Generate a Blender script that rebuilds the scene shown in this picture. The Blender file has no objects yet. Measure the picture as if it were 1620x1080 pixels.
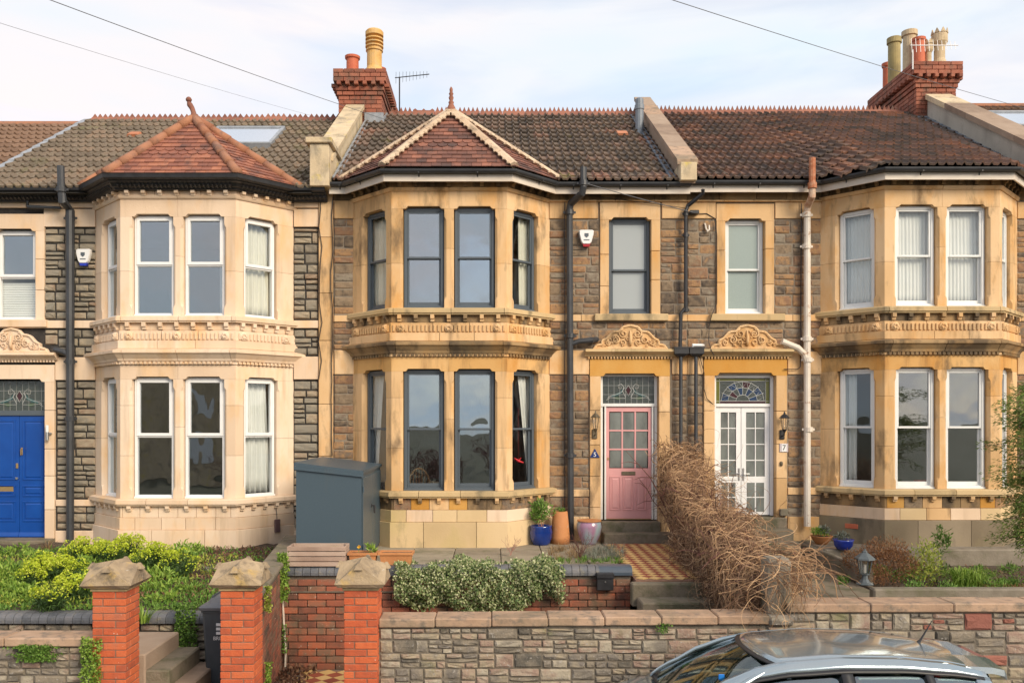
import bpy, bmesh, math, random
from mathutils import Vector, Matrix, Euler
R = math.radians
scene = bpy.context.scene
col = scene.collection
rnd = random.Random(7)

# ------------------------------------------------------------------ camera
F_PX, CX, CY, D0, CZ = 1350.0, 780.0, 665.0, 15.0, 2.111
cd = bpy.data.cameras.new('camera'); cam = bpy.data.objects.new('camera', cd); col.objects.link(cam)
cam.location = (0, -D0, CZ); cam.rotation_euler = (R(90), 0, 0)
cd.sensor_width = 36; cd.lens = 30.0
cd.shift_x = 30/1620; cd.shift_y = 125/1620
cd.clip_start = 0.05; cd.clip_end = 3000
scene.camera = cam

# ------------------------------------------------------------------ sky, sun, exposure
SUN_EL, SUN_DIR = R(30), Vector((0.62, -0.78))
world = bpy.data.worlds.new('World'); scene.world = world; world.use_nodes = True
wn, wl = world.node_tree.nodes, world.node_tree.links
wn.clear()
wo = wn.new('ShaderNodeOutputWorld')
sky = wn.new('ShaderNodeTexSky'); sky.sky_type = 'NISHITA'; sky.sun_disc = False
sky.sun_elevation = SUN_EL; sky.sun_rotation = math.atan2(SUN_DIR.x, SUN_DIR.y)
b1 = wn.new('ShaderNodeBackground'); b1.inputs[1].default_value = 0.095
wl.new(sky.outputs[0], b1.inputs[0])
tc = wn.new('ShaderNodeTexCoord'); mp = wn.new('ShaderNodeMapping')
mp.inputs['Scale'].default_value = (1.0, 1.0, 4.2); mp.inputs['Rotation'].default_value = (0.10, 0.16, 0.3)
wl.new(tc.outputs['Generated'], mp.inputs[0])
nz = wn.new('ShaderNodeTexNoise'); nz.inputs['Scale'].default_value = 2.3; nz.inputs['Detail'].default_value = 8; nz.inputs['Roughness'].default_value = 0.52
nz.inputs['Distortion'].default_value = 0.5
wl.new(mp.outputs[0], nz.inputs['Vector'])
cr = wn.new('ShaderNodeValToRGB'); cr.color_ramp.elements[0].position = 0.33; cr.color_ramp.elements[0].color = (.55, .55, .55, 1)
cr.color_ramp.elements[1].position = 0.56; cr.color_ramp.elements[1].color = (1, 1, 1, 1)
wl.new(nz.outputs[0], cr.inputs[0])
n2 = wn.new('ShaderNodeTexNoise'); n2.inputs['Scale'].default_value = 1.6; n2.inputs['Detail'].default_value = 4
wl.new(mp.outputs[0], n2.inputs['Vector'])
c2 = wn.new('ShaderNodeValToRGB'); c2.color_ramp.elements[0].position = 0.38; c2.color_ramp.elements[0].color = (.70, .79, .865, 1)
c2.color_ramp.elements[1].position = 0.60; c2.color_ramp.elements[1].color = (.885, .815, .815, 1)
wl.new(n2.outputs[0], c2.inputs[0])
b2 = wn.new('ShaderNodeBackground'); b2.inputs[1].default_value = 0.47
wl.new(c2.outputs[0], b2.inputs[0])
mx = wn.new('ShaderNodeMixShader')
wl.new(cr.outputs[0], mx.inputs[0]); wl.new(b1.outputs[0], mx.inputs[1]); wl.new(b2.outputs[0], mx.inputs[2])
wl.new(mx.outputs[0], wo.inputs[0])
sl = bpy.data.lights.new('sun', 'SUN'); sl.energy = 1.5; sl.angle = R(26); sl.color = (1, .86, .66)
so = bpy.data.objects.new('sun', sl); col.objects.link(so)
sv = Vector((SUN_DIR.x*math.cos(SUN_EL), SUN_DIR.y*math.cos(SUN_EL), math.sin(SUN_EL)))
so.rotation_euler = sv.to_track_quat('Z', 'Y').to_euler()
scene.view_settings.view_transform = 'Standard'; scene.view_settings.look = 'None'
scene.view_settings.gamma = 1; scene.view_settings.exposure = 1.34
scene.view_settings.use_curve_mapping = False
scene.render.engine = 'CYCLES'

# ------------------------------------------------------------------ helpers
WM = {}
def fin(o, parent=None, loc=None):
    col.objects.link(o)
    if parent is not None:
        o.parent = parent
        o.matrix_parent_inverse = WM[parent.name].inverted()
    WM[o.name] = Matrix.Translation(loc) if loc is not None else Matrix.Identity(4)
    return o
def tag(o, label=None, cat=None, group=None, kind=None):
    if label: o['label'] = label
    if cat: o['category'] = cat
    if group: o['group'] = group
    if kind: o['kind'] = kind
    return o
def thing(name, loc, label, cat, group=None):
    o = bpy.data.objects.new(name, None); o.location = loc; o.empty_display_size = .2
    fin(o, None, loc)
    return tag(o, label, cat, group)
class MB:
    def __init__(s): s.v = []; s.f = []; s.m = []; s.mi = 0
    def add(s, vs, fs):
        b = len(s.v); s.v += [tuple(p) for p in vs]
        for f in fs: s.f.append(tuple(b+i for i in f)); s.m.append(s.mi)
        return s
    def box(s, x0, x1, y0, y1, z0, z1, c=0.0, T=None):
        if x0 > x1: x0, x1 = x1, x0
        if y0 > y1: y0, y1 = y1, y0
        if z0 > z1: z0, z1 = z1, z0
        if c <= 0:
            vs = [(x, y, z) for z in (z0, z1) for y in (y0, y1) for x in (x0, x1)]
            fs = [(0, 2, 3, 1), (4, 5, 7, 6), (0, 1, 5, 4), (2, 6, 7, 3), (0, 4, 6, 2), (1, 3, 7, 5)]
        else:
            c = min(c, (x1-x0)*.45, (y1-y0)*.45, (z1-z0)*.45)
            X, Y, Z = (x0, x1), (y0, y1), (z0, z1); vs = []; idx = {}
            for i in (0, 1):
                for j in (0, 1):
                    for k in (0, 1):
                        sx, sy, sz = (1, -1)[i]*c, (1, -1)[j]*c, (1, -1)[k]*c
                        for a, p in enumerate(((X[i], Y[j]+sy, Z[k]+sz), (X[i]+sx, Y[j], Z[k]+sz), (X[i]+sx, Y[j]+sy, Z[k]))):
                            idx[i, j, k, a] = len(vs); vs.append(p)
            fs = []
            for i in (0, 1): fs.append(tuple(idx[i, j, k, 0] for j, k in ((0, 0), (1, 0), (1, 1), (0, 1))))
            for j in (0, 1): fs.append(tuple(idx[i, j, k, 1] for i, k in ((0, 0), (1, 0), (1, 1), (0, 1))))
            for k in (0, 1): fs.append(tuple(idx[i, j, k, 2] for i, j in ((0, 0), (1, 0), (1, 1), (0, 1))))
            for i in (0, 1):
                for j in (0, 1):
                    fs.append((idx[i, j, 0, 0], idx[i, j, 1, 0], idx[i, j, 1, 1], idx[i, j, 0, 1]))
            for i in (0, 1):
                for k in (0, 1):
                    fs.append((idx[i, 0, k, 0], idx[i, 1, k, 0], idx[i, 1, k, 2], idx[i, 0, k, 2]))
            for j in (0, 1):
                for k in (0, 1):
                    fs.append((idx[0, j, k, 1], idx[1, j, k, 1], idx[1, j, k, 2], idx[0, j, k, 2]))
            for i in (0, 1):
                for j in (0, 1):
                    for k in (0, 1): fs.append(tuple(idx[i, j, k, a] for a in (0, 1, 2)))
        if T: vs = [T(*p) for p in vs]
        s.add(vs, fs); return s
    def prism(s, poly, a0, a1, T=None, cap=True):
        # poly: 2-D points, extruded from a0 to a1 ; T(p0,p1,a) -> 3-D
        T = T or (lambda p, q, a: (p, a, q))
        n = len(poly)
        vs = [T(p[0], p[1], a0) for p in poly]+[T(p[0], p[1], a1) for p in poly]
        fs = [(i, (i+1) % n, n+(i+1) % n, n+i) for i in range(n)]
        if cap: fs += [tuple(range(n-1, -1, -1)), tuple(range(n, 2*n))]
        s.add(vs, fs); return s
    def loft(s, secs, closed=True, caps=True):
        n = len(secs[0]); b = []
        vs = [p for q in secs for p in q]; fs = []
        for k in range(len(secs)-1):
            for i in range(n if closed else n-1):
                j = (i+1) % n
                fs.append((k*n+i, k*n+j, (k+1)*n+j, (k+1)*n+i))
        if caps: fs += [tuple(range(n-1, -1, -1)), tuple(range((len(secs)-1)*n, len(secs)*n))]
        s.add(vs, fs); return s
    def tube(s, pts, r, n=8, caps=True):
        pts = [Vector(p) for p in pts]; secs = []
        rr = r if isinstance(r, (list, tuple)) else [r]*len(pts)
        prev = None
        for i, p in enumerate(pts):
            d = (pts[min(i+1, len(pts)-1)]-pts[max(i-1, 0)])
            if d.length < 1e-9: d = Vector((0, 0, 1))
            d.normalize()
            if prev is None:
                a = d.orthogonal().normalized()
            else:
                a = prev-d*prev.dot(d)
                a = a.normalized() if a.length > 1e-6 else d.orthogonal().normalized()
            prev = a; b_ = d.cross(a)
            k = 1.0
            if 0 < i < len(pts)-1:
                c_ = (pts[i]-pts[i-1]).normalized().dot((pts[i+1]-pts[i]).normalized())
                k = min(1.5, 1/max(.5, math.sqrt((1+max(-.9, c_))/2)))
            secs.append([p+(a*math.cos(t)+b_*math.sin(t))*rr[i]*(k if k > 1.02 and n > 5 else 1) for t in [2*math.pi*q/n for q in range(n)]])
        s.loft(secs, True, caps); return s
    def lathe(s, prof, c, n=20, cap=True, sx=1, sy=1):
        secs = [[(c[0]+r*sx*math.cos(2*math.pi*q/n), c[1]+r*sy*math.sin(2*math.pi*q/n), c[2]+z) for q in range(n)] for r, z in prof]
        s.loft(secs, True, cap); return s
    def mesh(s, name, mats, smooth=False, recalc=True):
        me = bpy.data.meshes.new(name); me.from_pydata(s.v, [], s.f)
        if not isinstance(mats, (list, tuple)): mats = [mats]
        for m in mats: me.materials.append(m)
        if len(mats) > 1: me.polygons.foreach_set('material_index', s.m)
        if recalc and len(s.f) < 60000:
            bm = bmesh.new(); bm.from_mesh(me); bmesh.ops.recalc_face_normals(bm, faces=bm.faces); bm.to_mesh(me); bm.free()
        if smooth: me.shade_smooth()
        me.update(); return me
    def build(s, name, mats, parent=None, smooth=False, label=None, kind=None, recalc=True):
        o = bpy.data.objects.new(name, s.mesh(name, mats, smooth, recalc))
        fin(o, parent)
        return tag(o, label, None, None, kind)
def inst(name, me, parent, M4):
    o = bpy.data.objects.new(name, me); fin(o, parent); o.matrix_basis = M4; return o
def struct(o, kind='structure'): o['kind'] = kind; return o

# ------------------------------------------------------------------ materials
def mat(name, cols, scale=3.0, rough=.8, bump=0.0, bscale=30.0, objr=0.0, isl=0.0, metal=0.0, spec=.5, streak=1.0,
        detail=6, pos=None, coat=0.0, trans=0.0, bdist=.02, contrast=1.0, ncoord='pos', emis=None):
    m = bpy.data.materials.new(name); m.use_nodes = True
    N, L = m.node_tree.nodes, m.node_tree.links
    p = N['Principled BSDF']
    p.inputs['Roughness'].default_value = rough; p.inputs['Metallic'].default_value = metal
    p.inputs['Specular IOR Level'].default_value = spec
    if coat: p.inputs['Coat Weight'].default_value = coat; p.inputs['Coat Roughness'].default_value = .06
    if len(cols) == 1 and not bump:
        p.inputs['Base Color'].default_value = (*cols[0], 1)
    else:
        g = N.new('ShaderNodeNewGeometry'); mp = N.new('ShaderNodeMapping'); mp.inputs['Scale'].default_value = (1, 1, 1/streak)
        L.new(g.outputs['Position'], mp.inputs[0])
        n = N.new('ShaderNodeTexNoise'); n.inputs['Scale'].default_value = scale; n.inputs['Detail'].default_value = detail
        L.new(mp.outputs[0], n.inputs['Vector'])
        # contrast around .5
        ma = N.new('ShaderNodeMath'); ma.operation = 'MULTIPLY_ADD'
        k = 1.9*contrast*(1-objr-isl)
        ma.inputs[1].default_value = k; ma.inputs[2].default_value = .5-.5*k
        L.new(n.outputs[0], ma.inputs[0]); fac = ma.outputs[0]
        for w, src in ((objr, 'o'), (isl, 'i')):
            if w:
                if src == 'o': q = N.new('ShaderNodeObjectInfo').outputs['Random']
                else: q = g.outputs['Random Per Island']
                a = N.new('ShaderNodeMath'); a.operation = 'SUBTRACT'; L.new(q, a.inputs[0]); a.inputs[1].default_value = .5
                b = N.new('ShaderNodeMath'); b.operation = 'MULTIPLY_ADD'; L.new(a.outputs[0], b.inputs[0]); b.inputs[1].default_value = w*1.5; L.new(fac, b.inputs[2]); fac = b.outputs[0]
        r = N.new('ShaderNodeValToRGB'); e = r.color_ramp.elements
        k = len(cols)
        while len(e) < k: e.new(.5)
        for i, c in enumerate(cols):
            e[i].position = pos[i] if pos else (i/(k-1) if k > 1 else 0)
            e[i].color = (*c, 1)
        L.new(fac, r.inputs[0]); L.new(r.outputs[0], p.inputs['Base Color'])
        if bump:
            nb = N.new('ShaderNodeTexNoise'); nb.inputs['Scale'].default_value = bscale; nb.inputs['Detail'].default_value = 5
            L.new(g.outputs['Position'], nb.inputs['Vector'])
            bp = N.new('ShaderNodeBump'); bp.inputs['Strength'].default_value = bump; bp.inputs['Distance'].default_value = bdist
            L.new(nb.outputs[0], bp.inputs['Height']); L.new(bp.outputs[0], p.inputs['Normal'])
    if trans:
        t = N.new('ShaderNodeBsdfTranslucent'); mxs = N.new('ShaderNodeMixShader'); mxs.inputs[0].default_value = trans
        src = p.inputs['Base Color'].links[0].from_socket if p.inputs['Base Color'].links else None
        if src: L.new(src, t.inputs[0])
        else: t.inputs[0].default_value = (*cols[0], 1)
        L.new(p.outputs[0], mxs.inputs[1]); L.new(t.outputs[0], mxs.inputs[2]); L.new(mxs.outputs[0], N['Material Output'].inputs[0])
    return m
def overlay(m, color, scale, lo, hi, streak=1.0, amt=1.0, seed=0.0):
    """mix a dirt/stain/lichen colour over a material's base colour with its own noise"""
    N, L = m.node_tree.nodes, m.node_tree.links; p = N['Principled BSDF']
    src = p.inputs['Base Color'].links[0].from_socket
    g = N.new('ShaderNodeNewGeometry'); mp = N.new('ShaderNodeMapping'); mp.inputs['Scale'].default_value = (1, 1, 1/streak); mp.inputs['Location'].default_value = (seed, seed*1.7, seed*.3)
    L.new(g.outputs['Position'], mp.inputs[0])
    n = N.new('ShaderNodeTexNoise'); n.inputs['Scale'].default_value = scale; n.inputs['Detail'].default_value = 7; n.inputs['Roughness'].default_value = .62
    L.new(mp.outputs[0], n.inputs['Vector'])
    r = N.new('ShaderNodeMapRange'); r.inputs[1].default_value = lo; r.inputs[2].default_value = hi; r.inputs[4].default_value = amt
    L.new(n.outputs[0], r.inputs[0])
    mx = N.new('ShaderNodeMix'); mx.data_type = 'RGBA'
    L.new(r.outputs[0], mx.inputs['Factor']); L.new(src, mx.inputs['A']); mx.inputs['B'].default_value = (*color, 1)
    L.new(mx.outputs['Result'], p.inputs['Base Color']); return m
def glass(name, tint, refl, rough=.01, dirt=0.0):
    m = bpy.data.materials.new(name); m.use_nodes = True
    N, L = m.node_tree.nodes, m.node_tree.links; N.clear()
    o = N.new('ShaderNodeOutputMaterial'); t = N.new('ShaderNodeBsdfTransparent'); t.inputs[0].default_value = (*tint, 1)
    g = N.new('ShaderNodeBsdfGlossy'); g.inputs['Roughness'].default_value = rough; g.inputs[0].default_value = (.87, .94, 1, 1)
    f = N.new('ShaderNodeLayerWeight'); f.inputs[0].default_value = .5
    pw = N.new('ShaderNodeMath'); pw.operation = 'POWER'; pw.inputs[1].default_value = 5; L.new(f.outputs['Facing'], pw.inputs[0])
    a = N.new('ShaderNodeMath'); a.operation = 'MULTIPLY_ADD'; a.inputs[1].default_value = 1-refl; a.inputs[2].default_value = refl; a.use_clamp = True
    L.new(pw.outputs[0], a.inputs[0])
    nn = N.new('ShaderNodeTexNoise'); nn.inputs['Scale'].default_value = 1.3; gg = N.new('ShaderNodeNewGeometry')
    L.new(gg.outputs['Position'], nn.inputs['Vector'])
    bp = N.new('ShaderNodeBump'); bp.inputs['Strength'].default_value = .32; bp.inputs['Distance'].default_value = .025
    L.new(nn.outputs[0], bp.inputs['Height']); L.new(bp.outputs[0], g.inputs['Normal'])
    mx = N.new('ShaderNodeMixShader'); L.new(a.outputs[0], mx.inputs[0]); L.new(t.outputs[0], mx.inputs[1]); L.new(g.outputs[0], mx.inputs[2])
    last = mx.outputs[0]
    if dirt:
        d = N.new('ShaderNodeBsdfDiffuse'); d.inputs[0].default_value = (.55, .6, .62, 1)
        m2 = N.new('ShaderNodeMixShader'); m2.inputs[0].default_value = dirt; L.new(last, m2.inputs[1]); L.new(d.outputs[0], m2.inputs[2]); last = m2.outputs[0]
    L.new(last, o.inputs[0]); return m

# Bath stone, three states of weathering
def bathstone(name, cs, orange, oamt, soot, slo):
    m = mat(name, cs, 1.4, .88, .18, 45, objr=.35, streak=1.6)
    overlay(m, orange, 1.9, .50, .72, 2.2, oamt, 3.1)
    overlay(m, soot, 2.6, slo, slo+.14, 2.5, .75, 9.4)
    return m
M_L = bathstone('bath_stone_pale', [(.60, .435, .295), (.73, .555, .40), (.80, .645, .50)], (.72, .42, .16), .65, (.30, .22, .15), .68)
M_M = bathstone('bath_stone_gold', [(.50, .31, .14), (.66, .43, .22), (.75, .53, .315)], (.62, .29, .055), .8, (.12, .08, .045), .545)
M_MO = bathstone('bath_stone_stained', [(.50, .27, .08), (.62, .36, .13), (.70, .45, .21)], (.50, .21, .03), .85, (.12, .08, .045), .53)
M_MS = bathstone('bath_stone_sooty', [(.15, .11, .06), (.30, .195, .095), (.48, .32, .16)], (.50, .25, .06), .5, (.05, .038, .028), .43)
M_OR = bathstone('bath_stone_ochre', [(.42, .195, .03), (.54, .27, .055), (.62, .36, .11)], (.55, .24, .03), .7, (.18, .10, .04), .60)
for _m, _c, _a in ((M_M, (.20, .12, .06), .5), (M_MO, (.20, .11, .05), .5), (M_L, (.42, .30, .19), .4)): overlay(_m, _c, 5.5, .54, .70, 9, _a, 12.3)
M_PL = bathstone('plinth_stone', [(.48, .35, .19), (.62, .46, .26), (.70, .53, .32)], (.46, .38, .13), .45, (.20, .17, .10), .60)
M_PLD = bathstone('plinth_grey', [(.16, .125, .08), (.24, .19, .13), (.32, .26, .18)], (.3, .25, .12), .4, (.08, .07, .05), .56)
M_SILLD = bathstone('weathered_sill', [(.36, .27, .15), (.52, .38, .20), (.60, .45, .26)], (.5, .3, .1), .5, (.13, .11, .07), .52)
# rubble
RB = [(.085, .065, .05), (.20, .145, .095), (.27, .20, .13), (.24, .135, .08), (.36, .21, .10), (.17, .125, .09), (.26, .22, .165)]
M_RUB = mat('pennant_stone', RB, 9, .9, .5, 60, objr=.62, isl=.0); overlay(M_RUB, (.07, .06, .05), 12, .56, .66, 1, .6)
M_RUBL = mat('pennant_stone_grey', [(.17, .15, .12), (.27, .23, .175), (.23, .21, .17), (.34, .28, .20), (.28, .20, .14)], 9, .9, .5, 60, objr=.6)
M_MORT = mat('lime_mortar', [(.20, .16, .12), (.30, .25, .19)], 20, .95, .4, 80)
M_MORTB = mat('black_mortar', [(.022, .02, .02), (.05, .045, .04)], 20, .95, .4, 80)
M_WALLST = mat('garden_wall_stone', [(.095, .085, .07), (.24, .20, .15), (.16, .14, .12), (.34, .28, .195), (.27, .18, .14), (.38, .33, .25), (.19, .165, .135)], 7, .9, .5, 50, objr=.66)
overlay(M_WALLST, (.36, .33, .30), 26, .60, .66, 1, .8); overlay(M_WALLST, (.12, .13, .04), 2.2, .58, .72, 1, .6, 5)
M_WMORT = mat('garden_wall_mortar', [(.09, .078, .06), (.16, .135, .105), (.24, .2, .155)], 7, .95, .5, 60)
M_REDST = mat('red_stone', [(.22, .08, .06), (.32, .13, .09)], 10, .9, .4, 50, objr=.4)
M_COP = mat('pink_coping', [(.28, .18, .12), (.40, .265, .175), (.46, .32, .225)], 6, .85, .3, 60, objr=.3)
overlay(M_COP, (.14, .12, .10), 9, .52, .66, 1, .75); overlay(M_COP, (.12, .11, .07), 1.5, .50, .66, 1, .6, 4)
M_BRO = mat('orange_brick', [(.36, .085, .04), (.50, .10, .035), (.58, .135, .045), (.46, .14, .07)], 14, .85, .4, 70, objr=.55); overlay(M_BRO, (.36, .12, .07), 5, .55, .68, 1, .5, 2)
overlay(M_BRO, (.7, .6, .5), 30, .66, .70, 1, .8, 7)
M_BRM = mat('brick_mortar', [(.20, .10, .07), (.30, .17, .11)], 14, .9, .2, 70)
M_BRD = mat('old_red_brick', [(.10, .055, .04), (.22, .08, .05), (.33, .10, .055), (.19, .12, .08), (.40, .12, .06)], 8, .9, .45, 60, objr=.6)
overlay(M_BRD, (.085, .08, .05), 3, .48, .68, 1.3, .75, 6); overlay(M_BRD, (.5, .45, .38), 24, .64, .69, 1, .7, 2)
M_BRDM = mat('old_brick_mortar', [(.09, .075, .055), (.16, .13, .10)], 10, .95, .3, 60)
M_BRC = mat('chimney_brick', [(.19, .065, .04), (.30, .095, .055), (.37, .14, .085)], 14, .85, .4, 60, objr=.5); overlay(M_BRC, (.10, .08, .06), 3, .48, .66, 1, .75)
M_BLUE = mat('blue_brick', [(.06, .065, .075), (.12, .125, .14), (.17, .16, .16)], 10, .6, .3, 50, objr=.4); overlay(M_BLUE, (.22, .2, .14), 9, .56, .68, 1, .7)
# roofs
PT = [(.05, .038, .03), (.088, .066, .05), (.125, .092, .068), (.17, .115, .085), (.24, .115, .075)]
M_PANL = mat('pantile_mossy', [(.09, .068, .048), (.15, .115, .083), (.19, .145, .105), (.25, .165, .11)], 5, .9, .45, 50, objr=.42, isl=.2); overlay(M_PANL, (.26, .25, .19), 22, .56, .66, 1, .55); overlay(M_PANL, (.13, .14, .05), 1.1, .56, .7, 1, .5)
M_PANM = mat('pantile_dark', PT, 3, .9, .45, 50, objr=.50, isl=.2); overlay(M_PANM, (.24, .21, .16), 22, .58, .68, 1, .45); overlay(M_PANM, (.17, .17, .04), 1.3, .62, .72, 1, .7, 8)
M_PANR = mat('pantile_red_brown', [(.06, .045, .038), (.11, .075, .055), (.16, .09, .065), (.20, .105, .07), (.27, .115, .06)], 1.5, .9, .45, 50, objr=.5, isl=.2); overlay(M_PANR, (.045, .038, .035), .5, .48, .66, 1, .7, 2); overlay(M_PANR, (.19, .19, .05), 1.6, .66, .74, 1, .7, 8)
M_PANB = mat('pantile_brown', [(.14, .085, .055), (.20, .12, .078), (.24, .15, .10)], 5, .9, .4, 50, objr=.4, isl=.2)
M_PANO = mat('pantile_orange', [(.42, .15, .07), (.52, .22, .12)], 5, .85, .3, 50, objr=.4)
M_UNDER = mat('roof_underlay', [(.03, .028, .025)], rough=1)
M_PLT = mat('clay_plain_tile', [(.16, .065, .045), (.235, .088, .058), (.29, .11, .068), (.40, .16, .09)], 4, .75, .3, 50, objr=.5, isl=.0); overlay(M_PLT, (.07, .05, .05), 4, .52, .68, 1.5, .65)
M_PLTM = mat('clay_plain_tile_brown', [(.085, .045, .038), (.15, .065, .048), (.20, .085, .06), (.31, .125, .08)], 4, .8, .3, 50, objr=.55); overlay(M_PLTM, (.07, .05, .045), 4, .50, .66, 1.5, .6)
M_HIPR = mat('clay_hip_tile', [(.26, .10, .055), (.36, .16, .085), (.30, .15, .1)], 5, .85, .3, 50, objr=.4); overlay(M_HIPR, (.10, .07, .06), 5, .55, .7, 1, .6)
M_HIPC = mat('mortared_hip', [(.42, .29, .19), (.56, .42, .29), (.62, .48, .35)], 6, .9, .4, 50, objr=.35)
overlay(M_HIPC, (.22, .17, .12), 5, .50, .66, 1, .65)
M_CREST = mat('terracotta_crest', [(.17, .07, .05), (.28, .11, .07), (.34, .15, .10)], 6, .85, .3, 50, objr=.4); overlay(M_CREST, (.2, .15, .12), 9, .55, .68, 1, .6)
M_LEAD = mat('lead', [(.20, .22, .25), (.34, .36, .39)], 8, .55, .2, 30)
M_LEADB = mat('lead_blue', [(.10, .12, .15), (.19, .22, .26)], 6, .5, .2, 30, objr=.4)
M_PARA = mat('parapet_stone', [(.42, .33, .21), (.58, .46, .30), (.62, .53, .38)], 3, .9, .35, 50, objr=.3); overlay(M_PARA, (.60, .46, .08), 4, .58, .68, 1, .7, 3); overlay(M_PARA, (.20, .17, .13), 3.5, .50, .66, 2, .7)
M_PARR = mat('parapet_render', [(.30, .27, .23), (.42, .38, .32), (.48, .44, .38)], 2.2, .92, .35, 40, streak=1.8); overlay(M_PARR, (.2, .175, .14), 3, .56, .7, 2, .6)
M_PARB = mat('parapet_brown_coping', [(.20, .14, .10), (.30, .215, .155), (.36, .27, .2)], 5, .92, .35, 50, objr=.4)
M_POTY = mat('yellow_clay_pot', [(.50, .27, .07), (.64, .38, .12), (.58, .38, .18)], 6, .7, .2, 40); overlay(M_POTY, (.35, .3, .2), 4, .56, .7, 1, .7)
M_POTR = mat('red_clay_pot', [(.45, .10, .05), (.56, .16, .08)], 6, .75, .2, 40)
M_POTP = mat('pale_clay_pot', [(.42, .32, .19), (.56, .44, .28), (.34, .24, .16)], 5, .8, .3, 40)
M_POTO = mat('olive_clay_pot', [(.26, .21, .10), (.42, .33, .14)], 5, .8, .3, 40)
# joinery, metal
def plain(n, c, r=.5, **k): return mat(n, [tuple(x*.93 for x in c), c], 8, r, .05, 90, **k)
M_WHITE = plain('white_upvc', (.80, .80, .80), .35)
M_WHITEP = plain('white_gloss_paint', (.76, .77, .76), .3)
M_GREY = plain('grey_paint', (.085, .105, .125), .38)
M_FASC = mat('fascia_paint', [(.56, .47, .38), (.68, .61, .53)], 3, .5, .05, 90, streak=.2)
M_BLACK = mat('black_iron', [(.012, .012, .014), (.03, .03, .034)], 8, .42, .1, 60)
M_PIPE = mat('dark_grey_pipe', [(.022, .025, .03), (.05, .053, .06)], 4, .45, .1, 60)
M_PIPEW = mat('cream_painted_pipe', [(.62, .54, .45), (.72, .66, .58)], 4, .5, .1, 40); overlay(M_PIPEW, (.33, .16, .07), 9, .60, .68, 1, .8)
M_RUST = mat('rusty_iron', [(.26, .075, .03), (.42, .15, .07), (.5, .3, .2)], 12, .85, .4, 50)
M_PINK = plain('pink_paint', (.66, .33, .33), .42)
M_BLU = mat('blue_gloss_paint', [(.004, .05, .26), (.006, .07, .34)], 3, .25, .03, 50)
M_BRASS = mat('brass', [(.55, .38, .18)], rough=.35, metal=.8)
M_STEEL = mat('steel', [(.5, .5, .5)], rough=.3, metal=.9)
M_BRZ = mat('bronze_patina', [(.22, .18, .12), (.12, .10, .07)], 20, .45, .1, 40, metal=.6)
M_CAME = mat('lead_came', [(.42, .43, .42)], rough=.5, metal=.3)
G_SKY = glass('window_glass_bright', (.7, .75, .77), .30)
G_MID = glass('window_glass', (.86, .9, .9), .20)
G_LOW = glass('window_glass_clear', (.98, .99, .99), .055)
G_LOWR = glass('window_glass_streetside', (.95, .97, .97), .16)
G_FROST = glass('obscure_glass', (.25, .28, .28), .10, .15, .62)
G_FROSTG = mat('obscure_glass_green', [(.20, .26, .25), (.26, .33, .32)], 90, .35, .1, 90, spec=.8)
G_DOOR = mat('obscure_door_glass', [(.08, .09, .085), (.15, .165, .155), (.21, .23, .215)], 5, .22, .15, 90, spec=.8, streak=2)
G_ROOF = mat('skylight_glass', [(.62, .66, .72)], rough=.05, spec=1, metal=.75)
M_SGD = mat('leaded_glass_dark', [(.02, .027, .024), (.045, .055, .048), (.03, .038, .042)], 8, .18, .2, 30, spec=.9, isl=.4)
M_SGT = mat('leaded_glass_teal', [(.01, .06, .07), (.015, .09, .09)], 8, .2)
M_SGR = mat('leaded_glass_red', [(.035, .010, .014), (.05, .013, .018)], 8, .2)
M_SGG = mat('leaded_glass_green', [(.035, .07, .03), (.05, .09, .035)], 8, .2)
M_SGY = mat('leaded_glass_yellow', [(.10, .105, .018), (.14, .145, .025)], 8, .2)
M_SGB = mat('leaded_glass_blue', [(.01, .02, .07), (.015, .04, .10), (.02, .02, .025)], 8, .2, isl=.5)
M_CURT = mat('white_curtain', [(.78, .79, .75), (.88, .88, .84)], 2, .9, .1, 40, trans=.25)
M_CURTG = mat('cream_curtain', [(.76, .74, .62), (.86, .84, .73)], 2, .9, .1, 40, trans=.25)
M_ROOM = mat('room_plaster', [(.30, .27, .23), (.40, .36, .31)], 1, .9)
M_ROOMD = mat('room_floor', [(.08, .05, .03)], rough=.7)
M_CONC = mat('concrete', [(.13, .11, .08), (.21, .18, .14), (.27, .235, .185)], 5, .92, .4, 50, objr=.2); overlay(M_CONC, (.09, .09, .04), 2.2, .5, .68, 1, .65, 4)
M_STEP = mat('step_stone', [(.12, .10, .07), (.20, .165, .12), (.16, .135, .09)], 6, .92, .5, 40, objr=.2); overlay(M_STEP, (.07, .075, .035), 3, .48, .62, 1, .7, 4)
M_SLAB = mat('paving_slab', [(.20, .165, .12), (.30, .255, .19), (.35, .30, .22)], 3, .92, .35, 50, objr=.45); overlay(M_SLAB, (.12, .125, .06), 3, .52, .68, 1, .6, 4)
M_TCRE = mat('buff_tile', [(.60, .40, .15), (.70, .47, .20)], 9, .7, .1, 40, objr=.5)
M_TRED = mat('red_tile', [(.25, .06, .035), (.36, .095, .05)], 9, .7, .1, 40, objr=.5)
M_SOIL = mat('soil', [(.045, .032, .022), (.09, .065, .045), (.12, .09, .06)], 20, 1, .9, 40, bdist=.04)
M_ASPH = mat('asphalt', [(.04, .04, .042), (.065, .065, .066)], 30, .95, .5, 150)
M_PAVE = mat('pavement_slabs', [(.16, .155, .145), (.24, .23, .21)], 4, .92, .3, 60)

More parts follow.
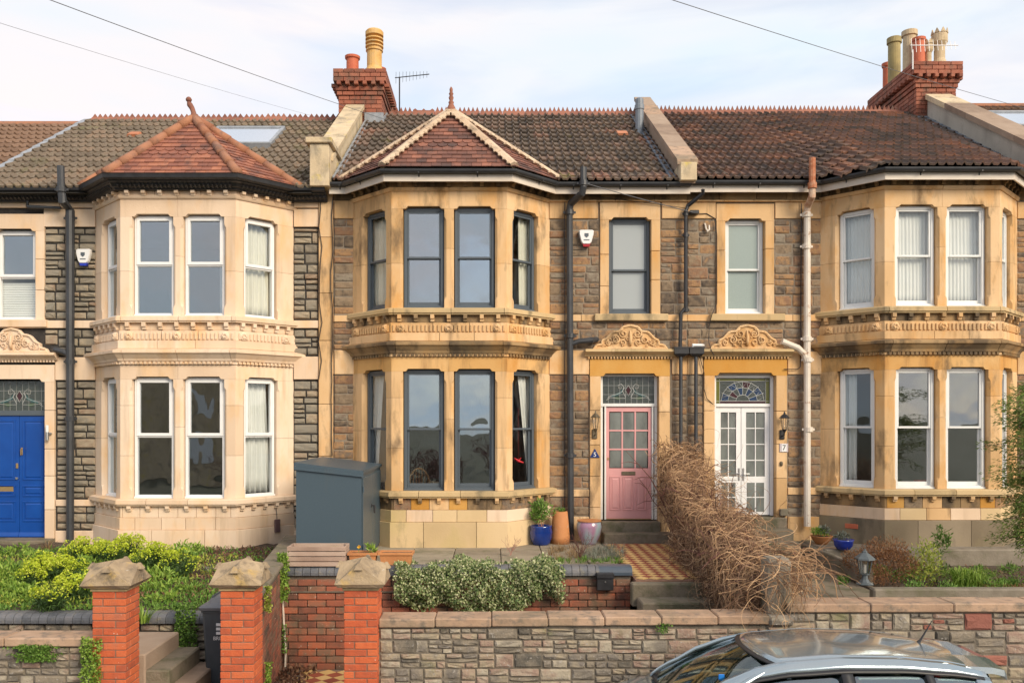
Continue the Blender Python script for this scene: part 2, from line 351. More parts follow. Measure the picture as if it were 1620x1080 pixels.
# ------------------------------------------------------------------ masonry pieces
class Fr:
    """a wall facet: u along it, d out of it, z up"""
    def __init__(s, o, u, n): s.o = Vector((o[0], o[1], 0)); s.u = Vector((u[0], u[1], 0)).normalized(); s.n = Vector((n[0], n[1], 0)).normalized()
    def __call__(s, u, d, z): return s.o+s.u*u+s.n*d+Vector((0, 0, z))
    def M(s, u, d, z, su=1, sd=1, sz=1, roll=0):
        c, q = math.cos(roll), math.sin(roll)
        U = (s.u*c+Vector((0, 0, q)))*su; Z = (-s.u*q+Vector((0, 0, c)))*sz; N = s.n*sd; p = s(u, d, z)
        return Matrix(((U.x, N.x, Z.x, p.x), (U.y, N.y, Z.y, p.y), (U.z, N.z, Z.z, p.z), (0, 0, 0, 1)))
WALL = Fr((0, 0), (1, 0), (0, -1))
PX = lambda p: (p-CX)/90.0
PZ = lambda p: (855-p)/90.0
def stone_meshes(m, k=7, rough=1.0):
    out = []
    for q in range(k):
        r = random.Random(q*13+5); a = .06+.04*r.random(); b = .12+.06*r.random(); mb = MB()
        J = lambda t: (r.random()-.5)*t*rough
        us = (-.5+a, J(.2), .5-a); vs_ = (-.5+b, J(.2), .5-b)
        g = [(u+J(.03), 1+J(.30)-(.12 if (i != 1 and j != 1) else 0), v+J(.05)) for j, v in enumerate(vs_) for i, u in enumerate(us)]
        ring = []
        for (i, j) in ((0, 0), (1, 0), (2, 0), (2, 1), (2, 2), (1, 2), (0, 2), (0, 1)):
            u = (-.5, J(.2), .5)[i]; v = (-.5, J(.2), .5)[j]
            if i != 1 and j != 1: u *= .975; v *= .95
            ring.append((u+J(.015), .62+J(.15), v+J(.03)))
        back = [(p[0], 0, p[2]) for p in ring]
        mb.v = g+ring+back
        for j in (0, 1):
            for i in (0, 1):
                p = j*3+i; mb.f += [(p, p+1, p+4, p+3)]
        gr = (0, 1, 2, 5, 8, 7, 6, 3)
        for i in range(8):
            j = (i+1) % 8
            mb.f += [(gr[i], gr[j], 9+j, 9+i), (9+i, 9+j, 17+j, 17+i)]
        mb.m = [0]*len(mb.f)
        me = mb.mesh('stone', m); out.append(me)
    return out
ST_M = stone_meshes(M_RUB, 7, .45); ST_L = stone_meshes(M_RUBL, 7, .6); ST_G = stone_meshes(M_WALLST, 9, .8); ST_R = stone_meshes(M_REDST, 3, 1.2)
COUNT = {}
def put_stone(parent, fr, meshes, u, w, z, h, proud=.0, depth=.06, r=rnd, lim=300, extra=None):
    k = parent.name
    COUNT[k] = COUNT.get(k, 0)+1
    me = r.choice(meshes); fl = r.choice((1, -1)); fz = r.choice((1, -1))
    M4 = fr.M(u+w/2, proud-depth, z+h/2, w*fl, depth*(1+.35*r.random()), h*fz, (r.random()-.5)*.02)
    if COUNT[k] <= lim: return inst('stone', me, parent, M4)
    extra.append((me, M4))
def merge_insts(name, items, m, parent):
    mb = MB()
    for me, M4 in items:
        mb.add([M4 @ v.co for v in me.vertices], [tuple(p.vertices) for p in me.polygons])
    return mb.build(name, m, parent, kind='stuff')
def rubble(parent, fr, u0, u1, z0, z1, meshes, hr=(.10, .20), wr=(.16, .36), gap=.014, proud=0.0, depth=.06, r=rnd, lim=300, extra=None, even=False, skip=None, broken=False):
    z = z0
    while z < z1-.02:
        h = r.uniform(*hr)
        if z1-z-h < hr[0]*.7: h = z1-z
        if h > hr[1]*1.35: h = (z1-z)/2
        u = u0-(r.random()*wr[0]*.4 if even else 0)
        if even: u = u0
        while u < u1-.01:
            w = r.uniform(*wr)*(1 if h > .09 else 1.2)
            if u1-u-w < wr[0]*.6: w = u1-u
            if skip and skip(u+w/2, z+h/2): u += w; continue
            if broken:
                q = r.random(); n = 1 if (q < .18 or h < .12) else (2 if q < .72 else 3); cuts = [0]+sorted((k+1)/n+(r.random()-.5)*.35/n for k in range(n-1))+[1]
                for a_, b_ in zip(cuts[:-1], cuts[1:]):
                    hh = (b_-a_)*h; zz = z+a_*h; m_ = 2 if (w > .22 and hh < .11 and r.random() < .6) else 1; c2 = [0, .5+(r.random()-.5)*.3, 1] if m_ == 2 else [0, 1]
                    for e_, f_ in zip(c2[:-1], c2[1:]):
                        put_stone(parent, fr, meshes, u+e_*w+gap/2, (f_-e_)*w-gap, zz+gap/2, hh-gap, proud+(r.random()-.5)*.010, depth, r, lim, extra)
            elif h > .15 and r.random() < .28:
                hh = h*r.uniform(.4, .6)
                put_stone(parent, fr, meshes, u+gap/2, w-gap, z+gap/2, hh-gap, proud+(r.random()-.5)*.012, depth, r, lim, extra)
                put_stone(parent, fr, meshes, u+gap/2, w-gap, z+hh+gap/2, h-hh-gap, proud+(r.random()-.5)*.012, depth, r, lim, extra)
            else:
                put_stone(parent, fr, meshes, u+gap/2, w-gap, z+gap/2, h-gap, proud+(r.random()-.5)*.014, depth, r, lim, extra)
            u += w
        z += h
def ashlar(parent, x0, x1, z0, z1, m, d=.02, back=.06, step=.62, fr=WALL, name='ashlar_block', vert=None):
    """a band or jamb of dressed stone, one object per block"""
    if vert is None: vert = (z1-z0) > (x1-x0)
    L = (z1-z0) if vert else (x1-x0); n = max(1, round(L/step)); g = .0035; t = 0
    cuts = [0]+[(i+(rnd.random()-.5)*.3)/n*L for i in range(1, n)]+[L]
    for i in range(n):
        a, b = cuts[i]+(g if i else 0), cuts[i+1]-(g if i < n-1 else 0); mb = MB()
        if vert: mb.box(x0, x1, -back, d+(rnd.random()-.5)*.003, z0+a, z0+b, .006, T=fr)
        else: mb.box(x0+a, x0+b, -back, d+(rnd.random()-.5)*.003, z0, z1, .006, T=fr)
        mb.build(name, m, parent)
def panel(parent, rect, meshes, **k):
    a, b, c, d = rect; rubble(parent, WALL, PX(a), PX(b), PZ(d), PZ(c), meshes, **k)
def holed(x0, x1, z0, z1, y0, y1, holes, mb):
    xs = sorted({x0, x1, *[min(max(v, x0), x1) for h in holes for v in h[:2]]}); zs = sorted({z0, z1, *[min(max(v, z0), z1) for h in holes for v in h[2:]]})
    for i in range(len(xs)-1):
        for j in range(len(zs)-1):
            mx_, mz_ = (xs[i]+xs[i+1])/2, (zs[j]+zs[j+1])/2
            if any(h[0] < mx_ < h[1] and h[2] < mz_ < h[3] for h in holes): continue
            mb.box(xs[i], xs[i+1], y0, y1, zs[j], zs[j+1])

# ------------------------------------------------------------------ windows
def ring(mb, fr, u0, u1, z0, z1, w, d0, d1, wb=None, wt=None, c=.004):
    wb = w if wb is None else wb; wt = w if wt is None else wt
    mb.box(u0, u0+w, d0, d1, z0, z1, c, T=fr); mb.box(u1-w, u1, d0, d1, z0, z1, c, T=fr)
    mb.box(u0+w, u1-w, d0+.001, d1-.001, z0, z0+wb, c, T=fr); mb.box(u0+w, u1-w, d0+.001, d1-.001, z1-wt, z1, c, T=fr)
def window(parent, fr, u0, u1, z0, z1, mf, gu, gl, split=.5, style='sash', inset=-.09, label=None):
    W = .05 if style == 'sash' else .045
    mb = MB(); ring(mb, fr, u0, u1, z0, z1, W, inset-.09, inset, wb=.055)
    mb.box(u0-.004, u1+.004, inset-.05, inset+.03, z0-.003, z0+.03, .005, T=fr)
    wo_ = mb.build('window', mf, parent, label=label)
    zm = z0+(z1-z0)*split
    a0, a1 = u0+W, u1-W; b0, b1 = z0+.055, z1-W
    if style == 'sash':
        s1 = MB(); ring(s1, fr, a0, a1, zm-.02, b1, .032, inset-.05, inset-.012, wb=.036)
        o1 = s1.build('sash', mf, wo_); s2 = MB(); ring(s2, fr, a0, a1, b0, zm+.015, .034, inset-.088, inset-.054, wb=.06, wt=.036)
        o2 = s2.build('sash', mf, wo_)
        p1 = (a0+.03, a1-.03, zm+.012, b1-.03, inset-.034); p2 = (a0+.032, a1-.032, b0+.055, zm-.018, inset-.074)
    elif style == 'casement':
        s1 = MB(); ring(s1, fr, a0-.012, a1+.012, zm-.03, b1+.012, .052, inset-.05, inset+.012, wb=.052)
        o1 = s1.build('sash', mf, wo_)
        s2 = MB(); s2.box(a0, a1, inset-.08, inset-.01, zm-.055, zm-.031, .004, T=fr); o2 = s2.build('transom_bar', mf, wo_)
        p1 = (a0+.035, a1-.035, zm+.018, b1-.035, inset-.03); p2 = (a0, a1, b0, zm-.05, inset-.04)
    for (x0_, x1_, y0_, y1_, d), g in ((p1, gu), (p2, gl)):
        q = MB(); q.box(x0_, x1_, d-.004, d, y0_, y1_, T=fr); q.build('pane', g, wo_)
    return wo_
def curtain(fr, u0, u1, z0, z1, d, m, label, group=None, folds=7, amp=.025, u1b=None, u0b=None):
    """hanging cloth with pleats; u0b/u1b let the lower edge gather"""
    n = folds*8; secs = []; rr = random.Random(int(u0*971+z0*31)+folds)
    ph = [rr.random()*2*math.pi for _ in range(3)]
    for k in range(9):
        t = k/8; a = u0+((u0b if u0b is not None else u0)-u0)*t; b = u1+((u1b if u1b is not None else u1)-u1)*t
        z = z1+(z0-z1)*t; row = []
        for i in range(n+1):
            s = i/n; am = amp*(.6+.5*t)
            dd = d+am*math.sin(2*math.pi*folds*s+ph[0]+.5*math.sin(3*t+ph[1]))+.4*am*math.sin(2*math.pi*folds*.43*s+ph[2])
            row.append((a+(b-a)*s, dd, z))
        secs.append(row)
    mb = MB(); vs = [fr(*p) for r_ in secs for p in r_]; w = n+1
    mb.add(vs, [(k*w+i, k*w+i+1, (k+1)*w+i+1, (k+1)*w+i) for k in range(8) for i in range(n)])
    o = mb.build('curtain', m, None, smooth=True)
    sol = o.modifiers.new('thickness', 'SOLIDIFY'); sol.thickness = .004
    return tag(o, label, 'curtain', group)

# ------------------------------------------------------------------ bay windows
HF, HW, BD = .96, 1.72, .77
SL = math.hypot(HW-HF, BD)
def isect(p, d, y): t = (y-p.y)/d.y; return p+d*t
class Poly:
    """plan polyline; normals point to the street (right-hand side when walking +x)"""
    def __init__(s, pts, endy=None): s.p = [Vector(p) for p in pts]; s.endy = endy
    def off(s, i, o):
        P = s.p; n = len(P)
        def nd(k):
            d = (P[k+1]-P[k]).normalized(); return d, Vector((d.y, -d.x))
        if i == 0:
            d, m = nd(0); q = P[0]+m*o
            return isect(q, d, s.endy) if s.endy is not None and abs(d.y) > .01 else q
        if i == n-1:
            d, m = nd(n-2); q = P[-1]+m*o
            return isect(q, d, s.endy) if s.endy is not None and abs(d.y) > .01 else q
        d1, m1 = nd(i-1); d2, m2 = nd(i)
        h = (m1+m2).normalized(); return P[i]+h*(o/max(.2, h.dot(m1)))
    def at(s, i, t, o):
        a, b = s.off(i, o), s.off(i+1, o)
        d = (s.p[i+1]-s.p[i]); L = d.length; dn = d.normalized(); m = Vector((dn.y, -dn.x))
        return s.p[i]+d*t+m*o
    def sweep(s, prof, a=None, b=None, mb=None):
        """a,b = (segment, t) block ends, None = path end"""
        mb = mb or MB(); st = []
        if a: st.append(('t',)+a); i0 = a[0]+1
        else: i0 = 0
        i1 = b[0] if b else len(s.p)-1
        st += [('v', i) for i in range(i0, i1+1)]
        if b: st.append(('t',)+b)
        secs = []
        for q in st:
            sec = []
            for o, z in prof:
                xy = s.off(q[1], o) if q[0] == 'v' else s.at(q[1], q[2], o)
                sec.append((xy.x, xy.y, z))
            secs.append(sec)
        mb.loft(secs, True, True); return mb
def course(parent, path, prof, m, cuts, name='ashlar_block', seg=1, g=.0022):
    """cuts: t values on the front segment where joints fall"""
    ends = [None]+[(seg, c) for c in cuts]+[None]
    for i in range(len(ends)-1):
        a = (seg, ends[i][1]+g) if ends[i] else None; b = (seg, ends[i+1][1]-g) if ends[i+1] else None
        mm = m[i % len(m)] if isinstance(m, (list, tuple)) else m
        path.sweep(prof, a, b).build(name, mm, parent)
def rect_prof(z0, z1, o=0.0, i=-.2, c=.005): return [(i, z0), (o-c, z0), (o, z0+c), (o, z1-c), (o-c, z1), (i, z1)]
def pier(parent, polyf, z0, z1, m, joints=(.55,)):
    zs = [z0]+[z0+(z1-z0)*j for j in joints]+[z1]
    def cc(z):
        e = min(z-z0, z1-z)
        return .004 if e <= .13 else (.038 if e >= .19 else .004+.034*(e-.13)/.06)
    for a, b in zip(zs[:-1], zs[1:]):
        a += .002; b -= .002
        lv = sorted({a, b, *[v for v in (z0+.13, z0+.19, z1-.19, z1-.13) if a < v < b]})
        mb = MB(); mb.loft([[(*p, z) for p in polyf(cc(z))] for z in lv]); mb.build('pier_block', m, parent)
def lintel(parent, fr, u0, u1, ops, z0, z1, m, d=0.0, back=-.2, lift=.045, name='lintel', mb=None, cut=None):
    """lintel with shouldered heads over the openings ops"""
    def poly(u0, u1, ops):
        p = [(u0, z1), (u0, z0)]
        for a, b in ops:
            p += [(a, z0), (a+.004, z0), (a+.05, z0+.004), (a+.085, z0+lift), (b-.085, z0+lift), (b-.05, z0+.004), (b-.004, z0), (b, z0)]
        p += [(u1, z0), (u1, z1)]; q = []
        for v in p:
            if not q or (abs(q[-1][0]-v[0])+abs(q[-1][1]-v[1])) > 1e-4: q.append(v)
        return q
    runs = [(u0, u1, ops)] if cut is None else [(u0, cut-.002, [o for o in ops if o[1] < cut]), (cut+.002, u1, [o for o in ops if o[0] > cut])]
    for a, b, o in runs:
        mb = MB(); mb.prism(poly(a, b, o), back, d, T=lambda p, q, e: fr(p, e, q)); mb.build(name, m, parent)

def bay(root, cx, dz, S):
    """canted two-storey bay; S = style dict"""
    P = [Vector((cx-HW, 0)), Vector((cx-HF, -BD)), Vector((cx+HF, -BD)), Vector((cx+HW, 0))]
    path = Poly(P, .05)
    FL = Fr(P[0], P[1]-P[0], Vector((P[1]-P[0]).yx)*Vector((1, -1)) if False else Vector(((P[1]-P[0]).y, -(P[1]-P[0]).x)))
    FF = Fr(P[1], (1, 0), (0, -1)); FR = Fr(P[2], P[3]-P[2], ((P[3]-P[2]).y, -(P[3]-P[2]).x))
    st, so_, sl_ = S['stone'], S['soot'], S['sill']
    Z = lambda z: z+dz
    def rp(a, b, o=0., i=-.2): return rect_prof(Z(a), Z(b), o, i)
    # inner core behind joints
    for a, b in ((-.3, .93), (3.0, 3.97), (5.75, 6.15)):
        path.sweep(rect_prof(Z(a), Z(b), -.03, -.22)).build('bay_core', st, root)
    course(root, path, rp(-.3 if dz < 0 else -.1, .42, .045), S['plinth'], (.28, .74), 'plinth_block')
    course(root, path, rp(.424, .62, .015), S['plinth2'], (.13, .36, .57, .83))
    course(root, path, rp(.624, .82, .0), S['apron'], (.02, .17, .33, .50, .66, .83, .96))
    sill = lambda a, b: [(-.16, Z(b)), (.04, Z(b)), (.09, Z(b-.022)), (.095, Z(a+.03)), (.075, Z(a+.025)), (.07, Z(a)), (-.16, Z(a))]
    course(root, path, sill(.824, .94), sl_, (.24, .60), 'sill_block')
    course(root, path, sill(3.87, 3.985), sl_, (.02, .52, .98), 'sill_block')
    # piers and lintels, two storeys
    fo = [(.19, .88), (1.04, 1.73)]; sR = (.18, .80); sLf = (SL-.80, SL-.18)
    def corner(k):
        s = 1 if k else -1; cF = 2*HF if k else 0
        def f(c):
            eF = (2*HF-.19) if k else .19; q = 1 if k else -1
            side = FR if k else FL; eS = .18 if k else SL-.18; r = -1 if k else 1
            front = [FF(eF, -.2, 0), FF(eF, -c, 0), FF(eF+q*c, 0, 0)]
            cor = FF(cF, 0, 0); inner = path.off(2 if k else 1, -.2)
            sd = [side(eS+r*c, 0, 0), side(eS, -c, 0), side(eS, -.2, 0)]
            return [(v.x, v.y) for v in front+[cor]+sd+[Vector((inner.x, inner.y, 0))]]
        return f
    def mull(c): return [(v.x, v.y) for v in (FF(.88, -.2, 0), FF(.88, -c, 0), FF(.88+c, 0, 0), FF(1.04-c, 0, 0), FF(1.04, -c, 0), FF(1.04, -.2, 0))]
    def endp(k):
        side = FR if k else FL; eS = .80 if k else SL-.80; r = 1 if k else -1
        def f(c):
            w = path.off(3 if k else 0, 0); wi = path.off(3 if k else 0, -.2)
            return [(v.x, v.y) for v in (side(eS, -.2, 0), side(eS, -c, 0), side(eS+r*c, 0, 0))]+[(w.x, w.y), (wi.x, wi.y)]
        return f
    for a, b, j in ((.94, 2.93, (.36, .78)), (3.985, 5.64, (.45,))):
        for k in (0, 1):
            pier(root, corner(k), Z(a), Z(b), st, j); pier(root, endp(k), Z(a), Z(b), st, (.5,))
        pier(root, mull, Z(a), Z(b), st, (.6,))
        t = 3.168 if a < 2 else 5.928
        lintel(root, FF, .002, 2*HF-.002, fo, Z(b), Z(t), S['lintel0'] if a < 2 else st, cut=.96)
        lintel(root, FR, .002, SL+.03, [sR], Z(b), Z(t), S['lintel0'] if a < 2 else st)
        lintel(root, FL, -.03, SL-.002, [sLf], Z(b), Z(t), S['lintel0'] if a < 2 else st)
        mf, gu, gl = S['frame'], S['gu'] if a > 2 else S['gu0'], S['gl'] if a > 2 else S['gl0']
        for (u0, u1) in fo: window(root, FF, u0+.012, u1-.012, Z(a), Z(b)+.03, mf, gu, gl, S['split'], S['style'])
        gs = S.get('gs', G_LOW)
        window(root, FR, sR[0]+.012, sR[1]-.012, Z(a), Z(b)+.03, mf, gs, gs, S['split'], S['style'])
        window(root, FL, sLf[0]+.012, sLf[1]-.012, Z(a), Z(b)+.03, mf, gs, gs, S['split'], S['style'])
    # dentils, cornice, frieze
    course(root, path, rp(3.172, 3.226, .02), st, (.5,), 'string_course')
    de = MB()
    def along(step, o, fn):
        for i, L, fr in ((0, SL, FL), (1, 2*HF, FF), (2, SL, FR)):
            n = int(L/step); e = (L-(n-1)*step)/2
            for k in range(n): fn(fr, e+k*step)
    along(.075, 0, lambda fr, u: de.box(u-.021, u+.021, .015, .055, Z(3.178), Z(3.222), .004, T=fr))
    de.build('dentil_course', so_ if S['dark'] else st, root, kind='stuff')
    cor = [(-.16, Z(3.23)), (.045, Z(3.23)), (.06, Z(3.27)), (.085, Z(3.30)), (.12, Z(3.345)), (.15, Z(3.36)), (.15, Z(3.405)), (.06, Z(3.432)), (-.16, Z(3.432))]
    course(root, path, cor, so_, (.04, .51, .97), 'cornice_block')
    course(root, path, rp(3.436, 3.57, .05), st, (.42, .72) if dz > -.1 else (.33, .66))
    course(root, path, rp(3.574, 3.74, .02), st, (.36, .68), 'frieze_block')
    fz = MB()
    def flute(fr, u):
        fz.box(u-.019, u+.019, .015, .043, Z(3.59), Z(3.70), .006, T=fr)
    along(.068, 0, flute); fz.build('fluted_frieze', st, root, kind='stuff')
    for fr, us in ((FF, (.16, .96, 1.76)), (FL, (.15, .95)), (FR, (.13, .93))):
        for u in us:
            rs = MB()
            q = [fr(u+.07*math.cos(t), .05, Z(3.648)+.07*math.sin(t)) for t in [k*math.pi/6 for k in range(12)]]
            q2 = [fr(u+.05*math.cos(t), .062, Z(3.648)+.05*math.sin(t)) for t in [k*math.pi/6 for k in range(12)]]
            q0 = [fr(u+.075*math.cos(t), .0, Z(3.648)+.075*math.sin(t)) for t in [k*math.pi/6 for k in range(12)]]
            rs.loft([q0, q, q2])
            for k in range(6):
                t = k*math.pi/3; c_ = (u+.032*math.cos(t), Z(3.648)+.032*math.sin(t))
                rs.loft([[fr(c_[0]+rr*math.cos(v), dd, c_[1]+rr*math.sin(v)) for v in [j*math.pi/3 for j in range(6)]] for rr, dd in ((.02, .06), (.016, .075), (.006, .08))])
            rs.build('rosette', st, root)
    course(root, path, rp(3.744, 3.868, .0), so_ if S['dark'] else st, (.2, .5, .8))
    # corbels: under both sills and under the eaves
    cb = [('F', .16, .2667, 7), ('L', .14, .2, 5), ('R', .14, .2, 5)]
    def corbels(z0, z1, dep, m, k=None, nf=7):
        for fr, L, n in ((FF, 2*HF, nf), (FL, SL, 5), (FR, SL, 5)):
            for i in range(n):
                u = (i+.5)*L/n; mb = MB(); h = z1-z0; w = .032
                mb.prism([(0, z1), (dep, z1), (dep, z0+h*.45), (dep*.7, z0+h*.38), (dep*.6, z0), (0, z0)], -w, w, T=lambda p, q, e, fr=fr, u=u: fr(u+e, p-.01, q))
                mb.build('corbel', m[i % len(m)] if isinstance(m, list) else m, root)
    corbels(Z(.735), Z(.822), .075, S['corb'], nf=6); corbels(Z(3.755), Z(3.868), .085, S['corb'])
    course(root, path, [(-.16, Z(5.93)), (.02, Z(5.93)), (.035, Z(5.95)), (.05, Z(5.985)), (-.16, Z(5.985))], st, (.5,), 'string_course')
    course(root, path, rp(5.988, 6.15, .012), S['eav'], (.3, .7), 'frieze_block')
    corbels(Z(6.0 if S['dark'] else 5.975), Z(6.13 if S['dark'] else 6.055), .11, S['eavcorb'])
    return path, FL, FF, FR

S_L = dict(stone=M_L, soot=M_L, sill=M_L, plinth=M_L, plinth2=M_L, apron=M_L, lintel0=M_L, frame=M_WHITE, gu=G_MID, gl=G_MID, gu0=G_LOWR, gl0=G_LOWR, gs=G_LOW, split=.53, style='casement', dark=False, corb=M_L, eav=M_L, eavcorb=M_L)
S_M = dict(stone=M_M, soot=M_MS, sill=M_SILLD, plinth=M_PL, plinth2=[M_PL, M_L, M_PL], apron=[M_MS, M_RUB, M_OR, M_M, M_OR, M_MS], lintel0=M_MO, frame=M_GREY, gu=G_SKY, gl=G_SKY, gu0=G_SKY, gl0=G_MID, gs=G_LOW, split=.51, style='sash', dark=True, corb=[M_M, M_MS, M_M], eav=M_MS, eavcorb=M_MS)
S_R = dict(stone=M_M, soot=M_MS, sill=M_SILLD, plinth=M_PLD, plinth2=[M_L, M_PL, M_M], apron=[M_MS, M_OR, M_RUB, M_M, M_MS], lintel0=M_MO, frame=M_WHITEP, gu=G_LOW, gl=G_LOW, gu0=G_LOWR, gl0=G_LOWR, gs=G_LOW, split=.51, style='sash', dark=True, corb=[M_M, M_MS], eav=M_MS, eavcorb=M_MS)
CXL, CXM, CXR, DZL, DZM, DZR = -5.256, -.735, 7.49, -.13, 0.0, .03

def pediment(root, c, zb, m, dark):
    """carved pediment and hood over a door; c = centre x, zb = top of cornice slab"""
    f = WALL; mb = MB()
    prof = [(0, zb), (.17, zb), (.175, zb-.045), (.13, zb-.075), (.09, zb-.10), (.07, zb-.125), (0, zb-.125)]
    for a, b in ((-.79, -.28), (-.277, .27), (.273, .79)):
        mb = MB(); mb.prism(prof, c+a, c+b, T=lambda p, q, e: (e, -p, q)); mb.build('cornice_block', M_SILLD if dark else m, root)
    mb = MB()
    n = 27
    for k in range(n):
        u = c-.72+1.44*k/(n-1); mb.box(u-.015, u+.015, .02, .065, zb-.165, zb-.127, .003, T=f)
    mb.build('dentil_course', m, root, kind='stuff')
    half = [(.655, .0), (.60, .075), (.50, .095), (.50, .16), (.42, .20), (.34, .29), (.30, .315), (.20, .325), (.13, .40), (.0, .43)]
    out = [(c+x, zb+z+.002) for x, z in half]+[(c-x, zb+z+.002) for x, z in reversed(half[:-1])]
    MB().prism(out, .0, -.075, T=lambda p, q, e: (p, e, q)).build('pediment_slab', m, root)
    # raised rim
    rim = MB(); prs = []
    for x, z in half: prs.append((x*.985, z*.985))
    full = prs+[(-x, z) for x, z in reversed(prs[:-1])]
    for (a, b) in zip(full[:-1], full[1:]):
        rim.tube([(c+a[0], -.083, zb+a[1]-.006), (c+b[0], -.083, zb+b[1]-.006)], .022, 6)
    rim.tube([(c-.62, -.085, zb+.02), (c+.62, -.085, zb+.02)], .02, 6)
    rim.build('pediment_rim', m, root)
    cv = MB()
    def spiral(x, z, r0, t0, turns, s, w=.016):
        pts = []; rr = []
        for k in range(15):
            t = k/14; a = t0+s*turns*2*math.pi*t; r_ = r0*(1-.82*t); pts.append((x+r_*math.cos(a), -.088-.012*t, z+r_*math.sin(a))); rr.append(w*(1-.35*t))
        cv.tube(pts, rr, 5)
    for s in (-1, 1):
        spiral(c+s*.125, zb+.27, .082, math.pi/2, 1.6, -s)
        spiral(c+s*.255, zb+.165, .07, math.pi*.6 if s > 0 else math.pi*.4, 1.5, s)
        spiral(c+s*.135, zb+.12, .055, -math.pi/2, 1.3, -s, .013)
        spiral(c+s*.38, zb+.11, .05, math.pi/2, 1.4, -s, .013)
        spiral(c+s*.475, zb+.07, .032, math.pi/2, 1.2, -s, .011)
        spiral(c+s*.05, zb+.19, .035, 0, 1.1, s, .012)
        for k in range(16):
            u = .04+.46*rnd.random(); v = .045+rnd.random()*max(.02, (.36-.62*u)); a = rnd.random()*6.28; l = .03+.02*rnd.random()
            p0 = Vector((c+s*u, -.085, zb+v)); d_ = Vector((math.cos(a), -.2, math.sin(a)))
            cv.tube([p0-d_*l*.5, p0+Vector((0, -.012, 0)), p0+d_*l], [.004, .013, .003], 5)
    cv.tube([(c, -.085, zb+.06), (c, -.11, zb+.14), (c, -.105, zb+.22), (c, -.088, zb+.33)], [.02, .032, .026, .012], 8)
    cv.build('carving', m, root, smooth=True).__setitem__('kind', 'stuff')

def door_surround(root, c, w, zt, zf, zb, m, mo, jw=.19):
    """jambs w/ lintel between the hood (zb) and the opening head (zt)"""
    for s in (-1, 1):
        x0, x1 = sorted((c+s*w/2, c+s*(w/2+jw)))
        ashlar(root, x0, x1, zf, zt, m, .035, .24, .55)
    lintel(root, WALL, c-w/2-jw, c+w/2+jw, [(c-w/2, c+w/2)], zt, zb-.168, mo, d=.035, back=-.24, lift=.05)

def wall_window(root, c, w, z0, z1, m, mf, gu, gl, style, split, jw=.155, label=None):
    for s in (-1, 1):
        x0, x1 = sorted((c+s*w/2, c+s*(w/2+jw))); ashlar(root, x0, x1, z0, z1, m, .025, .24, .6)
    lintel(root, WALL, c-w/2-jw, c+w/2+jw, [(c-w/2, c+w/2)], z1, z1+.30, m, d=.025, back=-.24)
    window(root, WALL, c-w/2+.01, c+w/2-.01, z0, z1+.03, mf, gu, gl, split, style, label=label)

def eaves(root, path4, xl, xr, dz, ornate):
    """soffit, fascia and gutter following wall and bay"""
    P = [Vector((xl, 0))]+[Vector(p) for p in path4.p]+[Vector((xr, 0))]
    pp = Poly(P)
    if not ornate:
        pp.sweep([(-.02, 6.155+dz), (.215, 6.155+dz), (.215, 6.17+dz), (-.02, 6.17+dz)]).build('soffit', M_FASC, root)
        pp.sweep([(.215, 6.03+dz), (.24, 6.03+dz), (.24, 6.15+dz), (.215, 6.15+dz)]).build('fascia', M_FASC, root)
        g = [(.243+.115*(1-math.cos(t))/2*2/2+0, 0) for t in (0,)]
        pr = []
        for k in range(9):
            t = math.pi*k/8; pr.append((.30-.057*math.cos(t), 6.205+dz-.062*math.sin(t)))
        pr += [(.351, 6.205+dz)]+[(.30+.05*math.cos(math.pi*k/6), 6.205+dz-.055*math.sin(math.pi*k/6)) for k in range(7)]
        pp.sweep(pr).build('gutter', M_PIPE, root)
        br = MB()
        for i in range(len(P)-1):
            L = (P[i+1]-P[i]).length; n = max(1, int(L/.65))
            for k in range(n):
                t = (k+.5)/n; a = pp.at(i, t, .24); b = pp.at(i, t, .345)
                br.tube([(a.x, a.y, 6.10+dz), (a.x, a.y, 6.14+dz), (b.x, b.y, 6.15+dz)], .011, 5)
        br.build('gutter_brackets', M_PIPE, root, kind='stuff')
    else:
        pp.sweep([(-.02, 6.06+dz), (.10, 6.06+dz), (.115, 6.09+dz), (.16, 6.10+dz), (.20, 6.15+dz), (.245, 6.165+dz), (.245, 6.175+dz), (-.02, 6.175+dz)]).build('cast_cornice', M_BLACK, root)
        pp.sweep([(.22, 6.178+dz), (.30, 6.178+dz), (.335, 6.20+dz), (.345, 6.255+dz), (.355, 6.27+dz), (.33, 6.275+dz), (.325, 6.21+dz), (.23, 6.20+dz)]).build('gutter', M_BLACK, root)
        br = MB()
        for i in range(len(P)-1):
            L = (P[i+1]-P[i]).length; n = max(1, int(L/.07))
            for k in range(n):
                a = pp.at(i, (k+.5)/n, .13); a2 = pp.at(i, (k+.5)/n, .20)
                br.tube([(a.x, a.y, 6.085+dz), (a2.x, a2.y, 6.125+dz)], [.018, .02], 5)
        br.build('cast_beading', M_BLACK, root, kind='stuff')
    return pp

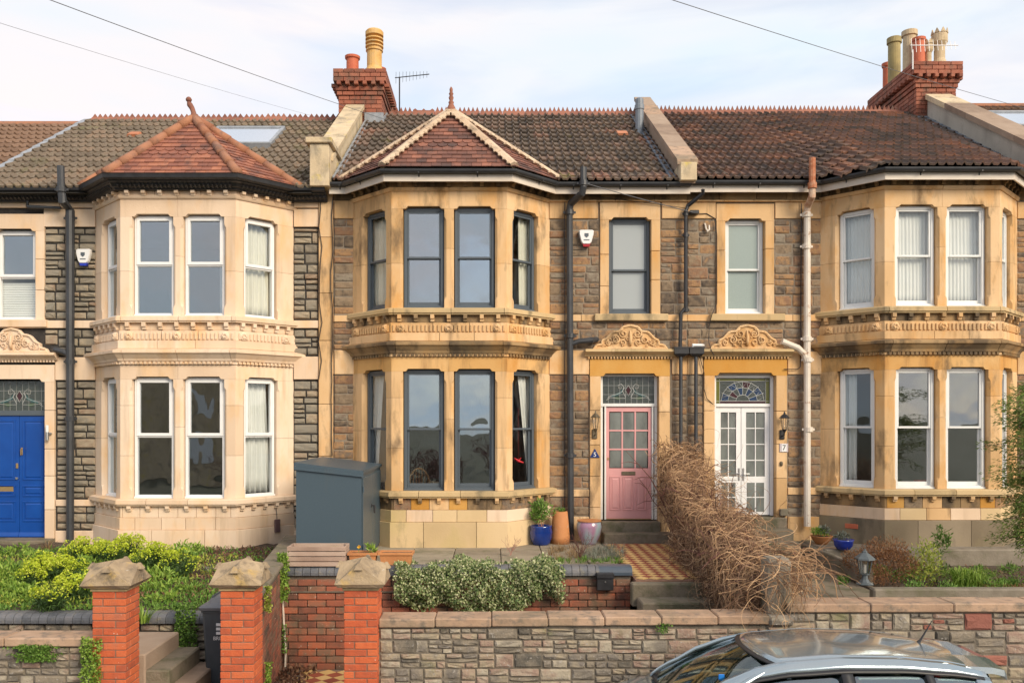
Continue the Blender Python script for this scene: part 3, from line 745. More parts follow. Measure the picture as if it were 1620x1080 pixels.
# ------------------------------------------------------------------ roofs
EY, EZ, RY, RZ = -.33, 6.2, 4.05, 8.90
SLOPE = (RZ-EZ)/(RY-EY)
def pantile_mesh(m):
    mb = MB(); n = 16; W = .305; Lr = .43
    def prof(x): # single-lap double roll
        t = (x/W*2) % 1.0
        return .062*math.exp(-((t-.30)/.15)**2)-.008*math.sin(2*math.pi*t)
    for k in range(n+1):
        x = W*k/n; z = prof(x)
        mb.v += [(x, 0, z+.058), (x, 0, z+.022), (x, Lr, z+.004)]
    for k in range(n):
        a = 3*k; b = a+3; mb.f += [(a, b, b+2, a+2), (a+1, b+1, b, a)]; mb.m += [0, 0]
    me = mb.mesh('pantile', m, smooth=False, recalc=False)
    return me
def tiles(root, roof, items, me, m_stuff, lim=300, name='pantile', odd=None):
    items.sort(key=lambda q: q[0])
    for k, M4 in items[:lim]: inst(name, (odd if odd and rnd.random() < .006 else me), roof, M4)
    if items[lim:]: merge_insts('upper_'+name+'s', [(me, q[1]) for q in items[lim:]], m_stuff, roof)
def slope_tiles(x0, x1, eave, ridge_y=RY, ridge_z=RZ, eave_z=EZ, g=.36, skip=None):
    out = []; w = .30; n = int(round((x1-x0)/w)); w = (x1-x0)/n; r = random.Random(3)
    base_dy = g*math.cos(math.atan(SLOPE)); nr = int((ridge_y-EY)/base_dy)+6
    for c in range(n):
        x = x0+c*w; ye = eave(x+w/2); yl, yr = eave(x), eave(x+w)
        for k in range(nr):
            y = ridge_y-.26-k*base_dy
            if y < ye-.02:
                if y > ye-base_dy*.98: y = ye-.0
                else: break
            f = lambda xx, yy: eave_z+(ridge_z-eave_z)*(yy-eave(xx))/(ridge_y-eave(xx))
            z = f(x, y); dzx = (f(x+w, y)-z); v = Vector((0, ridge_y-ye, ridge_z-eave_z)).normalized()
            u = Vector((w, 0, dzx)); uu = u/ .30
            nn = uu.cross(v).normalized()
            if skip and skip(x+w/2, y): continue
            z += (r.random()-.5)*.006; v2 = (v+nn*(r.random()-.5)*.02)
            M4 = Matrix(((uu.x, v2.x, nn.x, x), (uu.y, v2.y, nn.y, y), (uu.z, v2.z, nn.z, z+.012), (0, 0, 0, 1)))
            out.append((y, M4))
    return out
def ridge(root, x0, x1, z, spikes, m, y=RY, roof=None, broken=()):
    n = int((x1-x0)/.46); w = (x1-x0)/n; mb = MB()
    mb.prism([(-.15, -.07), (-.13, -.075), (0, .055), (.13, -.075), (.15, -.07), (.02, .085), (-.02, .085)], .004, w-.004, T=lambda p, q, e: (e, p, q))
    h = .095 if spikes == 5 else .075
    sp = 5 if spikes == 5 else 4; ww = (w-.02)/sp
    pl = [(.01, .07)]
    for k in range(sp):
        a = .01+k*ww
        pl += [(a+ww*.12, .09), (a+ww*.5, .09+h), (a+ww*.88, .09)] if spikes == 5 else [(a+.004, .09), (a+ww*.5, .09+h), (a+ww-.004, .09)]
    pl += [(w-.01, .07)]
    mb.prism(pl, -.012, .012, T=lambda p, q, e: (p, e, q))
    me = mb.mesh('ridge_tile', m)
    mb2 = MB(); mb2.prism([(-.15, -.07), (-.13, -.075), (0, .055), (.13, -.075), (.15, -.07), (.02, .085), (-.02, .085)], .004, w-.004, T=lambda p, q, e: (e, p, q))
    mb2.prism([(.01, .07), (.01, .11), (.06, .15), (.11, .11), (w/2-.04, .11), (w/2, .15), (w/2+.04, .11), (w-.11, .11), (w-.06, .15), (w-.01, .11), (w-.01, .07)], -.012, .012, T=lambda p, q, e: (p, e, q))
    me2 = mb2.mesh('ridge_tile', m)
    for k in range(n):
        M4 = Matrix.Translation((x0+k*w, y, z+(rnd.random()-.5)*.012)) @ Matrix.Rotation((rnd.random()-.5)*.02, 4, 'Y')
        inst('ridge_tile', me2 if k in broken else me, roof, M4)
def turret(root, cx, dz, apex_z, mt, hip_kind):
    """canted hipped roof over a bay"""
    A = Vector((cx, .0, apex_z)); z0 = 6.235+dz
    B = [Vector((cx-1.93, -.22, z0)), Vector((cx-1.10, -1.08, z0)), Vector((cx+1.10, -1.08, z0)), Vector((cx+1.93, -.22, z0))]
    yb = EY+(apex_z-dz-EZ)/SLOPE
    K = Vector((cx, yb, apex_z))
    mb = MB(); dn = Vector((0, 0, -.045))
    mb.add([A+dn]+[b+dn for b in B]+[K+dn], [(0, 1, 2), (0, 2, 3), (0, 3, 4), (0, 4, 5), (0, 5, 1), (1, 5, 4, 3, 2)])
    rf = mb.build('bay_roof', M_UNDER, root)
    W, G = .165, .115
    def tm(scallop):
        q = MB(); L = .2
        if scallop: pl = [(-.5, L)]+[(-.5+.0, .07)]+[(.5*math.cos(t)*1.0, .07-.07*abs(math.sin(t))**.8) for t in [math.pi+math.pi*k/6 for k in range(7)]]+[(.5, .07), (.5, L)]
        else: pl = [(-.5, 0), (.5, 0), (.5, L), (-.5, L)]
        pp = []
        for p in pl:
            if not pp or abs(pp[-1][0]-p[0])+abs(pp[-1][1]-p[1]) > 1e-3: pp.append(p)
        n = len(pp); top = [(x*W*.97, y, .030-.13*y) for x, y in pp]; bot = [(x*W*.97, y, .016-.13*y) for x, y in pp]
        q.v = top+bot; q.f = [tuple(range(n))]+[(i, (i+1) % n, n+(i+1) % n, n+i) for i in range(n)]; q.m = [0]*len(q.f)
        return q.mesh('plain_tile', mt)
    m0, m1 = tm(False), tm(True); faces = [(B[0], B[1]), (B[1], B[2]), (B[2], B[3])]; cnt = 0
    for fi, (p, q) in enumerate(faces):
        u = (q-p).normalized(); mid = p+u*((A-p).dot(u)); H = (A-mid).length; v = (A-mid)/H; nn = u.cross(v).normalized()
        if nn.z < 0: nn = -nn
        nr = int(H/G); uA = (A-p).dot(u); L = (q-p).length
        for k in range(nr):
            s = k*G; a = uA*s/H; b = L-(L-uA)*s/H
            sc = 5 <= nr-k-0 and k in (5, 6) if fi != 99 else False
            off = (k % 2)*W/2; x = math.floor((a-off)/W)*W+off
            while x < b:
                c0, c1 = max(x, a+.0), min(x+W, b)
                if c1-c0 > .03:
                    c = (c0+c1)/2; sx = (c1-c0)/W
                    o = p+u*c+v*s; U = u*sx; jz = (rnd.random()-.5)*.006
                    M4 = Matrix(((U.x, v.x, nn.x, o.x+nn.x*jz), (U.y, v.y, nn.y, o.y+nn.y*jz), (U.z, v.z, nn.z, o.z+nn.z*jz), (0, 0, 0, 1)))
                    inst('plain_tile', m1 if sc else m0, rf, M4); cnt += 1
                x += W
    mh = M_HIPR if hip_kind == 'round' else M_HIPC
    for i, b in enumerate(B):
        e = b+(b-A).normalized()*(-.02)+Vector((0, 0, .03)); a = A+Vector((0, 0, .04)); n = 5 if hip_kind != 'round' else 6
        d = (a-e)
        for k in range(n):
            s, t = e+d*((k+.01)/n), e+d*((k+.99)/n); q = MB()
            if hip_kind == 'round': q.tube([s, t], [.085, .07], 8)
            else:
                side = d.cross(Vector((0, 0, 1))).normalized(); up = side.cross(d).normalized()
                if up.z < 0: up = -up
                w1 = .10
                q.loft([[c+side*w1, c+side*w1*.45+up*.05, c-side*w1*.45+up*.05, c-side*w1, c-up*.07] for c in (s, t)])
                for j in (-1, 1):
                    for z_ in range(3):
                        c = s+(t-s)*((z_+.5)/3)+side*j*w1*.95; q.box(c.x-.03, c.x+.03, c.y-.03, c.y+.03, c.z-.035, c.z+.012, .01)
            q.build('hip_tile', mh, rf, smooth=(hip_kind == 'round'))
    MB().tube([A+Vector((0, .05, .0)), K+Vector((0, 0, .0))], .07, 8).build('bay_ridge_tile', mh, rf)
    return rf, A
def shell(root, xl, xr, dz, cx, mt_back, holes, rubm, side=True):
    """backing wall, rooms, rear of the house"""
    mb = MB(); holed(xl, xr, -1.3, 6.17+dz, .024 if rubm is M_MORTB else .011, .30, holes, mb); mb.build('front_wall', rubm, root)
    mb = MB(); y1 = 8.2
    mb.box(xl, xl+.12, .30, y1, -1.3, 6.15+dz); mb.box(xr-.12, xr, .30, y1, -1.3, 6.15+dz); mb.box(xl+.12, xr-.12, y1-.25, y1, -1.3, 6.15+dz)
    mb.box(xl+.12, xr-.12, 3.8, 3.92, -1.3, 6.15+dz); mb.build('inner_wall', M_ROOM, root)
    P = [(xl+.125, .31), (cx-HW+.12, .31)]+[(cx-HW+.28, .0), (cx-HF+.06, -BD+.15), (cx+HF-.06, -BD+.15), (cx+HW-.28, .0)]+[(cx+HW-.12, .31), (xr-.125, .31), (xr-.125, 3.79), (xl+.125, 3.79)]
    for z, t in ((.25, .12), (3.30, .30), (6.0, .1)):
        MB().prism(P, z+dz, z+dz+t, T=lambda p, q, e: (p, q, e)).build('floor_slab', M_ROOMD if z < 1 else M_ROOM, root)
def main_roof(root, xl, xr, dz, eave, cx=None, tm=None):
    mb = MB(); e = .05; k = 24
    xs = [xl+(xr-xl)*i/k for i in range(k+1)]
    vs = [(x, eave(x), EZ+dz-e) for x in xs]+[(x, RY, RZ+dz-e) for x in xs]+[(x, 8.35, 6.1+dz) for x in xs]+[(x, .33, EZ+dz-.06) for x in xs]
    n = k+1
    fs = [(i, i+1, n+i+1, n+i) for i in range(k)]+[(n+i, n+i+1, 2*n+i+1, 2*n+i) for i in range(k)]+[(2*n+i, 2*n+i+1, 3*n+i+1, 3*n+i) for i in range(k)]+[(3*n+i, 3*n+i+1, i+1, i) for i in range(k)]
    fs += [(0, n, 2*n, 3*n), (k, 3*n+k, 2*n+k, n+k)]
    mb.add(vs, fs); return mb.build('roof', M_UNDER, root)
def mat_stuff(m, name, w=.5):
    c = m.copy(); c.name = name
    N, L = c.node_tree.nodes, c.node_tree.links
    oi = [n for n in N if n.type == 'OBJECT_INFO']; g = [n for n in N if n.type == 'NEW_GEOMETRY'][0]
    for o_ in oi:
        for l in list(o_.outputs['Random'].links): L.new(g.outputs['Random Per Island'], l.to_socket)
    return c
TM_L, TM_M, TM_R, TM_B = pantile_mesh(M_PANL), pantile_mesh(M_PANM), pantile_mesh(M_PANR), pantile_mesh(M_PANB)
TM_O = pantile_mesh(M_PANO)
SM_L, SM_M, SM_R, SM_B = [mat_stuff(m, m.name+'_upper') for m in (M_PANL, M_PANM, M_PANR, M_PANB)]

# ================================================================== THE GROUND
def slab(name, x0, x1, y0, y1, z0, z1, m, kind='structure', c=.0, parent=None, label=None):
    o = MB().box(x0, x1, y0, y1, z0, z1, c).build(name, m, parent, label=label)
    if kind and parent is None: o['kind'] = kind
    return o
PAVZ, ROADZ = -1.20, -1.32
mb = MB(); mb.add([(-400, -400, ROADZ-.03), (400, -400, ROADZ-.03), (400, 400, ROADZ-.03), (-400, 400, ROADZ-.03)], [(0, 1, 2, 3)])
struct(mb.build('ground', mat('far_ground', [(.06, .07, .04), (.10, .09, .06)], .3, .95)))
mb = MB(); mb.add([(-60, -14, ROADZ-.004), (60, -14, ROADZ-.004), (60, -6.40, ROADZ-.004), (-60, -6.40, ROADZ-.004)], [(0, 1, 2, 3)]); struct(mb.build('road', M_ASPH))
slab('pavement', -60, 60, -6.30, -6.0, ROADZ-.02, PAVZ, M_PAVE)
slab('kerb', -60, 60, -6.42, -6.302, ROADZ-.02, PAVZ+.004, M_CONC)

# ================================================================== HOUSES
def no_eave(x): return EY
# ---- left house
HL = thing('terraced_house', (-6.0, 0, 0), 'pale stone terraced house with blue front door, white window frames and black gutter', 'house', 'terraced houses')
cwL = 24
XL0, XL1 = -9.10, -3.057
dcL = PX(24); holesL = [(CXL-HW+.03, CXL+HW-.03, -.1, 6.10), (PX(-8)-.02, PX(57)+.02, PZ(507), PZ(362)), (PX(-24)-.02, PX(72)+.02, PZ(852), PZ(600))]
shell(HL, XL0, XL1, DZL, CXL, None, holesL, M_MORTB)
bpL, FLL, FFL, FRL = bay(HL, CXL, DZL, S_L)
eaves(HL, bpL, XL0-.3, XL1+.16, DZL, True)
kw = dict(hr=(.10, .21), wr=(.17, .36), gap=.021)
for r_ in ((70, 151, 361, 505), (91, 151, 521, 563), (89, 151, 603, 788), (89, 151, 801, 837), (464, 503, 361, 505), (464, 503, 521, 562), (464, 503, 602, 785), (464, 503, 800, 837)):
    panel(HL, r_, ST_L, **kw)
panel(HL, (70, 91, 521, 546), ST_L, **kw)
A = lambda a, b, c, d, m, **k: ashlar(k.pop('root', HL), PX(a), PX(b), PZ(d), PZ(c), m, **k)
for q in ((-60, 151, 300, 329), (465, 504, 300, 329), (70, 151, 331, 359), (465, 504, 331, 359), (-60, -22, 331, 505), (-60, 151, 507, 519), (465, 504, 507, 519),
          (88, 151, 565, 601), (465, 504, 564, 600), (89, 151, 790, 800), (465, 504, 787, 799), (88, 151, 839, 900), (465, 504, 839, 900), (-60, -45, 565, 900)):
    A(*q, M_L)
A(-16, 151, 497+10, 519, M_L, d=.05) if False else None
MB().box(PX(-22), PX(76), -.07, .05, PZ(518), PZ(506), .01, T=lambda x, y, z: (x, y, z)).build('window_sill', M_L, HL)
wall_window(HL, PX(24), PX(57)-PX(-9), PZ(506), PZ(366), M_L, M_WHITE, G_MID, G_LOW, 'casement', .5)
door_surround(HL, PX(24), PX(72)-PX(-24), PZ(604), PZ(900), PZ(562), M_L, M_L, .17)
pediment(HL, PX(22), PZ(562)+.04, M_L, False)
# ---- middle house
HM = thing('terraced_house', (.2, 0, 0), 'golden stone terraced house with pink front door and grey window frames', 'house', 'terraced houses')
XM0, XM1 = -3.055, PX(1087)
holesM = [(CXM-HW+.03, CXM+HW-.03, -.1, 6.10), (PX(963)-.02, PX(1030)+.02, PZ(498), PZ(344)), (PX(950)-.02, PX(1042)+.02, PZ(836), PZ(592))]
shell(HM, XM0, XM1, DZM, CXM, None, holesM, M_MORT)
bpM, FLM, FFM, FRM = bay(HM, CXM, DZM, S_M)
eaves(HM, bpM, XM0+.22, XM1, DZM, False)
kw = dict(hr=(.12, .22), wr=(.18, .38), gap=.011, depth=.035)
for r_ in ((527, 560, 347, 497), (527, 560, 510, 553), (527, 560, 593, 772), (527, 560, 786, 815), (869, 948, 348, 497), (1045, 1087, 348, 497), (869, 1087, 509, 552), (869, 932, 593, 772), (1063, 1087, 593, 858), (869, 932, 786, 815)):
    panel(HM, r_, ST_M, **kw)
for q in ((527, 560, 318, 346), (527, 560, 499, 509), (527, 560, 554, 592), (527, 560, 774, 785), (527, 560, 817, 862), (869, 946, 320, 346), (1047, 1087, 320, 346), (869, 1087, 498, 508), (869, 932, 554, 592), (1063, 1087, 554, 592), (869, 932, 774, 785), (869, 932, 817, 862)):
    A(*q, M_M, root=HM)
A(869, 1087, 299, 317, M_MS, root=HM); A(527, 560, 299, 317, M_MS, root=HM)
ashlar(HM, PX(869), PX(1087), PZ(320), PZ(317.5), M_M, .06)
ashlar(HM, PX(505), PX(527), -.3, PZ(296), M_M, .05, step=.9)
MB().box(PX(940), PX(1056), -.09, .05, PZ(508), PZ(497), .01).build('window_sill', M_SILLD, HM)
wall_window(HM, PX(996.5), PX(1030)-PX(963), PZ(497), PZ(348), M_M, M_GREY, G_FROST, G_FROST, 'sash', .47)
door_surround(HM, PX(996), PX(1042)-PX(950), PZ(595), -.1, PZ(553), M_M, M_OR)
pediment(HM, PX(996), PZ(553), M_M, True)
# ---- right house
HR = thing('terraced_house', (6.6, 0, 0), 'golden stone terraced house with white double front doors and white window frames', 'house', 'terraced houses')
XR0, XR1 = PX(1087)+.002, 9.85
holesR = [(CXR-HW+.03, CXR+HW-.03, -.1, 6.10), (PX(1147)-.02, PX(1210)+.02, PZ(498), PZ(346)), (PX(1130)-.02, PX(1227)+.02, PZ(836), PZ(592))]
shell(HR, XR0, XR1, DZR, CXR, None, holesR, M_MORT)
bpR, FLR, FFR, FRR = bay(HR, CXR, DZR, S_R)
eaves(HR, bpR, XR0, XR1+.2, DZR, False)
for r_ in ((1087.5, 1133, 348, 497), (1225, 1299, 348, 497), (1087.5, 1299, 509, 554), (1087.5, 1112, 593, 858), (1246, 1299, 593, 770), (1246, 1299, 783, 815), (1609, 1660, 348, 497), (1609, 1660, 509, 554), (1609, 1660, 593, 770), (1609, 1660, 783, 815)):
    panel(HR, r_, ST_M, **kw)
for q in ((1087.5, 1132, 320, 346), (1226, 1299, 320, 346), (1087.5, 1299, 498, 508), (1087.5, 1112, 556, 592), (1246, 1299, 556, 592), (1246, 1299, 771, 782), (1246, 1299, 817, 870), (1609, 1660, 320, 346), (1609, 1660, 498, 508), (1609, 1660, 556, 592), (1609, 1660, 771, 782), (1609, 1660, 817, 870)):
    A(*q, M_M, root=HR)
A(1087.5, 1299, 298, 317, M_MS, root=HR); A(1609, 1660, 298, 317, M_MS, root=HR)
ashlar(HR, PX(1087.5), PX(1299), PZ(320), PZ(317.5), M_M, .06)
MB().box(PX(1122), PX(1240), -.09, .05, PZ(508), PZ(497), .01).build('window_sill', M_SILLD, HR)
wall_window(HR, PX(1178.5), PX(1210)-PX(1147), PZ(497), PZ(350), M_M, M_WHITEP, G_FROSTG, G_FROSTG, 'sash', .48)
door_surround(HR, PX(1178.5), PX(1227)-PX(1130), PZ(594), -.1, PZ(553), M_M, M_OR)
pediment(HR, PX(1180), PZ(553), M_M, True)
# terracotta air brick
MB().box(PX(1352)*.96, PX(1352)*.96+.2, -.60, -.56, .16, .24, .004).build('air_brick', M_POTR, HR) if False else None

# ---- roofs
def tskip(cx, yb):
    return lambda x, y: abs(x-cx) < 1.80*(1-(y+.25)/(yb+.25))-.12 and y < yb
rL = main_roof(HL, -9.05, -3.13, DZL, no_eave); rM = main_roof(HM, -2.80, 3.24, DZM, no_eave)
def eaveR(x):
    a = abs(x-CXR)
    if a > 1.84: return EY
    if a < 1.08: return -1.09
    return EY+(-1.09-EY)*(1.84-a)/(1.84-1.08)
rR = main_roof(HR, 3.45, 9.45, DZR, eaveR)
def shift(items, dz): return [(k, Matrix.Translation((0, 0, dz)) @ M4) for k, M4 in items]
ybL = EY+(7.39+.13-EZ)/SLOPE; ybM = EY+(7.52-EZ)/SLOPE
tiles(HL, rL, shift(slope_tiles(-9.0, -3.13, no_eave, skip=tskip(CXL, ybL)), DZL), TM_L, SM_L, odd=TM_O)
tiles(HM, rM, slope_tiles(-2.74, 3.20, no_eave, skip=tskip(CXM, ybM)), TM_M, SM_M)
tiles(HR, rR, shift(slope_tiles(3.48, 9.40, eaveR), DZR), TM_R, SM_R)
ridge(HL, -8.95, -3.15, RZ+DZL+.02, 4, M_CREST, roof=rL)
ridge(HM, -2.30, 3.22, RZ+.02, 5, M_CREST, roof=rM, broken=(1,))
ridge(HR, 3.52, 9.15, RZ+DZR+.02, 5, M_CREST, roof=rR)
tfL, AL = turret(HL, CXL, DZL, 7.39, M_PLT, 'round'); tfM, AM = turret(HM, CXM, DZM, 7.52, M_PLTM, 'mortar')
# finials
f = MB(); a = AL
pts = [(0, .05), (.005, .0), (.02, .10), (.01, .18), (-.02, .24), (-.045, .30), (-.055, .35), (-.05, .40)]
f.tube([(a.x+x*1.3-.03, a.y-.02, a.z+z) for x, z in [(.03, -.02), (.03, .06), (.02, .13), (.0, .20), (-.03, .26), (-.045, .31)]], [.085, .055, .042, .045, .05, .03], 9)
f.lathe([(.01, 0), (.045, .02), (.055, .05), (.035, .085), (.008, .10)], (a.x-.085, a.y-.02, a.z+.30), 10)
f.build('finial', M_CREST, HL, smooth=True)
f = MB(); a = AM; f.lathe([(.09, -.03), (.075, .05), (.04, .12), (.05, .15), (.03, .18), (.045, .23), (.028, .27), (.042, .30), (.025, .33), (.03, .38), (.012, .42)], (a.x, a.y-.02, a.z+.02), 10); f.build('finial', M_CREST, HM, smooth=True)
# vent tiles, skylight, soil vent
def on_roof(x, y, dz=0): return Vector((x, y, EZ+SLOPE*(y-EY)+dz))
def vent_tile(root, x, y, dz):
    p = on_roof(x, y, dz)+Vector((0, 0, .05)); v = Vector((0, 1, SLOPE)).normalized(); n = Vector((0, -SLOPE, 1)).normalized(); q = MB()
    q.loft([[p+Vector((a*w, 0, 0))+v*l+n*h for a, h in ((-1, 0), (-.8, hh), (.8, hh), (1, 0))] for l, w, hh in ((-.12, .13, .075), (.10, .12, .07), (.22, .10, .01))]); q.build('vent_tile', M_PANO, root)
vent_tile(HL, -7.45, 2.75, DZL); vent_tile(HM, 2.62, 2.35, 0)
def skylight(root, x0, x1, y0, y1, dz):
    cs = [on_roof(x, y, dz)+Vector((0, -.05, .09)) for x, y in ((x0, y0), (x1, y0), (x1, y1), (x0, y1))]
    n = Vector((0, -SLOPE, 1)).normalized(); q = MB()
    U = (cs[1]-cs[0]).normalized(); V = (cs[3]-cs[0]).normalized(); W = (cs[1]-cs[0]).length; H = (cs[3]-cs[0]).length
    T = lambda x, y, z: cs[0]+U*x+V*y+n*z
    w = .07
    q.box(0, W, 0, w, -.1, .05, .01, T=T); q.box(0, W, H-w, H, -.1, .05, .01, T=T); q.box(0, w, w, H-w, -.1, .045, .01, T=T); q.box(W-w, W, w, H-w, -.1, .045, .01, T=T)
    s = q.build('skylight', M_LEAD, root); g = MB(); g.box(w, W-w, w, H-w, -.02, .02, T=T); g.build('pane', G_ROOF, s)
skylight(HL, -5.85, -4.40, 1.95, 3.15, DZL)
q = MB(); p = on_roof(3.02, 2.6); q.lathe([(.10, -.1), (.10, .05), (.085, .06), (.085, .50), (.10, .51), (.10, .60), (.085, .61), (.085, .72), (.05, .75)], tuple(p), 12); q.build('roof_vent_pipe', M_LEADB, HM)

# party parapets
def parapet(root, x0, x1, y0, y1, top, side_m, cop_m, dz, thick=.09, kneel=True, kz=None, n=6, sub=None):
    zf = lambda y: EZ+SLOPE*(y-EY)+dz
    q = MB(); q.prism([(y0, zf(y0)-.0), (y0+.7, zf(y0)-.0), (y1, zf(y1)-.5), (y1, zf(y1)+top-thick), (y0, zf(y0)+top-thick)], x0+.03, x1-.03, T=lambda p, r, e: (e, p, r))
    pw = q.build('parapet_wall', side_m, root)
    for k in range(n):
        a, b = y0+(y1-y0)*k/n+.004, y0+(y1-y0)*(k+1)/n-.004
        q = MB(); q.prism([(a, zf(a)+top-thick+.001), (b, zf(b)+top-thick+.001), (b, zf(b)+top), (a, zf(a)+top)], x0-.02, x1+.02, T=lambda p, r, e: (e, p, r))
        q.build('coping_stone', cop_m[k % len(cop_m)] if isinstance(cop_m, list) else cop_m, root)
    return pw
parapet(HM, -3.15, -2.79, -.20, 3.40, .42, M_PARA, M_PARA, 0)
q = MB(); q.box(-3.135, -2.805, -.42, .55, 6.12, 6.84, .01); q.build('kneeler', M_PARA, HM)
q = MB(); q.box(-3.20, -2.75, -.47, .58, 6.842, 6.94, .012); q.build('kneeler_cap', M_PARA, HM)
parapet(HR, 3.18, 3.50, -.36, 4.12, .41, M_PARB, [M_COP, M_PARB, M_PARB, M_PARB, M_COP, M_PARB], 0)
q = MB(); q.box(3.20, 3.48, -.44, .1, 6.21, 6.52, .01); q.build('kneeler', M_PARA, HR)
parapet(HR, 9.44, 9.95, -.35, 3.60, .60, M_PARR, [M_PARB, M_PARB, M_PARB, M_PARB, M_PARA], 0, thick=.12, n=5)
# lead / slate flashings along the parapets, as stepped pieces
def flashing(root, x, y0, y1, dz, m, n=11, w=.13):
    for k in range(n):
        a = y0+(y1-y0)*k/n; b = y0+(y1-y0)*(k+1)/n+.05
        pa, pb = on_roof(x, a, dz), on_roof(x, b, dz); q = MB()
        q.loft([[(p.x-w, p.y, p.z+.07+h), (p.x+w, p.y, p.z+.07+h), (p.x+w, p.y, p.z+.035+h), (p.x-w, p.y, p.z+.035+h)] for p, h in ((pa, .02), (pb, 0))])
        q.build('flashing', m, root)
flashing(HM, -2.72, -.25, 3.4, 0, M_LEAD, 15, .055); flashing(HM, 3.10, -.25, 3.9, 0, M_LEADB, 15, .06); flashing(HR, 9.33, -.2, 3.8, DZR, M_LEADB, 14, .14)
flashing(HL, -9.05, -.2, 4.0, DZL, M_LEAD, 10, .08)

# chimneys
def brick_mesh(m, L=.215, W=.1025, H=.065, c=.004):
    return MB().box(-L/2, L/2, -W/2, W/2, -H/2, H/2, c).mesh('brick', m)
BM_C = brick_mesh(M_BRC, .235, .11, .083, .006)
def chimney(root, x0, x1, y0, y1, zt, pots, zbase):
    core = MB(); core.box(x0+.02, x1-.02, y0+.02, y1-.02, zbase, zt-.06); ch = core.build('chimney', M_BRM, root)
    ch_h = .092; k = 0; z = zt-ch_h/2
    offs = [.10, .10, .10, .055, .055, .03, .0]
    while z > zbase+.05 and k < 14:
        o = offs[min(k, 6)]
        if k == 3: # cogged course of little blocks
            for fx in range(int((x1-x0+.12)/.16)):
                u = x0-.03+.06+fx*((x1-x0+.06)/ (int((x1-x0+.12)/.16)-1)*.93)
                inst('brick', BM_C, ch, Matrix.Translation((u, y0-.05, z)) @ Matrix.Rotation(R(90), 4, 'Z') @ Matrix.Diagonal((.9, .75, .9, 1)))
            for side, xx in ((0, x0-.05), (1, x1+.05)):
                for fy in range(12): inst('brick', BM_C, ch, Matrix.Translation((xx, y0+.06+fy*(y1-y0-.12)/11, z)) @ Matrix.Diagonal((.9, .75, .9, 1)))
        else:
            xa, xb, ya, yb = x0-o, x1+o, y0-o, y1+o
            n = max(3, round((xb-xa)/.245)); w = (xb-xa)/n; sh = (k % 2)*.5
            for i in range(n+(1 if sh else 0)):
                a, b = max(xa, xa+(i-sh)*w), min(xb, xa+(i+1-sh)*w)
                for y_ in (ya+.055, yb-.055): inst('brick', BM_C, ch, Matrix.Translation(((a+b)/2, y_, z)) @ Matrix.Diagonal(((b-a-.01)/.235, 1, 1, 1)))
            ny = max(5, round((yb-ya-.22)/.245)); w = (yb-ya-.22)/ny
            for i in range(ny):
                c = ya+.11+(i+.5)*w
                for x_ in (xa+.055, xb-.055): inst('brick', BM_C, ch, Matrix.Translation((x_, c, z)) @ Matrix.Rotation(R(90), 4, 'Z') @ Matrix.Diagonal(((w-.01)/.235, 1, 1, 1)))
        z -= ch_h; k += 1
    fl = MB(); fl.loft([[(x0-.06, y0-.06, zt-.03), (x1+.06, y0-.06, zt-.03), (x1+.06, y1+.06, zt-.03), (x0-.06, y1+.06, zt-.03)], [(x0+.15, y0+.15, zt+.07), (x1-.15, y0+.15, zt+.07), (x1-.15, y1-.15, zt+.07), (x0+.15, y1-.15, zt+.07)]])
    fl.build('flaunching', M_PARB, ch)
    for (x, y, prof, m, crown, lab) in pots:
        q = MB(); q.lathe(prof, (x, y, zt+.02), 18)
        if crown:
            r_, h_ = crown
            for t in range(8):
                aa = t*math.pi/4; c = Vector((x+r_*math.cos(aa), y+r_*math.sin(aa), zt+.02+h_)); tn = Vector((-math.sin(aa), math.cos(aa), 0))
                q.loft([[c-tn*.055+Vector((0, 0, -.01)), c+tn*.055+Vector((0, 0, -.01)), c+tn*.055*1.0+Vector((.02*math.cos(aa), .02*math.sin(aa), -.01)), c-tn*.055+Vector((.02*math.cos(aa), .02*math.sin(aa), -.01))], [c-tn*.006+Vector((0, 0, .09)), c+tn*.006+Vector((0, 0, .09)), c+tn*.006+Vector((.015*math.cos(aa), .015*math.sin(aa), .09)), c-tn*.006+Vector((.015*math.cos(aa), .015*math.sin(aa), .09))]])
        q.build('chimney_pot', m, ch, smooth=False, label=lab)
    return ch
louv = [(.30, 0), (.24, .05), (.19, .13), (.165, .18), (.165, .47), (.19, .48), (.19, .50), (.165, .51), (.165, .54), (.20, .55), (.20, .575), (.12, .58), (.12, .60), (.20, .62), (.20, .645), (.12, .65), (.12, .67), (.20, .69), (.20, .715), (.12, .72), (.12, .745), (.20, .765), (.20, .84), (.17, .87), (.12, .89)]
short = [(.14, 0), (.135, .42), (.165, .44), (.17, .49), (.13, .50), (.11, .35)]
bead = [(.15, 0), (.13, .25), (.16, .30), (.13, .34), (.16, .38), (.13, .42), (.16, .46), (.13, .50), (.15, .55), (.12, .56)]
chimney(HM, -3.34, -2.40, 3.42, 5.30, 9.67, [(-3.12, 3.95, short, M_POTR, None, 'short red clay chimney pot'), (-2.62, 3.85, [(r_, z*1.17) for r_, z in louv], M_POTY, None, 'tall yellow louvred chimney pot'), (-2.62, 4.75, bead, M_POTR, None, 'red beaded chimney pot behind the yellow one')], 8.2)
tallp = [(.17, 0), (.165, .70), (.20, .71), (.20, .80), (.17, .81), (.14, .78)]
crn = [(.22, 0), (.19, .08), (.15, .14), (.15, .34), (.19, .37), (.22, .40), (.22, .52), (.20, .54), (.17, .52)]
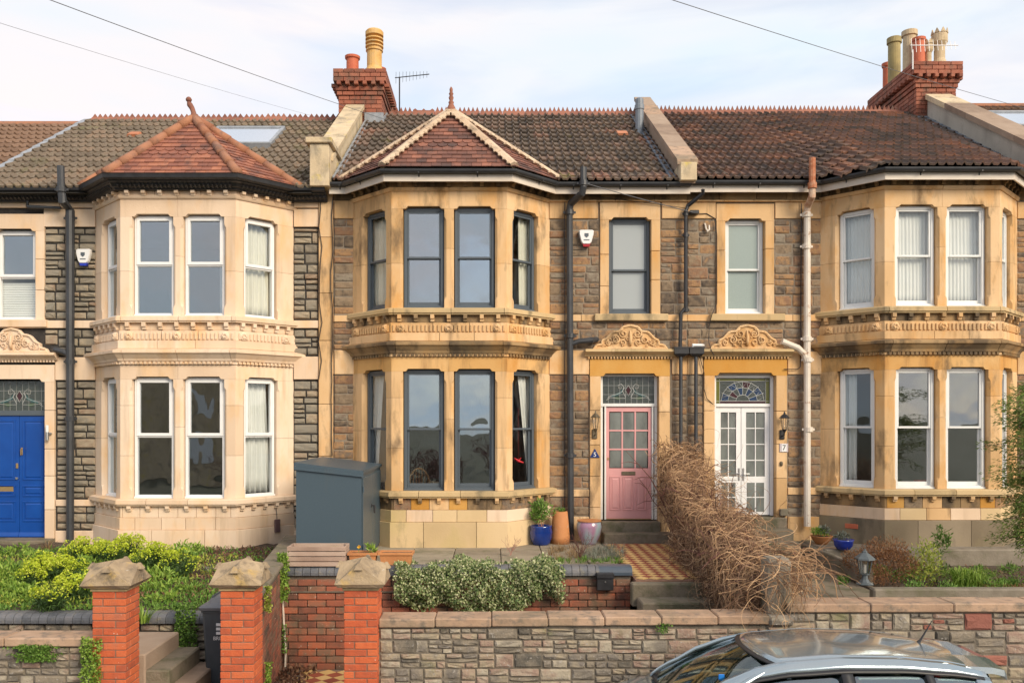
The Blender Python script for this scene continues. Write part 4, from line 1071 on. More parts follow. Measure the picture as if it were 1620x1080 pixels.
chimney(HR, 9.24, 10.12, 3.64, 5.75, 9.92, [(9.38, 4.95, [(r_*.82, z*1.37) for r_, z in tallp], M_POTO, None, 'tall olive clay chimney pot'), (9.42, 4.30, [(r_*.85, z*1.2) for r_, z in tallp], M_POTP, None, 'tall pale clay chimney pot with sooty foot'),
    (9.47, 3.98, [(.13, 0), (.125, .58), (.145, .60), (.145, .66), (.12, .66)], M_POTR, None, 'red clay chimney pot behind the aerial'), (9.48, 5.5, [(r_*.8, z*1.5) for r_, z in short], M_POTR, None, 'short red chimney pot at the back'),
    (9.69, 4.0, [(r_*.45, z*1.0) for r_, z in crn], M_POTP, (.09, .54), 'small crowned clay chimney pot'), (9.93, 3.98, [(r_*.76, z*1.4) for r_, z in crn], M_POTP, (.15, .76), 'large crowned clay chimney pot')], 8.4)
# lead apron at foot of the middle chimney
MB().box(-2.77, -2.36, 3.375, 3.412, 8.42, 8.74, .004).build('lead_apron', M_LEAD, HM)
MB().prism([(3.42, 8.3), (4.05, 8.86), (4.05, 8.98), (3.42, 8.66)], -2.372, -2.35, T=lambda p, q, e: (e, p, q)).build('lead_apron', M_LEAD, HM)

# neighbours whose roofs show at the edges
HFL = thing('terraced_house', (-12, 0, 0), 'end of a terraced house with plain brown tiled roof at the left edge', 'house', 'terraced houses')
MB().box(-15.2, -9.12, .04, 8.2, -1.3, 6.0).build('wall', M_L, HFL)
rFL = main_roof(HFL, -15.2, -9.12, DZL-.10, no_eave)
tiles(HFL, rFL, shift(slope_tiles(-11.9, -9.14, no_eave), DZL-.10), TM_B, SM_B)
MB().tube([(-15.2, RY, RZ+DZL-.07), (-9.1, RY, RZ+DZL-.07)], .09, 8).build('ridge', M_HIPR, rFL)
HFR = thing('terraced_house', (12.5, 0, 0), 'end of a terraced house with tiled roof and skylight beyond the concrete parapet', 'house', 'terraced houses')
MB().box(9.90, 16, .04, 8.2, -1.3, 6.1).build('wall', M_M, HFR)
rFR = main_roof(HFR, 9.98, 16, .16, no_eave)
tiles(HFR, rFR, shift(slope_tiles(10.0, 13.0, no_eave), .16), TM_B, SM_B)
MB().tube([(9.95, RY, RZ+.20), (16, RY, RZ+.20)], .09, 8).build('ridge', M_HIPR, rFR)
skylight(HFR, 10.35, 11.6, 2.2, 3.3, .16)

# ================================================================== DOORS, STEPS
def at(px, py, Y): d = D0+Y; return Vector(((px-CX)*d/F_PX, Y, CZ-(py-CY)*d/F_PX))
def bx(m, parent, name, x0, x1, y0, y1, z0, z1, c=.004, label=None): return MB().box(x0, x1, y0, y1, z0, z1, c).build(name, m, parent, label=label)
def raised(parent, x0, x1, z0, z1, y, m, name='door_panel', w=.018):
    q = MB(); q.box(x0, x1, y-.012, y+.01, z0, z0+w, .004); q.box(x0, x1, y-.012, y+.01, z1-w, z1, .004)
    q.box(x0, x0+w, y-.011, y+.01, z0+w, z1-w, .004); q.box(x1-w, x1, y-.011, y+.01, z0+w, z1-w, .004)
    q.loft([[(x0+w+.012, y+.0, z0+w+.012), (x1-w-.012, y, z0+w+.012), (x1-w-.012, y, z1-w-.012), (x0+w+.012, y, z1-w-.012)], [(x0+w+.035, y-.010, z0+w+.035), (x1-w-.035, y-.010, z0+w+.035), (x1-w-.035, y-.010, z1-w-.035), (x0+w+.035, y-.010, z1-w-.035)]])
    return q.build(name, m, parent)
def leaf_grid(parent, name, x0, x1, z0, z1, y, m, mg, cols, rows, glass_z, st=.05, label=None, bar=.022):
    """door leaf with glazing bars: cols x rows panes between heights glass_z"""
    g0, g1 = glass_z; q = MB(); a0, a1 = x0+st, x1-st
    q.box(x0, x1, y, y+.045, z0, g0, .003); q.box(x0, x1, y, y+.045, g1, z1, .003); q.box(x0, a0, y, y+.045, g0, g1, .003); q.box(a1, x1, y, y+.045, g0, g1, .003)
    W, H = (a1-a0)/cols, (g1-g0)/rows
    for i in range(1, cols): q.box(a0+i*W-bar/2, a0+i*W+bar/2, y+.004, y+.04, g0, g1, .003)
    for j in range(1, rows): q.box(a0, a1, y+.005, y+.041, g0+j*H-bar/2, g0+j*H+bar/2, .003)
    d = q.build(name, m, parent, label=label)
    for i in range(cols):
        for j in range(rows):
            MB().box(a0+i*W+bar/2, a0+(i+1)*W-bar/2, y+.018, y+.026, g0+j*H+bar/2, g0+(j+1)*H-bar/2).build('pane', mg, d)
    return d
# --- pink door (middle)
DY = .13
q = MB(); X0, X1 = PX(950)+.004, PX(1042)-.004; L0, L1 = PX(960.5), PX(1032.5); zt, zm_, z0 = PZ(592), PZ(641), .36
q.box(X0, X0+.05, DY-.02, DY+.08, z0, zt+.03, .004); q.box(X1-.05, X1, DY-.02, DY+.08, z0, zt+.03, .004); q.box(X0+.05, X1-.05, DY-.021, DY+.08, zt-.03, zt+.03, .004); q.box(X0, X1, DY-.035, DY+.08, zm_-.02, zm_+.035, .005)
q.box(L0-.035, L0-.003, DY-.03, DY+.06, z0, zm_-.02, .004); q.box(L1+.003, L1+.035, DY-.03, DY+.06, z0, zm_-.02, .004)
fr_ = q.build('door_frame', M_WHITEP, HM)
dM = leaf_grid(HM, 'door', L0, L1, .375, PZ(643.5), DY, M_PINK, G_DOOR, 3, 3, (PZ(741), PZ(651)), .055, 'dusty pink front door with nine obscured panes', .028)
for k in range(3):
    w = (L1-L0-.10)/3; raised(dM, L0+.065+k*(w-.004), L0+.065+k*(w-.004)+w-.045, PZ(808), PZ(754), DY, M_PINK)
bx(M_BRZ, dM, 'letter_plate', PX(985), PX(1007), DY-.014, DY, PZ(752), PZ(746), .004)
bx(M_BRASS, dM, 'lock', L0+.02, L0+.05, DY-.012, DY, PZ(728), PZ(724)); bx(M_BRASS, dM, 'threshold_strip', L0, L1, DY-.015, DY+.03, .362, .374, .002)
def transom(root, x0, x1, z0, z1, y, style):
    g = bx(M_SGD, root, 'leaded_light', x0, x1, y+.012, y+.02, z0, z1, 0); cm = MB(); w, h = x1-x0, z1-z0; cx_, cz_ = (x0+x1)/2, (z0+z1)/2
    P3 = lambda u, v: (cx_+u*w/2, y+.008, cz_+v*h/2)
    def line(pts, r=.0045, m=None): cm.tube([P3(*p) for p in pts], r, 4)
    def patch(poly, m, name='coloured_glass'):
        q = MB(); q.prism([(cx_+u*w/2, cz_+v*h/2) for u, v in poly], y+.006, y+.0119, T=lambda p, r, e: (p, e, r)); q.build(name, m, g)
    if style == 'lily':
        for i in range(1, 9): line([(-1+i*2/9, -1), (-1+i*2/9, 1)], .003)
        for v in (-.33, .33): line([(-1, v), (1, v)], .003)
        for s in (-1, 1):
            line([(s*.10, -.55), (s*.22, -.1), (s*.18, .25), (s*.28, .45), (s*.40, .35), (s*.38, .12), (s*.28, .10), (s*.26, .22)], .006)
            line([(s*.14, .2), (s*.26, -.15), (s*.5, -.35), (s*.72, -.45), (s*.80, -.6)], .006); line([(s*.10, -.6), (s*.4, -.62), (s*.7, -.55), (s*.85, -.75)], .005)
            patch([(s*.24, .1), (s*.30, -.12), (s*.5, -.28), (s*.68, -.42), (s*.66, -.52), (s*.42, -.42), (s*.24, -.22)], M_SGT)
            patch([(s*.2, -.62), (s*.45, -.5), (s*.62, -.58), (s*.4, -.72)], M_SGG)
        line([(0, .35), (.12, .0), (0, -.45), (-.12, .0), (0, .35)], .006); patch([(0, .28), (.09, .0), (0, -.38), (-.09, 0)], M_SGR)
    else:
        for s in (-1, 1): patch([(s*.995, -.98), (s*.86, -.98), (s*.86, .98), (s*.995, .98)], M_SGY)
        patch([(-.85, .98), (.85, .98), (.85, .80), (-.85, .80)], M_SGY); patch([(-.85, -.98), (.85, -.98), (.85, -.84), (-.85, -.84)], M_SGR)
        cols_ = (M_SGB, M_SGD, M_SGB, M_SGD, M_SGB, M_SGD, M_SGR, M_SGD)
        for k in range(8):
            a, b = math.pi*k/8, math.pi*(k+1)/8
            for j, (r0, r1) in enumerate(((.25, .55), (.55, .80))):
                patch([(r0*math.cos(a), -.8+1.95*r0*math.sin(a)), (r1*math.cos(a), -.8+1.95*r1*math.sin(a)), (r1*math.cos(b), -.8+1.95*r1*math.sin(b)), (r0*math.cos(b), -.8+1.95*r0*math.sin(b))], cols_[(k+3*j) % 8])
        for r0 in (.25, .55, .80):
            pts = [(r0*math.cos(math.pi*k/8), -.8+1.95*r0*math.sin(math.pi*k/8)) for k in range(9)]; line(pts)
        for k in range(9):
            a = math.pi*k/8; line([(.25*math.cos(a), -.8+.49*math.sin(a)), (.84*math.cos(a), -.8+1.64*math.sin(a))])
        for k in range(8):
            a, b, c_ = math.pi*k/8, math.pi*(k+.5)/8, math.pi*(k+1)/8
            line([(.55*math.cos(a), -.8+1.07*math.sin(a)), (.80*math.cos(b), -.8+1.56*math.sin(b)), (.55*math.cos(c_), -.8+1.07*math.sin(c_))])
        for s in (-1, 1): line([(s*.86, -1), (s*.86, 1)])
        line([(-1, .8), (1, .8)]); line([(-1, -.82), (1, -.82)])
    cm.build('lead_cames', M_CAME, g)
transom(HM, X0+.05, X1-.05, zm_+.035, zt-.03, DY, 'lily')
for i, (a, b, z, x0, x1) in enumerate(((-.13, .12, .345, 950, 1043), (-.42, -.131, .18, 951, 1062))):
    slab('door_step', PX(x0), PX(x1), a, b, -.05, z, M_STEP, None, .012, HM)
# --- white double doors (right)
X0, X1 = PX(1130)+.004, PX(1227)-.004; z0 = .43; zm_ = PZ(642)
q = MB(); q.box(X0, X0+.055, DY-.03, DY+.08, z0, PZ(590), .004); q.box(X1-.055, X1, DY-.03, DY+.08, z0, PZ(590), .004); q.box(X0+.055, X1-.055, DY-.031, DY+.08, PZ(597), PZ(590), .004); q.box(X0+.055, X1-.055, DY-.03, DY+.08, zm_-.015, zm_+.045, .004)
q.build('door_frame', M_WHITE, HR)
transom(HR, X0+.06, X1-.06, zm_+.05, PZ(598), DY, 'web')
Lm = (X0+X1)/2-.03
for a, b, s, lab in ((X0+.06, Lm-.004, 1, 'left leaf of the white double door with letter plate'), (Lm+.004, X1-.06, -1, 'right leaf of the white double door')):
    d = leaf_grid(HR, 'door', a, b, z0+.01, zm_-.02, DY, M_WHITE, G_DOOR, 2, 4, (PZ(754), PZ(652)), .085, lab, .018)
    gz0, gz1 = PZ(811), PZ(763)
    for i in range(2):
        for j in range(2):
            W = (b-a-.17)/2; H = (gz1-gz0)/2
            MB().box(a+.085+i*W+.012, a+.085+(i+1)*W-.012, DY-.004, DY+.002, gz0+j*H+.01, gz0+(j+1)*H-.01).build('pane', G_DOOR, d)
    hx = b-.035 if s > 0 else a+.035
    q = MB(); q.box(hx-.015, hx+.015, DY-.012, DY+.001, 1.05, 1.27, .004); q.tube([(hx, DY-.01, 1.17), (hx, DY-.045, 1.17), (hx-s*.10, DY-.05, 1.17)], .009, 6); q.build('door_handle', M_STEEL, d)
    if s > 0: bx(M_WHITEP, d, 'letter_plate', a+.10, b-.07, DY-.012, DY, PZ(760), PZ(755))
for a, b, z in ((-.18, .12, .42), (-.50, -.181, .25), (-.85, -.501, .08)): slab('door_step', PX(1122), PX(1240), a, b, -.3, z, M_STEP, None, .012, HR)
# --- blue double door (left)
c = PX(24); w = PX(72)-PX(-24); X0, X1 = c-w/2+.004, c+w/2-.004; z0 = PZ(852)+.02; zt = PZ(655)
q = MB(); q.box(X0, X1, DY-.03, DY+.08, PZ(657), PZ(649), .004); q.box(X0, X0+.03, DY-.02, DY+.08, z0, PZ(600), .003); q.box(X1-.03, X1, DY-.02, DY+.08, z0, PZ(600), .003); q.build('door_frame', M_GREY, HL)
transom(HL, X0+.03, X1-.03, PZ(649), PZ(602), DY, 'lily')
for a, b, s in ((X0+.032, c-.003, 1), (c+.003, X1-.032, -1)):
    d = MB().box(a, b, DY, DY+.05, z0, PZ(657)-.003, .004).build('door', M_BLU, HL, label='left leaf of the blue panelled door' if s > 0 else 'right leaf of the blue panelled door with brass knocker')
    raised(d, a+.06, b-.06, PZ(760), PZ(664), DY, M_BLU, w=.03); raised(d, a+.06, b-.06, PZ(786), PZ(768), DY, M_BLU, w=.03); raised(d, a+.06, b-.06, PZ(826), PZ(793), DY, M_BLU, w=.03)
    MB().prism([(DY, z0), (DY-.03, z0), (DY-.03, z0+.02), (DY, z0+.08)], a, b, T=lambda p, r, e: (e, p, r)).build('weather_board', M_BLU, d)
    if s > 0:
        bx(M_BRASS, d, 'letter_plate', a+.12, b-.10, DY-.012, DY, PZ(778), PZ(769)); bx(M_BRASS, d, 'lock', b-.05, b-.01, DY-.02, DY, PZ(741), PZ(733))
        MB().lathe([(.022, 0), (.026, .01), (.02, .025)], (0, 0, 0), 10).build('door_knob', M_STEEL, d).matrix_basis = Matrix.Translation((b-.035, DY, PZ(757))) @ Matrix.Rotation(R(90), 4, 'X')
    else:
        q = MB(); q.box(a+.03, a+.06, DY-.012, DY, PZ(720), PZ(708), .004); q.tube([(a+.045, DY-.01, PZ(709)), (a+.045, DY-.04, PZ(711)), (a+.045, DY-.035, PZ(720))], .01, 6); q.build('door_knocker', M_BRASS, d)
slab('door_step', PX(-40), PX(88), -.35, .12, -.5, PZ(851), M_STEP, None, .012, HL)
slab('door_step', PX(-60), PX(100), -.9, -.351, -.6, PZ(862), M_STEP, None, .012, HL)

# ================================================================== CURTAINS AND THINGS SEEN IN THE ROOMS
CW = 'curtains hanging in the windows'
Zl = DZL
curtain(FRL, .19, .79, 4.03+Zl, 5.62+Zl, -.24, M_CURTG, 'cream curtain drawn across the right canted upstairs window over the blue-door house', CW, 6)
curtain(FFL, 1.58, 1.74, 4.03+Zl, 5.62+Zl, -.24, M_CURT, 'narrow white curtain edge in the upstairs front bay window of the pale house', CW, 2, .02)
curtain(FRL, .17, .70, 1.0+Zl, 2.93+Zl, -.24, M_CURT, 'long white curtain in the right canted ground floor window of the pale house', CW, 6, u1b=.80)
curtain(FLL, SL-.8, SL-.35, 1.0+Zl, 2.93+Zl, -.24, M_CURT, 'white curtain in the narrow left canted ground floor window of the pale house', CW, 4)
curtain(FLL, SL-.8, SL-.3, 4.03+Zl, 5.6+Zl, -.24, M_CURT, 'white curtain in the narrow left canted upstairs window of the pale house', CW, 4)
curtain(FLM, -.02, .62, 4.03, 5.62, -.23, M_CURTG, 'pleated cream curtain in the left canted upstairs grey window', CW, 6)
curtain(FRM, .52, 1.04, 4.03, 5.62, -.23, M_CURTG, 'pleated cream curtain in the right canted upstairs grey window', CW, 5)
curtain(FLM, .0, .60, 1.0, 2.92, -.23, M_CURT, 'white curtain in the left canted ground floor grey window behind the metal shed', CW, 5, u1b=.42)
curtain(FRM, .52, 1.02, 1.0, 2.92, -.23, M_CURT, 'white curtain gathered to the right in the ground floor grey window above the blue pot', CW, 5, u0b=.80, u1b=1.04)
for a, b, t in ((.20, .88, 'left'), (1.05, 1.73, 'right')): curtain(FFR, a, b, 4.03+DZR, 5.62+DZR, -.23, M_CURT, 'white net curtain filling the %s front upstairs window of the house with white double doors' % t, CW, 11, .008)
curtain(FLR, SL-.8, SL-.18, 4.03+DZR, 5.62+DZR, -.23, M_CURT, 'white net curtain filling the canted upstairs window beside the cream downpipe', CW, 10, .009)
curtain(FRR, .2, .7, 4.03+DZR, 5.62+DZR, -.23, M_CURT, 'white net curtain in the far right canted upstairs window', CW, 4, .02)
curtain(FLR, SL-.8, SL-.56, 1.0, 2.92, -.23, M_CURT, 'white curtain hanging at the left of the ground floor window beside the cream downpipe', CW, 3)
bl = MB()
for k in range(15): bl.box(PX(-6), PX(54), .20, .206, PZ(501)+k*.042, PZ(501)+k*.042+.037, .002)
tag(bl.build('roller_blind', M_CURT, None), 'pale slatted blind over the lower half of the leftmost upstairs window', 'blind')
def spindle_chair(px, Y, zseat):
    x = at(px, 0, Y).x; t = thing('spindle_chair', (x, Y, zseat-.45), 'wooden spindle-back chair seen through the left front bay window above the stone sill', 'chair')
    mw = mat('varnished_wood', [(.35, .17, .07), (.5, .27, .12)], 8, .4); q = MB(); q.lathe([(.2, 0), (.22, .01), (.21, .035)], (x, Y, zseat), 14); q.build('seat', mw, t)
    pts = [(x+.21*math.cos(a), Y-.15+.03*math.sin(a), zseat+.03+.42*math.sin(a)) for a in [math.pi*k/12 for k in range(13)]]
    MB().tube(pts, .014, 6).build('back_hoop', mw, t)
    for k in range(1, 8):
        u = -.21+.42*k/8; MB().tube([(x+u*.9, Y-.14, zseat+.03), (x+u, Y-.13, zseat+.03+.42*math.sqrt(max(0, 1-(u/.21)**2)))], .006, 5).build('spindle', mw, t)
    for sx in (-1, 1):
        for sy in (-1, 1): MB().tube([(x+sx*.12, Y+sy*.12, zseat), (x+sx*.18, Y+sy*.18, zseat-.45)], .014, 6).build('leg', mw, t)
spindle_chair(664, -.18, .84)

# ================================================================== PIPES ON THE FACADE
def pipe(label, pts, r, m, collars=(), extras=(), name='downpipe', grp='downpipes on the facades', r2=None, cm=None):
    b = Vector(pts[-1]); t = thing(name, tuple(b), label, 'pipe', grp); MB().tube(pts, r, 10).build('pipe', m, t)
    for c in collars:
        c = Vector(c); q = MB(); q.lathe([(r*1.02, -.045), (r*1.32, -.04), (r*1.32, .04), (r*1.02, .045)], tuple(c), 12); q.box(c.x-r*1.9, c.x+r*1.9, c.y, c.y+.02, c.z-.02, c.z+.02, .003); q.box(c.x-.012, c.x+.012, c.y, -.02, c.z-.012, c.z+.012); q.build('collar', cm or m, t)
    for nm, pp, rr in extras: MB().tube(pp, rr, 10).build(nm, m, t)
    return t
W = lambda px, py, Y=-.12: at(px, py, Y)
pipe('black cast iron downpipe beside the blue front door', [W(96, 263, -.42), W(97, 300, -.42), W(99, 318, -.40), W(111, 333, -.14), W(111, 860)], .062, M_PIPE, [W(97, 300, -.42), W(111, 345), W(111, 572), W(111, 662)],
     [('branch_pipe', [W(111, 562), W(100, 556, -.13), W(88, 553, -.10), W(84, 552, .0)], .05), ('branch_pipe', [W(44, 318, -.1), W(44, 327, -.1), W(96, 329, -.1)], .025)])
pipe('dark grey soil pipe between the grey bay windows and the pink door', [W(923, 265, -.42), W(923, 296, -.42), W(921, 306, -.38), W(903, 322, -.14), W(901, 332), W(903, 853)], .058, M_PIPE, [W(923, 290, -.42), W(901, 336), W(902, 531), W(902, 720)],
     [('branch_pipe', [W(902, 545), W(915, 540, -.13), W(936, 538, -.14), W(944, 537, -.0)], .048)])
pipe('thin black downpipe from the gutter above the party wall to the left hopper', [W(1112, 300, -.32), W(1112, 306, -.28), W(1088, 326, -.12), W(1085, 334), W(1085, 486), W(1077, 496), W(1076, 552)], .033, M_BLACK, [W(1085, 338), W(1085, 372), W(1085, 490)])
for hx, lab, z1_ in ((1077, 'left one of the two black rainwater hoppers and pipes between the front doors', 860), (1101, 'right one of the two black rainwater hoppers and pipes between the front doors', 860)):
    t = thing('rainwater_hopper', tuple(W(hx, z1_)), lab, 'hopper', 'hoppers between the front doors'); p = W(hx, 556); q = MB()
    q.loft([[(p.x+sx*a, p.y+sy*b, p.z+z) for sx, sy in ((-1, -1), (1, -1), (1, 1), (-1, 1))] for a, b, z in ((.05, .04, -.09), (.10, .07, -.06), (.125, .085, -.04), (.125, .085, .05), (.135, .095, .052), (.135, .095, .075), (.115, .075, .075), (.10, .06, .0))])
    q.build('hopper_head', M_BLACK, t); MB().tube([W(hx, 562), W(hx, z1_)], .033, 10).build('pipe', M_PIPE, t)
q = thing('overflow_pipe', tuple(W(1098, 548)), 'short white overflow pipe bent over the right hopper', 'pipe'); MB().tube([W(1096, 553), W(1096, 546), W(1110, 546), W(1113, 546, .0)], .022, 8).build('pipe', M_WHITE, q)
t = pipe('cream painted downpipe right of the white double doors', [W(1277, 330), W(1277, 832)], .058, M_PIPEW, [W(1276, 340), W(1276, 390), W(1277, 536), W(1278, 569), W(1279, 679)],
     [('branch_pipe', [W(1237, 540, -.16), W(1262, 550, -.15), W(1272, 560, -.13), W(1277, 575)], .055)])
MB().tube([W(1285, 250, -.42), W(1285, 292, -.42)], .055, 10).build('vent_pipe', M_RUST, t); MB().lathe([(.06, -.05), (.075, -.045), (.075, .05), (.06, .055)], tuple(W(1285, 294, -.42)), 12).build('collar', M_RUST, t)
MB().tube([W(1285, 296, -.42), W(1285, 310, -.40), W(1278, 326, -.16), W(1277, 336)], [.055, .052, .056, .056], 10).build('swan_neck', mat('rust_stained_pipe', [(.40, .16, .08), (.60, .42, .3), (.66, .55, .45)], 9, .7), t)
t = thing('water_pipe', tuple(W(1092, 640)), 'thin copper-dark cable pipe', 'pipe') if False else None
# cables clipped to the facade
def cable(label, pts, r=.006, m=None, grp='cables clipped to the facade', cat='cable', name='cable'):
    o = MB().tube(pts, r, 5).build(name, m or M_BLACK, None); return tag(o, label, cat, grp)
jit = lambda px, y0, y1, n, a, Y=-.03: [W(px+(rnd.random()-.5)*a, y0+(y1-y0)*k/n, Y) for k in range(n+1)]
cable('black cable running down the left edge of the golden pilaster', jit(507, 300, 600, 10, 7, -.07), .008)
cable('pair of black cables on the right of the golden pilaster', jit(525, 312, 720, 14, 4, -.08), .009)
cable('second black cable beside the stone strip of the golden pilaster', jit(529, 320, 700, 12, 3, -.05), .006)
cable('thin cable beside the dark grey soil pipe', jit(893, 320, 850, 12, 1, -.03), .006)
cable('looping black cable between the two upper small windows', [W(1102, 338, -.05), W(1118, 338, -.03), W(1130, 345, -.03), W(1134, 370, -.04), W(1134, 480, -.04), W(1126, 498, -.12), W(1122, 515, -.03), W(1121, 540, -.09), W(1126, 556, -.2), W(1130, 562, -.2)], .007)
cable('black cable beside the cream downpipe', [W(1268, 322, -.05), W(1267, 480, -.04), W(1267, 540, -.05), W(1266, 580, -.06), W(1262, 584, -.06), W(1240, 584, -.06)], .008)
cable('short cable from the right hopper to the white door frame', [W(1107, 564, -.05), W(1114, 590, -.05), W(1114, 615, -.06), W(1118, 630, -.06), W(1131, 642, -.02)], .007)
cable('grey fibre cable stapled along the string course', [W(872, 306, -.07), W(925, 308, -.07), W(1000, 318, -.07), W(1090, 330, -.05)], .005)

# alarm boxes
def alarm(px, py, mb_, label):
    p = W(px, py, -.0); t = thing('alarm_box', tuple(p), label, 'alarm box', 'alarm boxes on the facades'); q = MB()
    out = [(-.13, .13), (-.10, .145), (.10, .145), (.13, .13), (.125, .06), (.09, -.07), (.06, -.11), (-.06, -.11), (-.09, -.07), (-.125, .06)]
    def sec(s, y): return [(p.x+a*s, y, p.z+b*s) for a, b in out]
    q.loft([sec(1, -.02), sec(1, -.07), sec(.9, -.095)]); q.build('cover', M_WHITE, t)
    out2 = [(-.075, -.08), (.075, -.08), (.05, -.15), (-.05, -.15)]
    MB().prism([(p.x+a, p.z+b) for a, b in out2], -.02, -.085, T=lambda a, b, e: (a, e, b)).build('strobe_lens', mb_, t)
    q = MB(); q.prism([(p.x+a*.8, p.z+b*.8+.04) for a, b in ((-.045, .05), (.045, .05), (.045, -.01), (0, -.05), (-.045, -.01))], -.094, -.099, T=lambda a, b, e: (a, e, b)); q.build('crest', M_GREY, t)
    MB().box(p.x-.05, p.x+.05, -.098, -.094, p.z-.045, p.z-.028).build('name_strip', M_GREY, t)
alarm(927, 378, mat('red_lens', [(.35, .01, .015)], rough=.2), 'white alarm box with red lower lens beside the dark grey soil pipe')
alarm(135, 408, mat('blue_lens', [(.01, .03, .4)], rough=.2), 'white alarm box with blue lower lens on the grey stone beside the black downpipe')
# wall lanterns, plaques
def lantern(px, py, m, label, up):
    p = W(px, py, -.17); t = thing('wall_lantern', tuple(W(px, py, 0)), label, 'lantern'); q = MB()
    z = p.z+.06
    hexs = lambda r_, zz: [(p.x+r_*math.cos(k*math.pi/3+.5), p.y+r_*math.sin(k*math.pi/3+.5), zz) for k in range(6)]
    q.loft([hexs(.085, z+.10), hexs(.09, z+.108), hexs(.045, z+.16), hexs(.02, z+.175), hexs(.012, z+.21), hexs(.002, z+.22)]); q.build('lamp_roof', m, t)
    g = MB(); g.loft([hexs(.036, z-.09), hexs(.062, z+.10)]); g.build('lamp_glass', G_LOW, t)
    c = MB()
    for a, b in zip(hexs(.038, z-.09), hexs(.065, z+.10)): c.tube([a, b], .005, 4)
    c.loft([hexs(.045, z-.09), hexs(.03, z-.12), hexs(.012, z-.15)]); c.build('lamp_cage', m, t)
    MB().tube([(p.x, p.y, z-.14), (p.x, p.y+.02, z-.20), (p.x, p.y+.10, z-.21), (p.x, p.y+.17, z-.17)], .011, 6).build('bracket', m, t)
    MB().box(p.x-.045, p.x+.045, -.06, -.036, z-.27, z-.10, .012).build('wall_plate', m, t)
lantern(942, 675, M_BRASS if False else M_BRZ, 'small bronze lantern left of the pink door', True)
lantern(1241, 676, M_BLACK, 'small black lantern right of the white double doors', True)
def text_mesh(s, size, name, m, M4, parent, ext=.001):
    cu = bpy.data.curves.new(name, 'FONT'); cu.body = s; cu.size = size; cu.extrude = ext; cu.align_x = 'CENTER'; cu.align_y = 'CENTER'
    tmp = bpy.data.objects.new('tmp', cu); col.objects.link(tmp); dg = bpy.context.evaluated_depsgraph_get(); me = bpy.data.meshes.new_from_object(tmp.evaluated_get(dg)); bpy.data.objects.remove(tmp)
    me.materials.clear(); me.materials.append(m); me.name = name; return inst(name, me, parent, M4)
RX = Matrix.Rotation(R(90), 4, 'X')
p = W(941, 717, -.04); t = thing('house_number_plate', tuple(p), 'blue triangular number plate reading 5 left of the pink door', 'number plate')
MB().prism([(p.x-.085, p.z-.07), (p.x+.085, p.z-.07), (p.x, p.z+.085)], -.052, -.036, T=lambda a, b, e: (a, e, b)).build('plate', mat('blue_enamel', [(.02, .04, .16)], rough=.25), t)
text_mesh('5', .11, 'number', M_WHITE, Matrix.Translation((p.x, -.054, p.z-.02)) @ RX, t)
p = W(1240, 708, -.04); t = thing('house_number_plate', tuple(p), 'white tile number plate reading 7 below the black lantern', 'number plate')
MB().box(p.x-.075, p.x+.075, -.05, -.036, p.z-.075, p.z+.075, .004).build('plate', mat('mauve_tile', [(.35, .25, .35), (.7, .66, .62)], 60, .3), t)
MB().box(p.x-.045, p.x+.045, -.055, -.051, p.z-.068, p.z+.068, .002).build('plate_centre', M_WHITE, t)
text_mesh('7', .13, 'number', M_BLACK, Matrix.Translation((p.x, -.057, p.z)) @ RX, t)
p = W(1236, 733, -.04); tag(MB().lathe([(.018, -.04), (.028, -.02), (.028, .02), (.018, .04)], (p.x, -.045, p.z), 8).build('doorbell', M_BRZ, None), 'small oval bronze doorbell under the number 7', 'doorbell')
p = W(77, 683, -.05); t = thing('wall_light', tuple(p), 'steel tube wall light right of the blue door', 'wall light'); MB().lathe([(.03, -.14), (.03, .0)], (p.x, -.1, p.z), 10).build('tube', M_STEEL, t); MB().lathe([(.026, .0), (.026, .12)], (p.x, -.1, p.z), 10).build('lens', M_WHITE, t); MB().tube([(p.x, -.1, p.z-.03), (p.x+.05, -.05, p.z-.03)], .02, 8).build('bracket', M_STEEL, t)
p = W(1240, 810, -.08); t = thing('junction_box', tuple(p), 'grey junction box low on the wall right of the white double doors', 'junction box'); MB().box(p.x-.07, p.x+.07, -.12, -.02, p.z-.06, p.z+.06, .01).build('box', M_CONC, t); MB().tube([(p.x, -.08, p.z-.06), (p.x+.02, -.08, p.z-.15), (p.x-.02, -.08, p.z-.25)], .008, 5).build('lead', M_BLACK, t)
p = W(430, 829, -.65); t = thing('junction_box', tuple(p), 'small purple-brown box fixed low on the pale bay beside the metal shed', 'junction box'); q = FRL
MB().box(.70, .80, .05, .09, PZ(838)+.0, PZ(818)+.0, .006, T=FRL).build('box', mat('purple_box', [(.12, .07, .07)], rough=.6), t); MB().tube([FRL(.75, .06, PZ(818)), FRL(.76, .03, PZ(806)), FRL(.74, .03, PZ(798))], .006, 4).build('lead', M_BLACK, t)
p = W(1352, 722+112, -.1)
# satellite-white hook and bracket between small windows
p = W(1119, 362, -.04); tag(MB().tube([(p.x-.04, -.02, p.z+.10), (p.x-.02, -.04, p.z), (p.x, -.06, p.z-.05), (p.x+.03, -.06, p.z-.02), (p.x+.03, -.04, p.z+.06)], .016, 6).build('cable_hook', M_PIPEW, None), 'white hook on the brown stone between the two small upper windows', 'hook')
p = W(1096, 336, -.1); tag(MB().box(p.x-.06, p.x+.10, -.16, -.03, p.z-.035, p.z+.03, .01).build('cable_bracket', M_BLACK, None), 'black cable bracket under the eaves over the two hoppers', 'bracket')

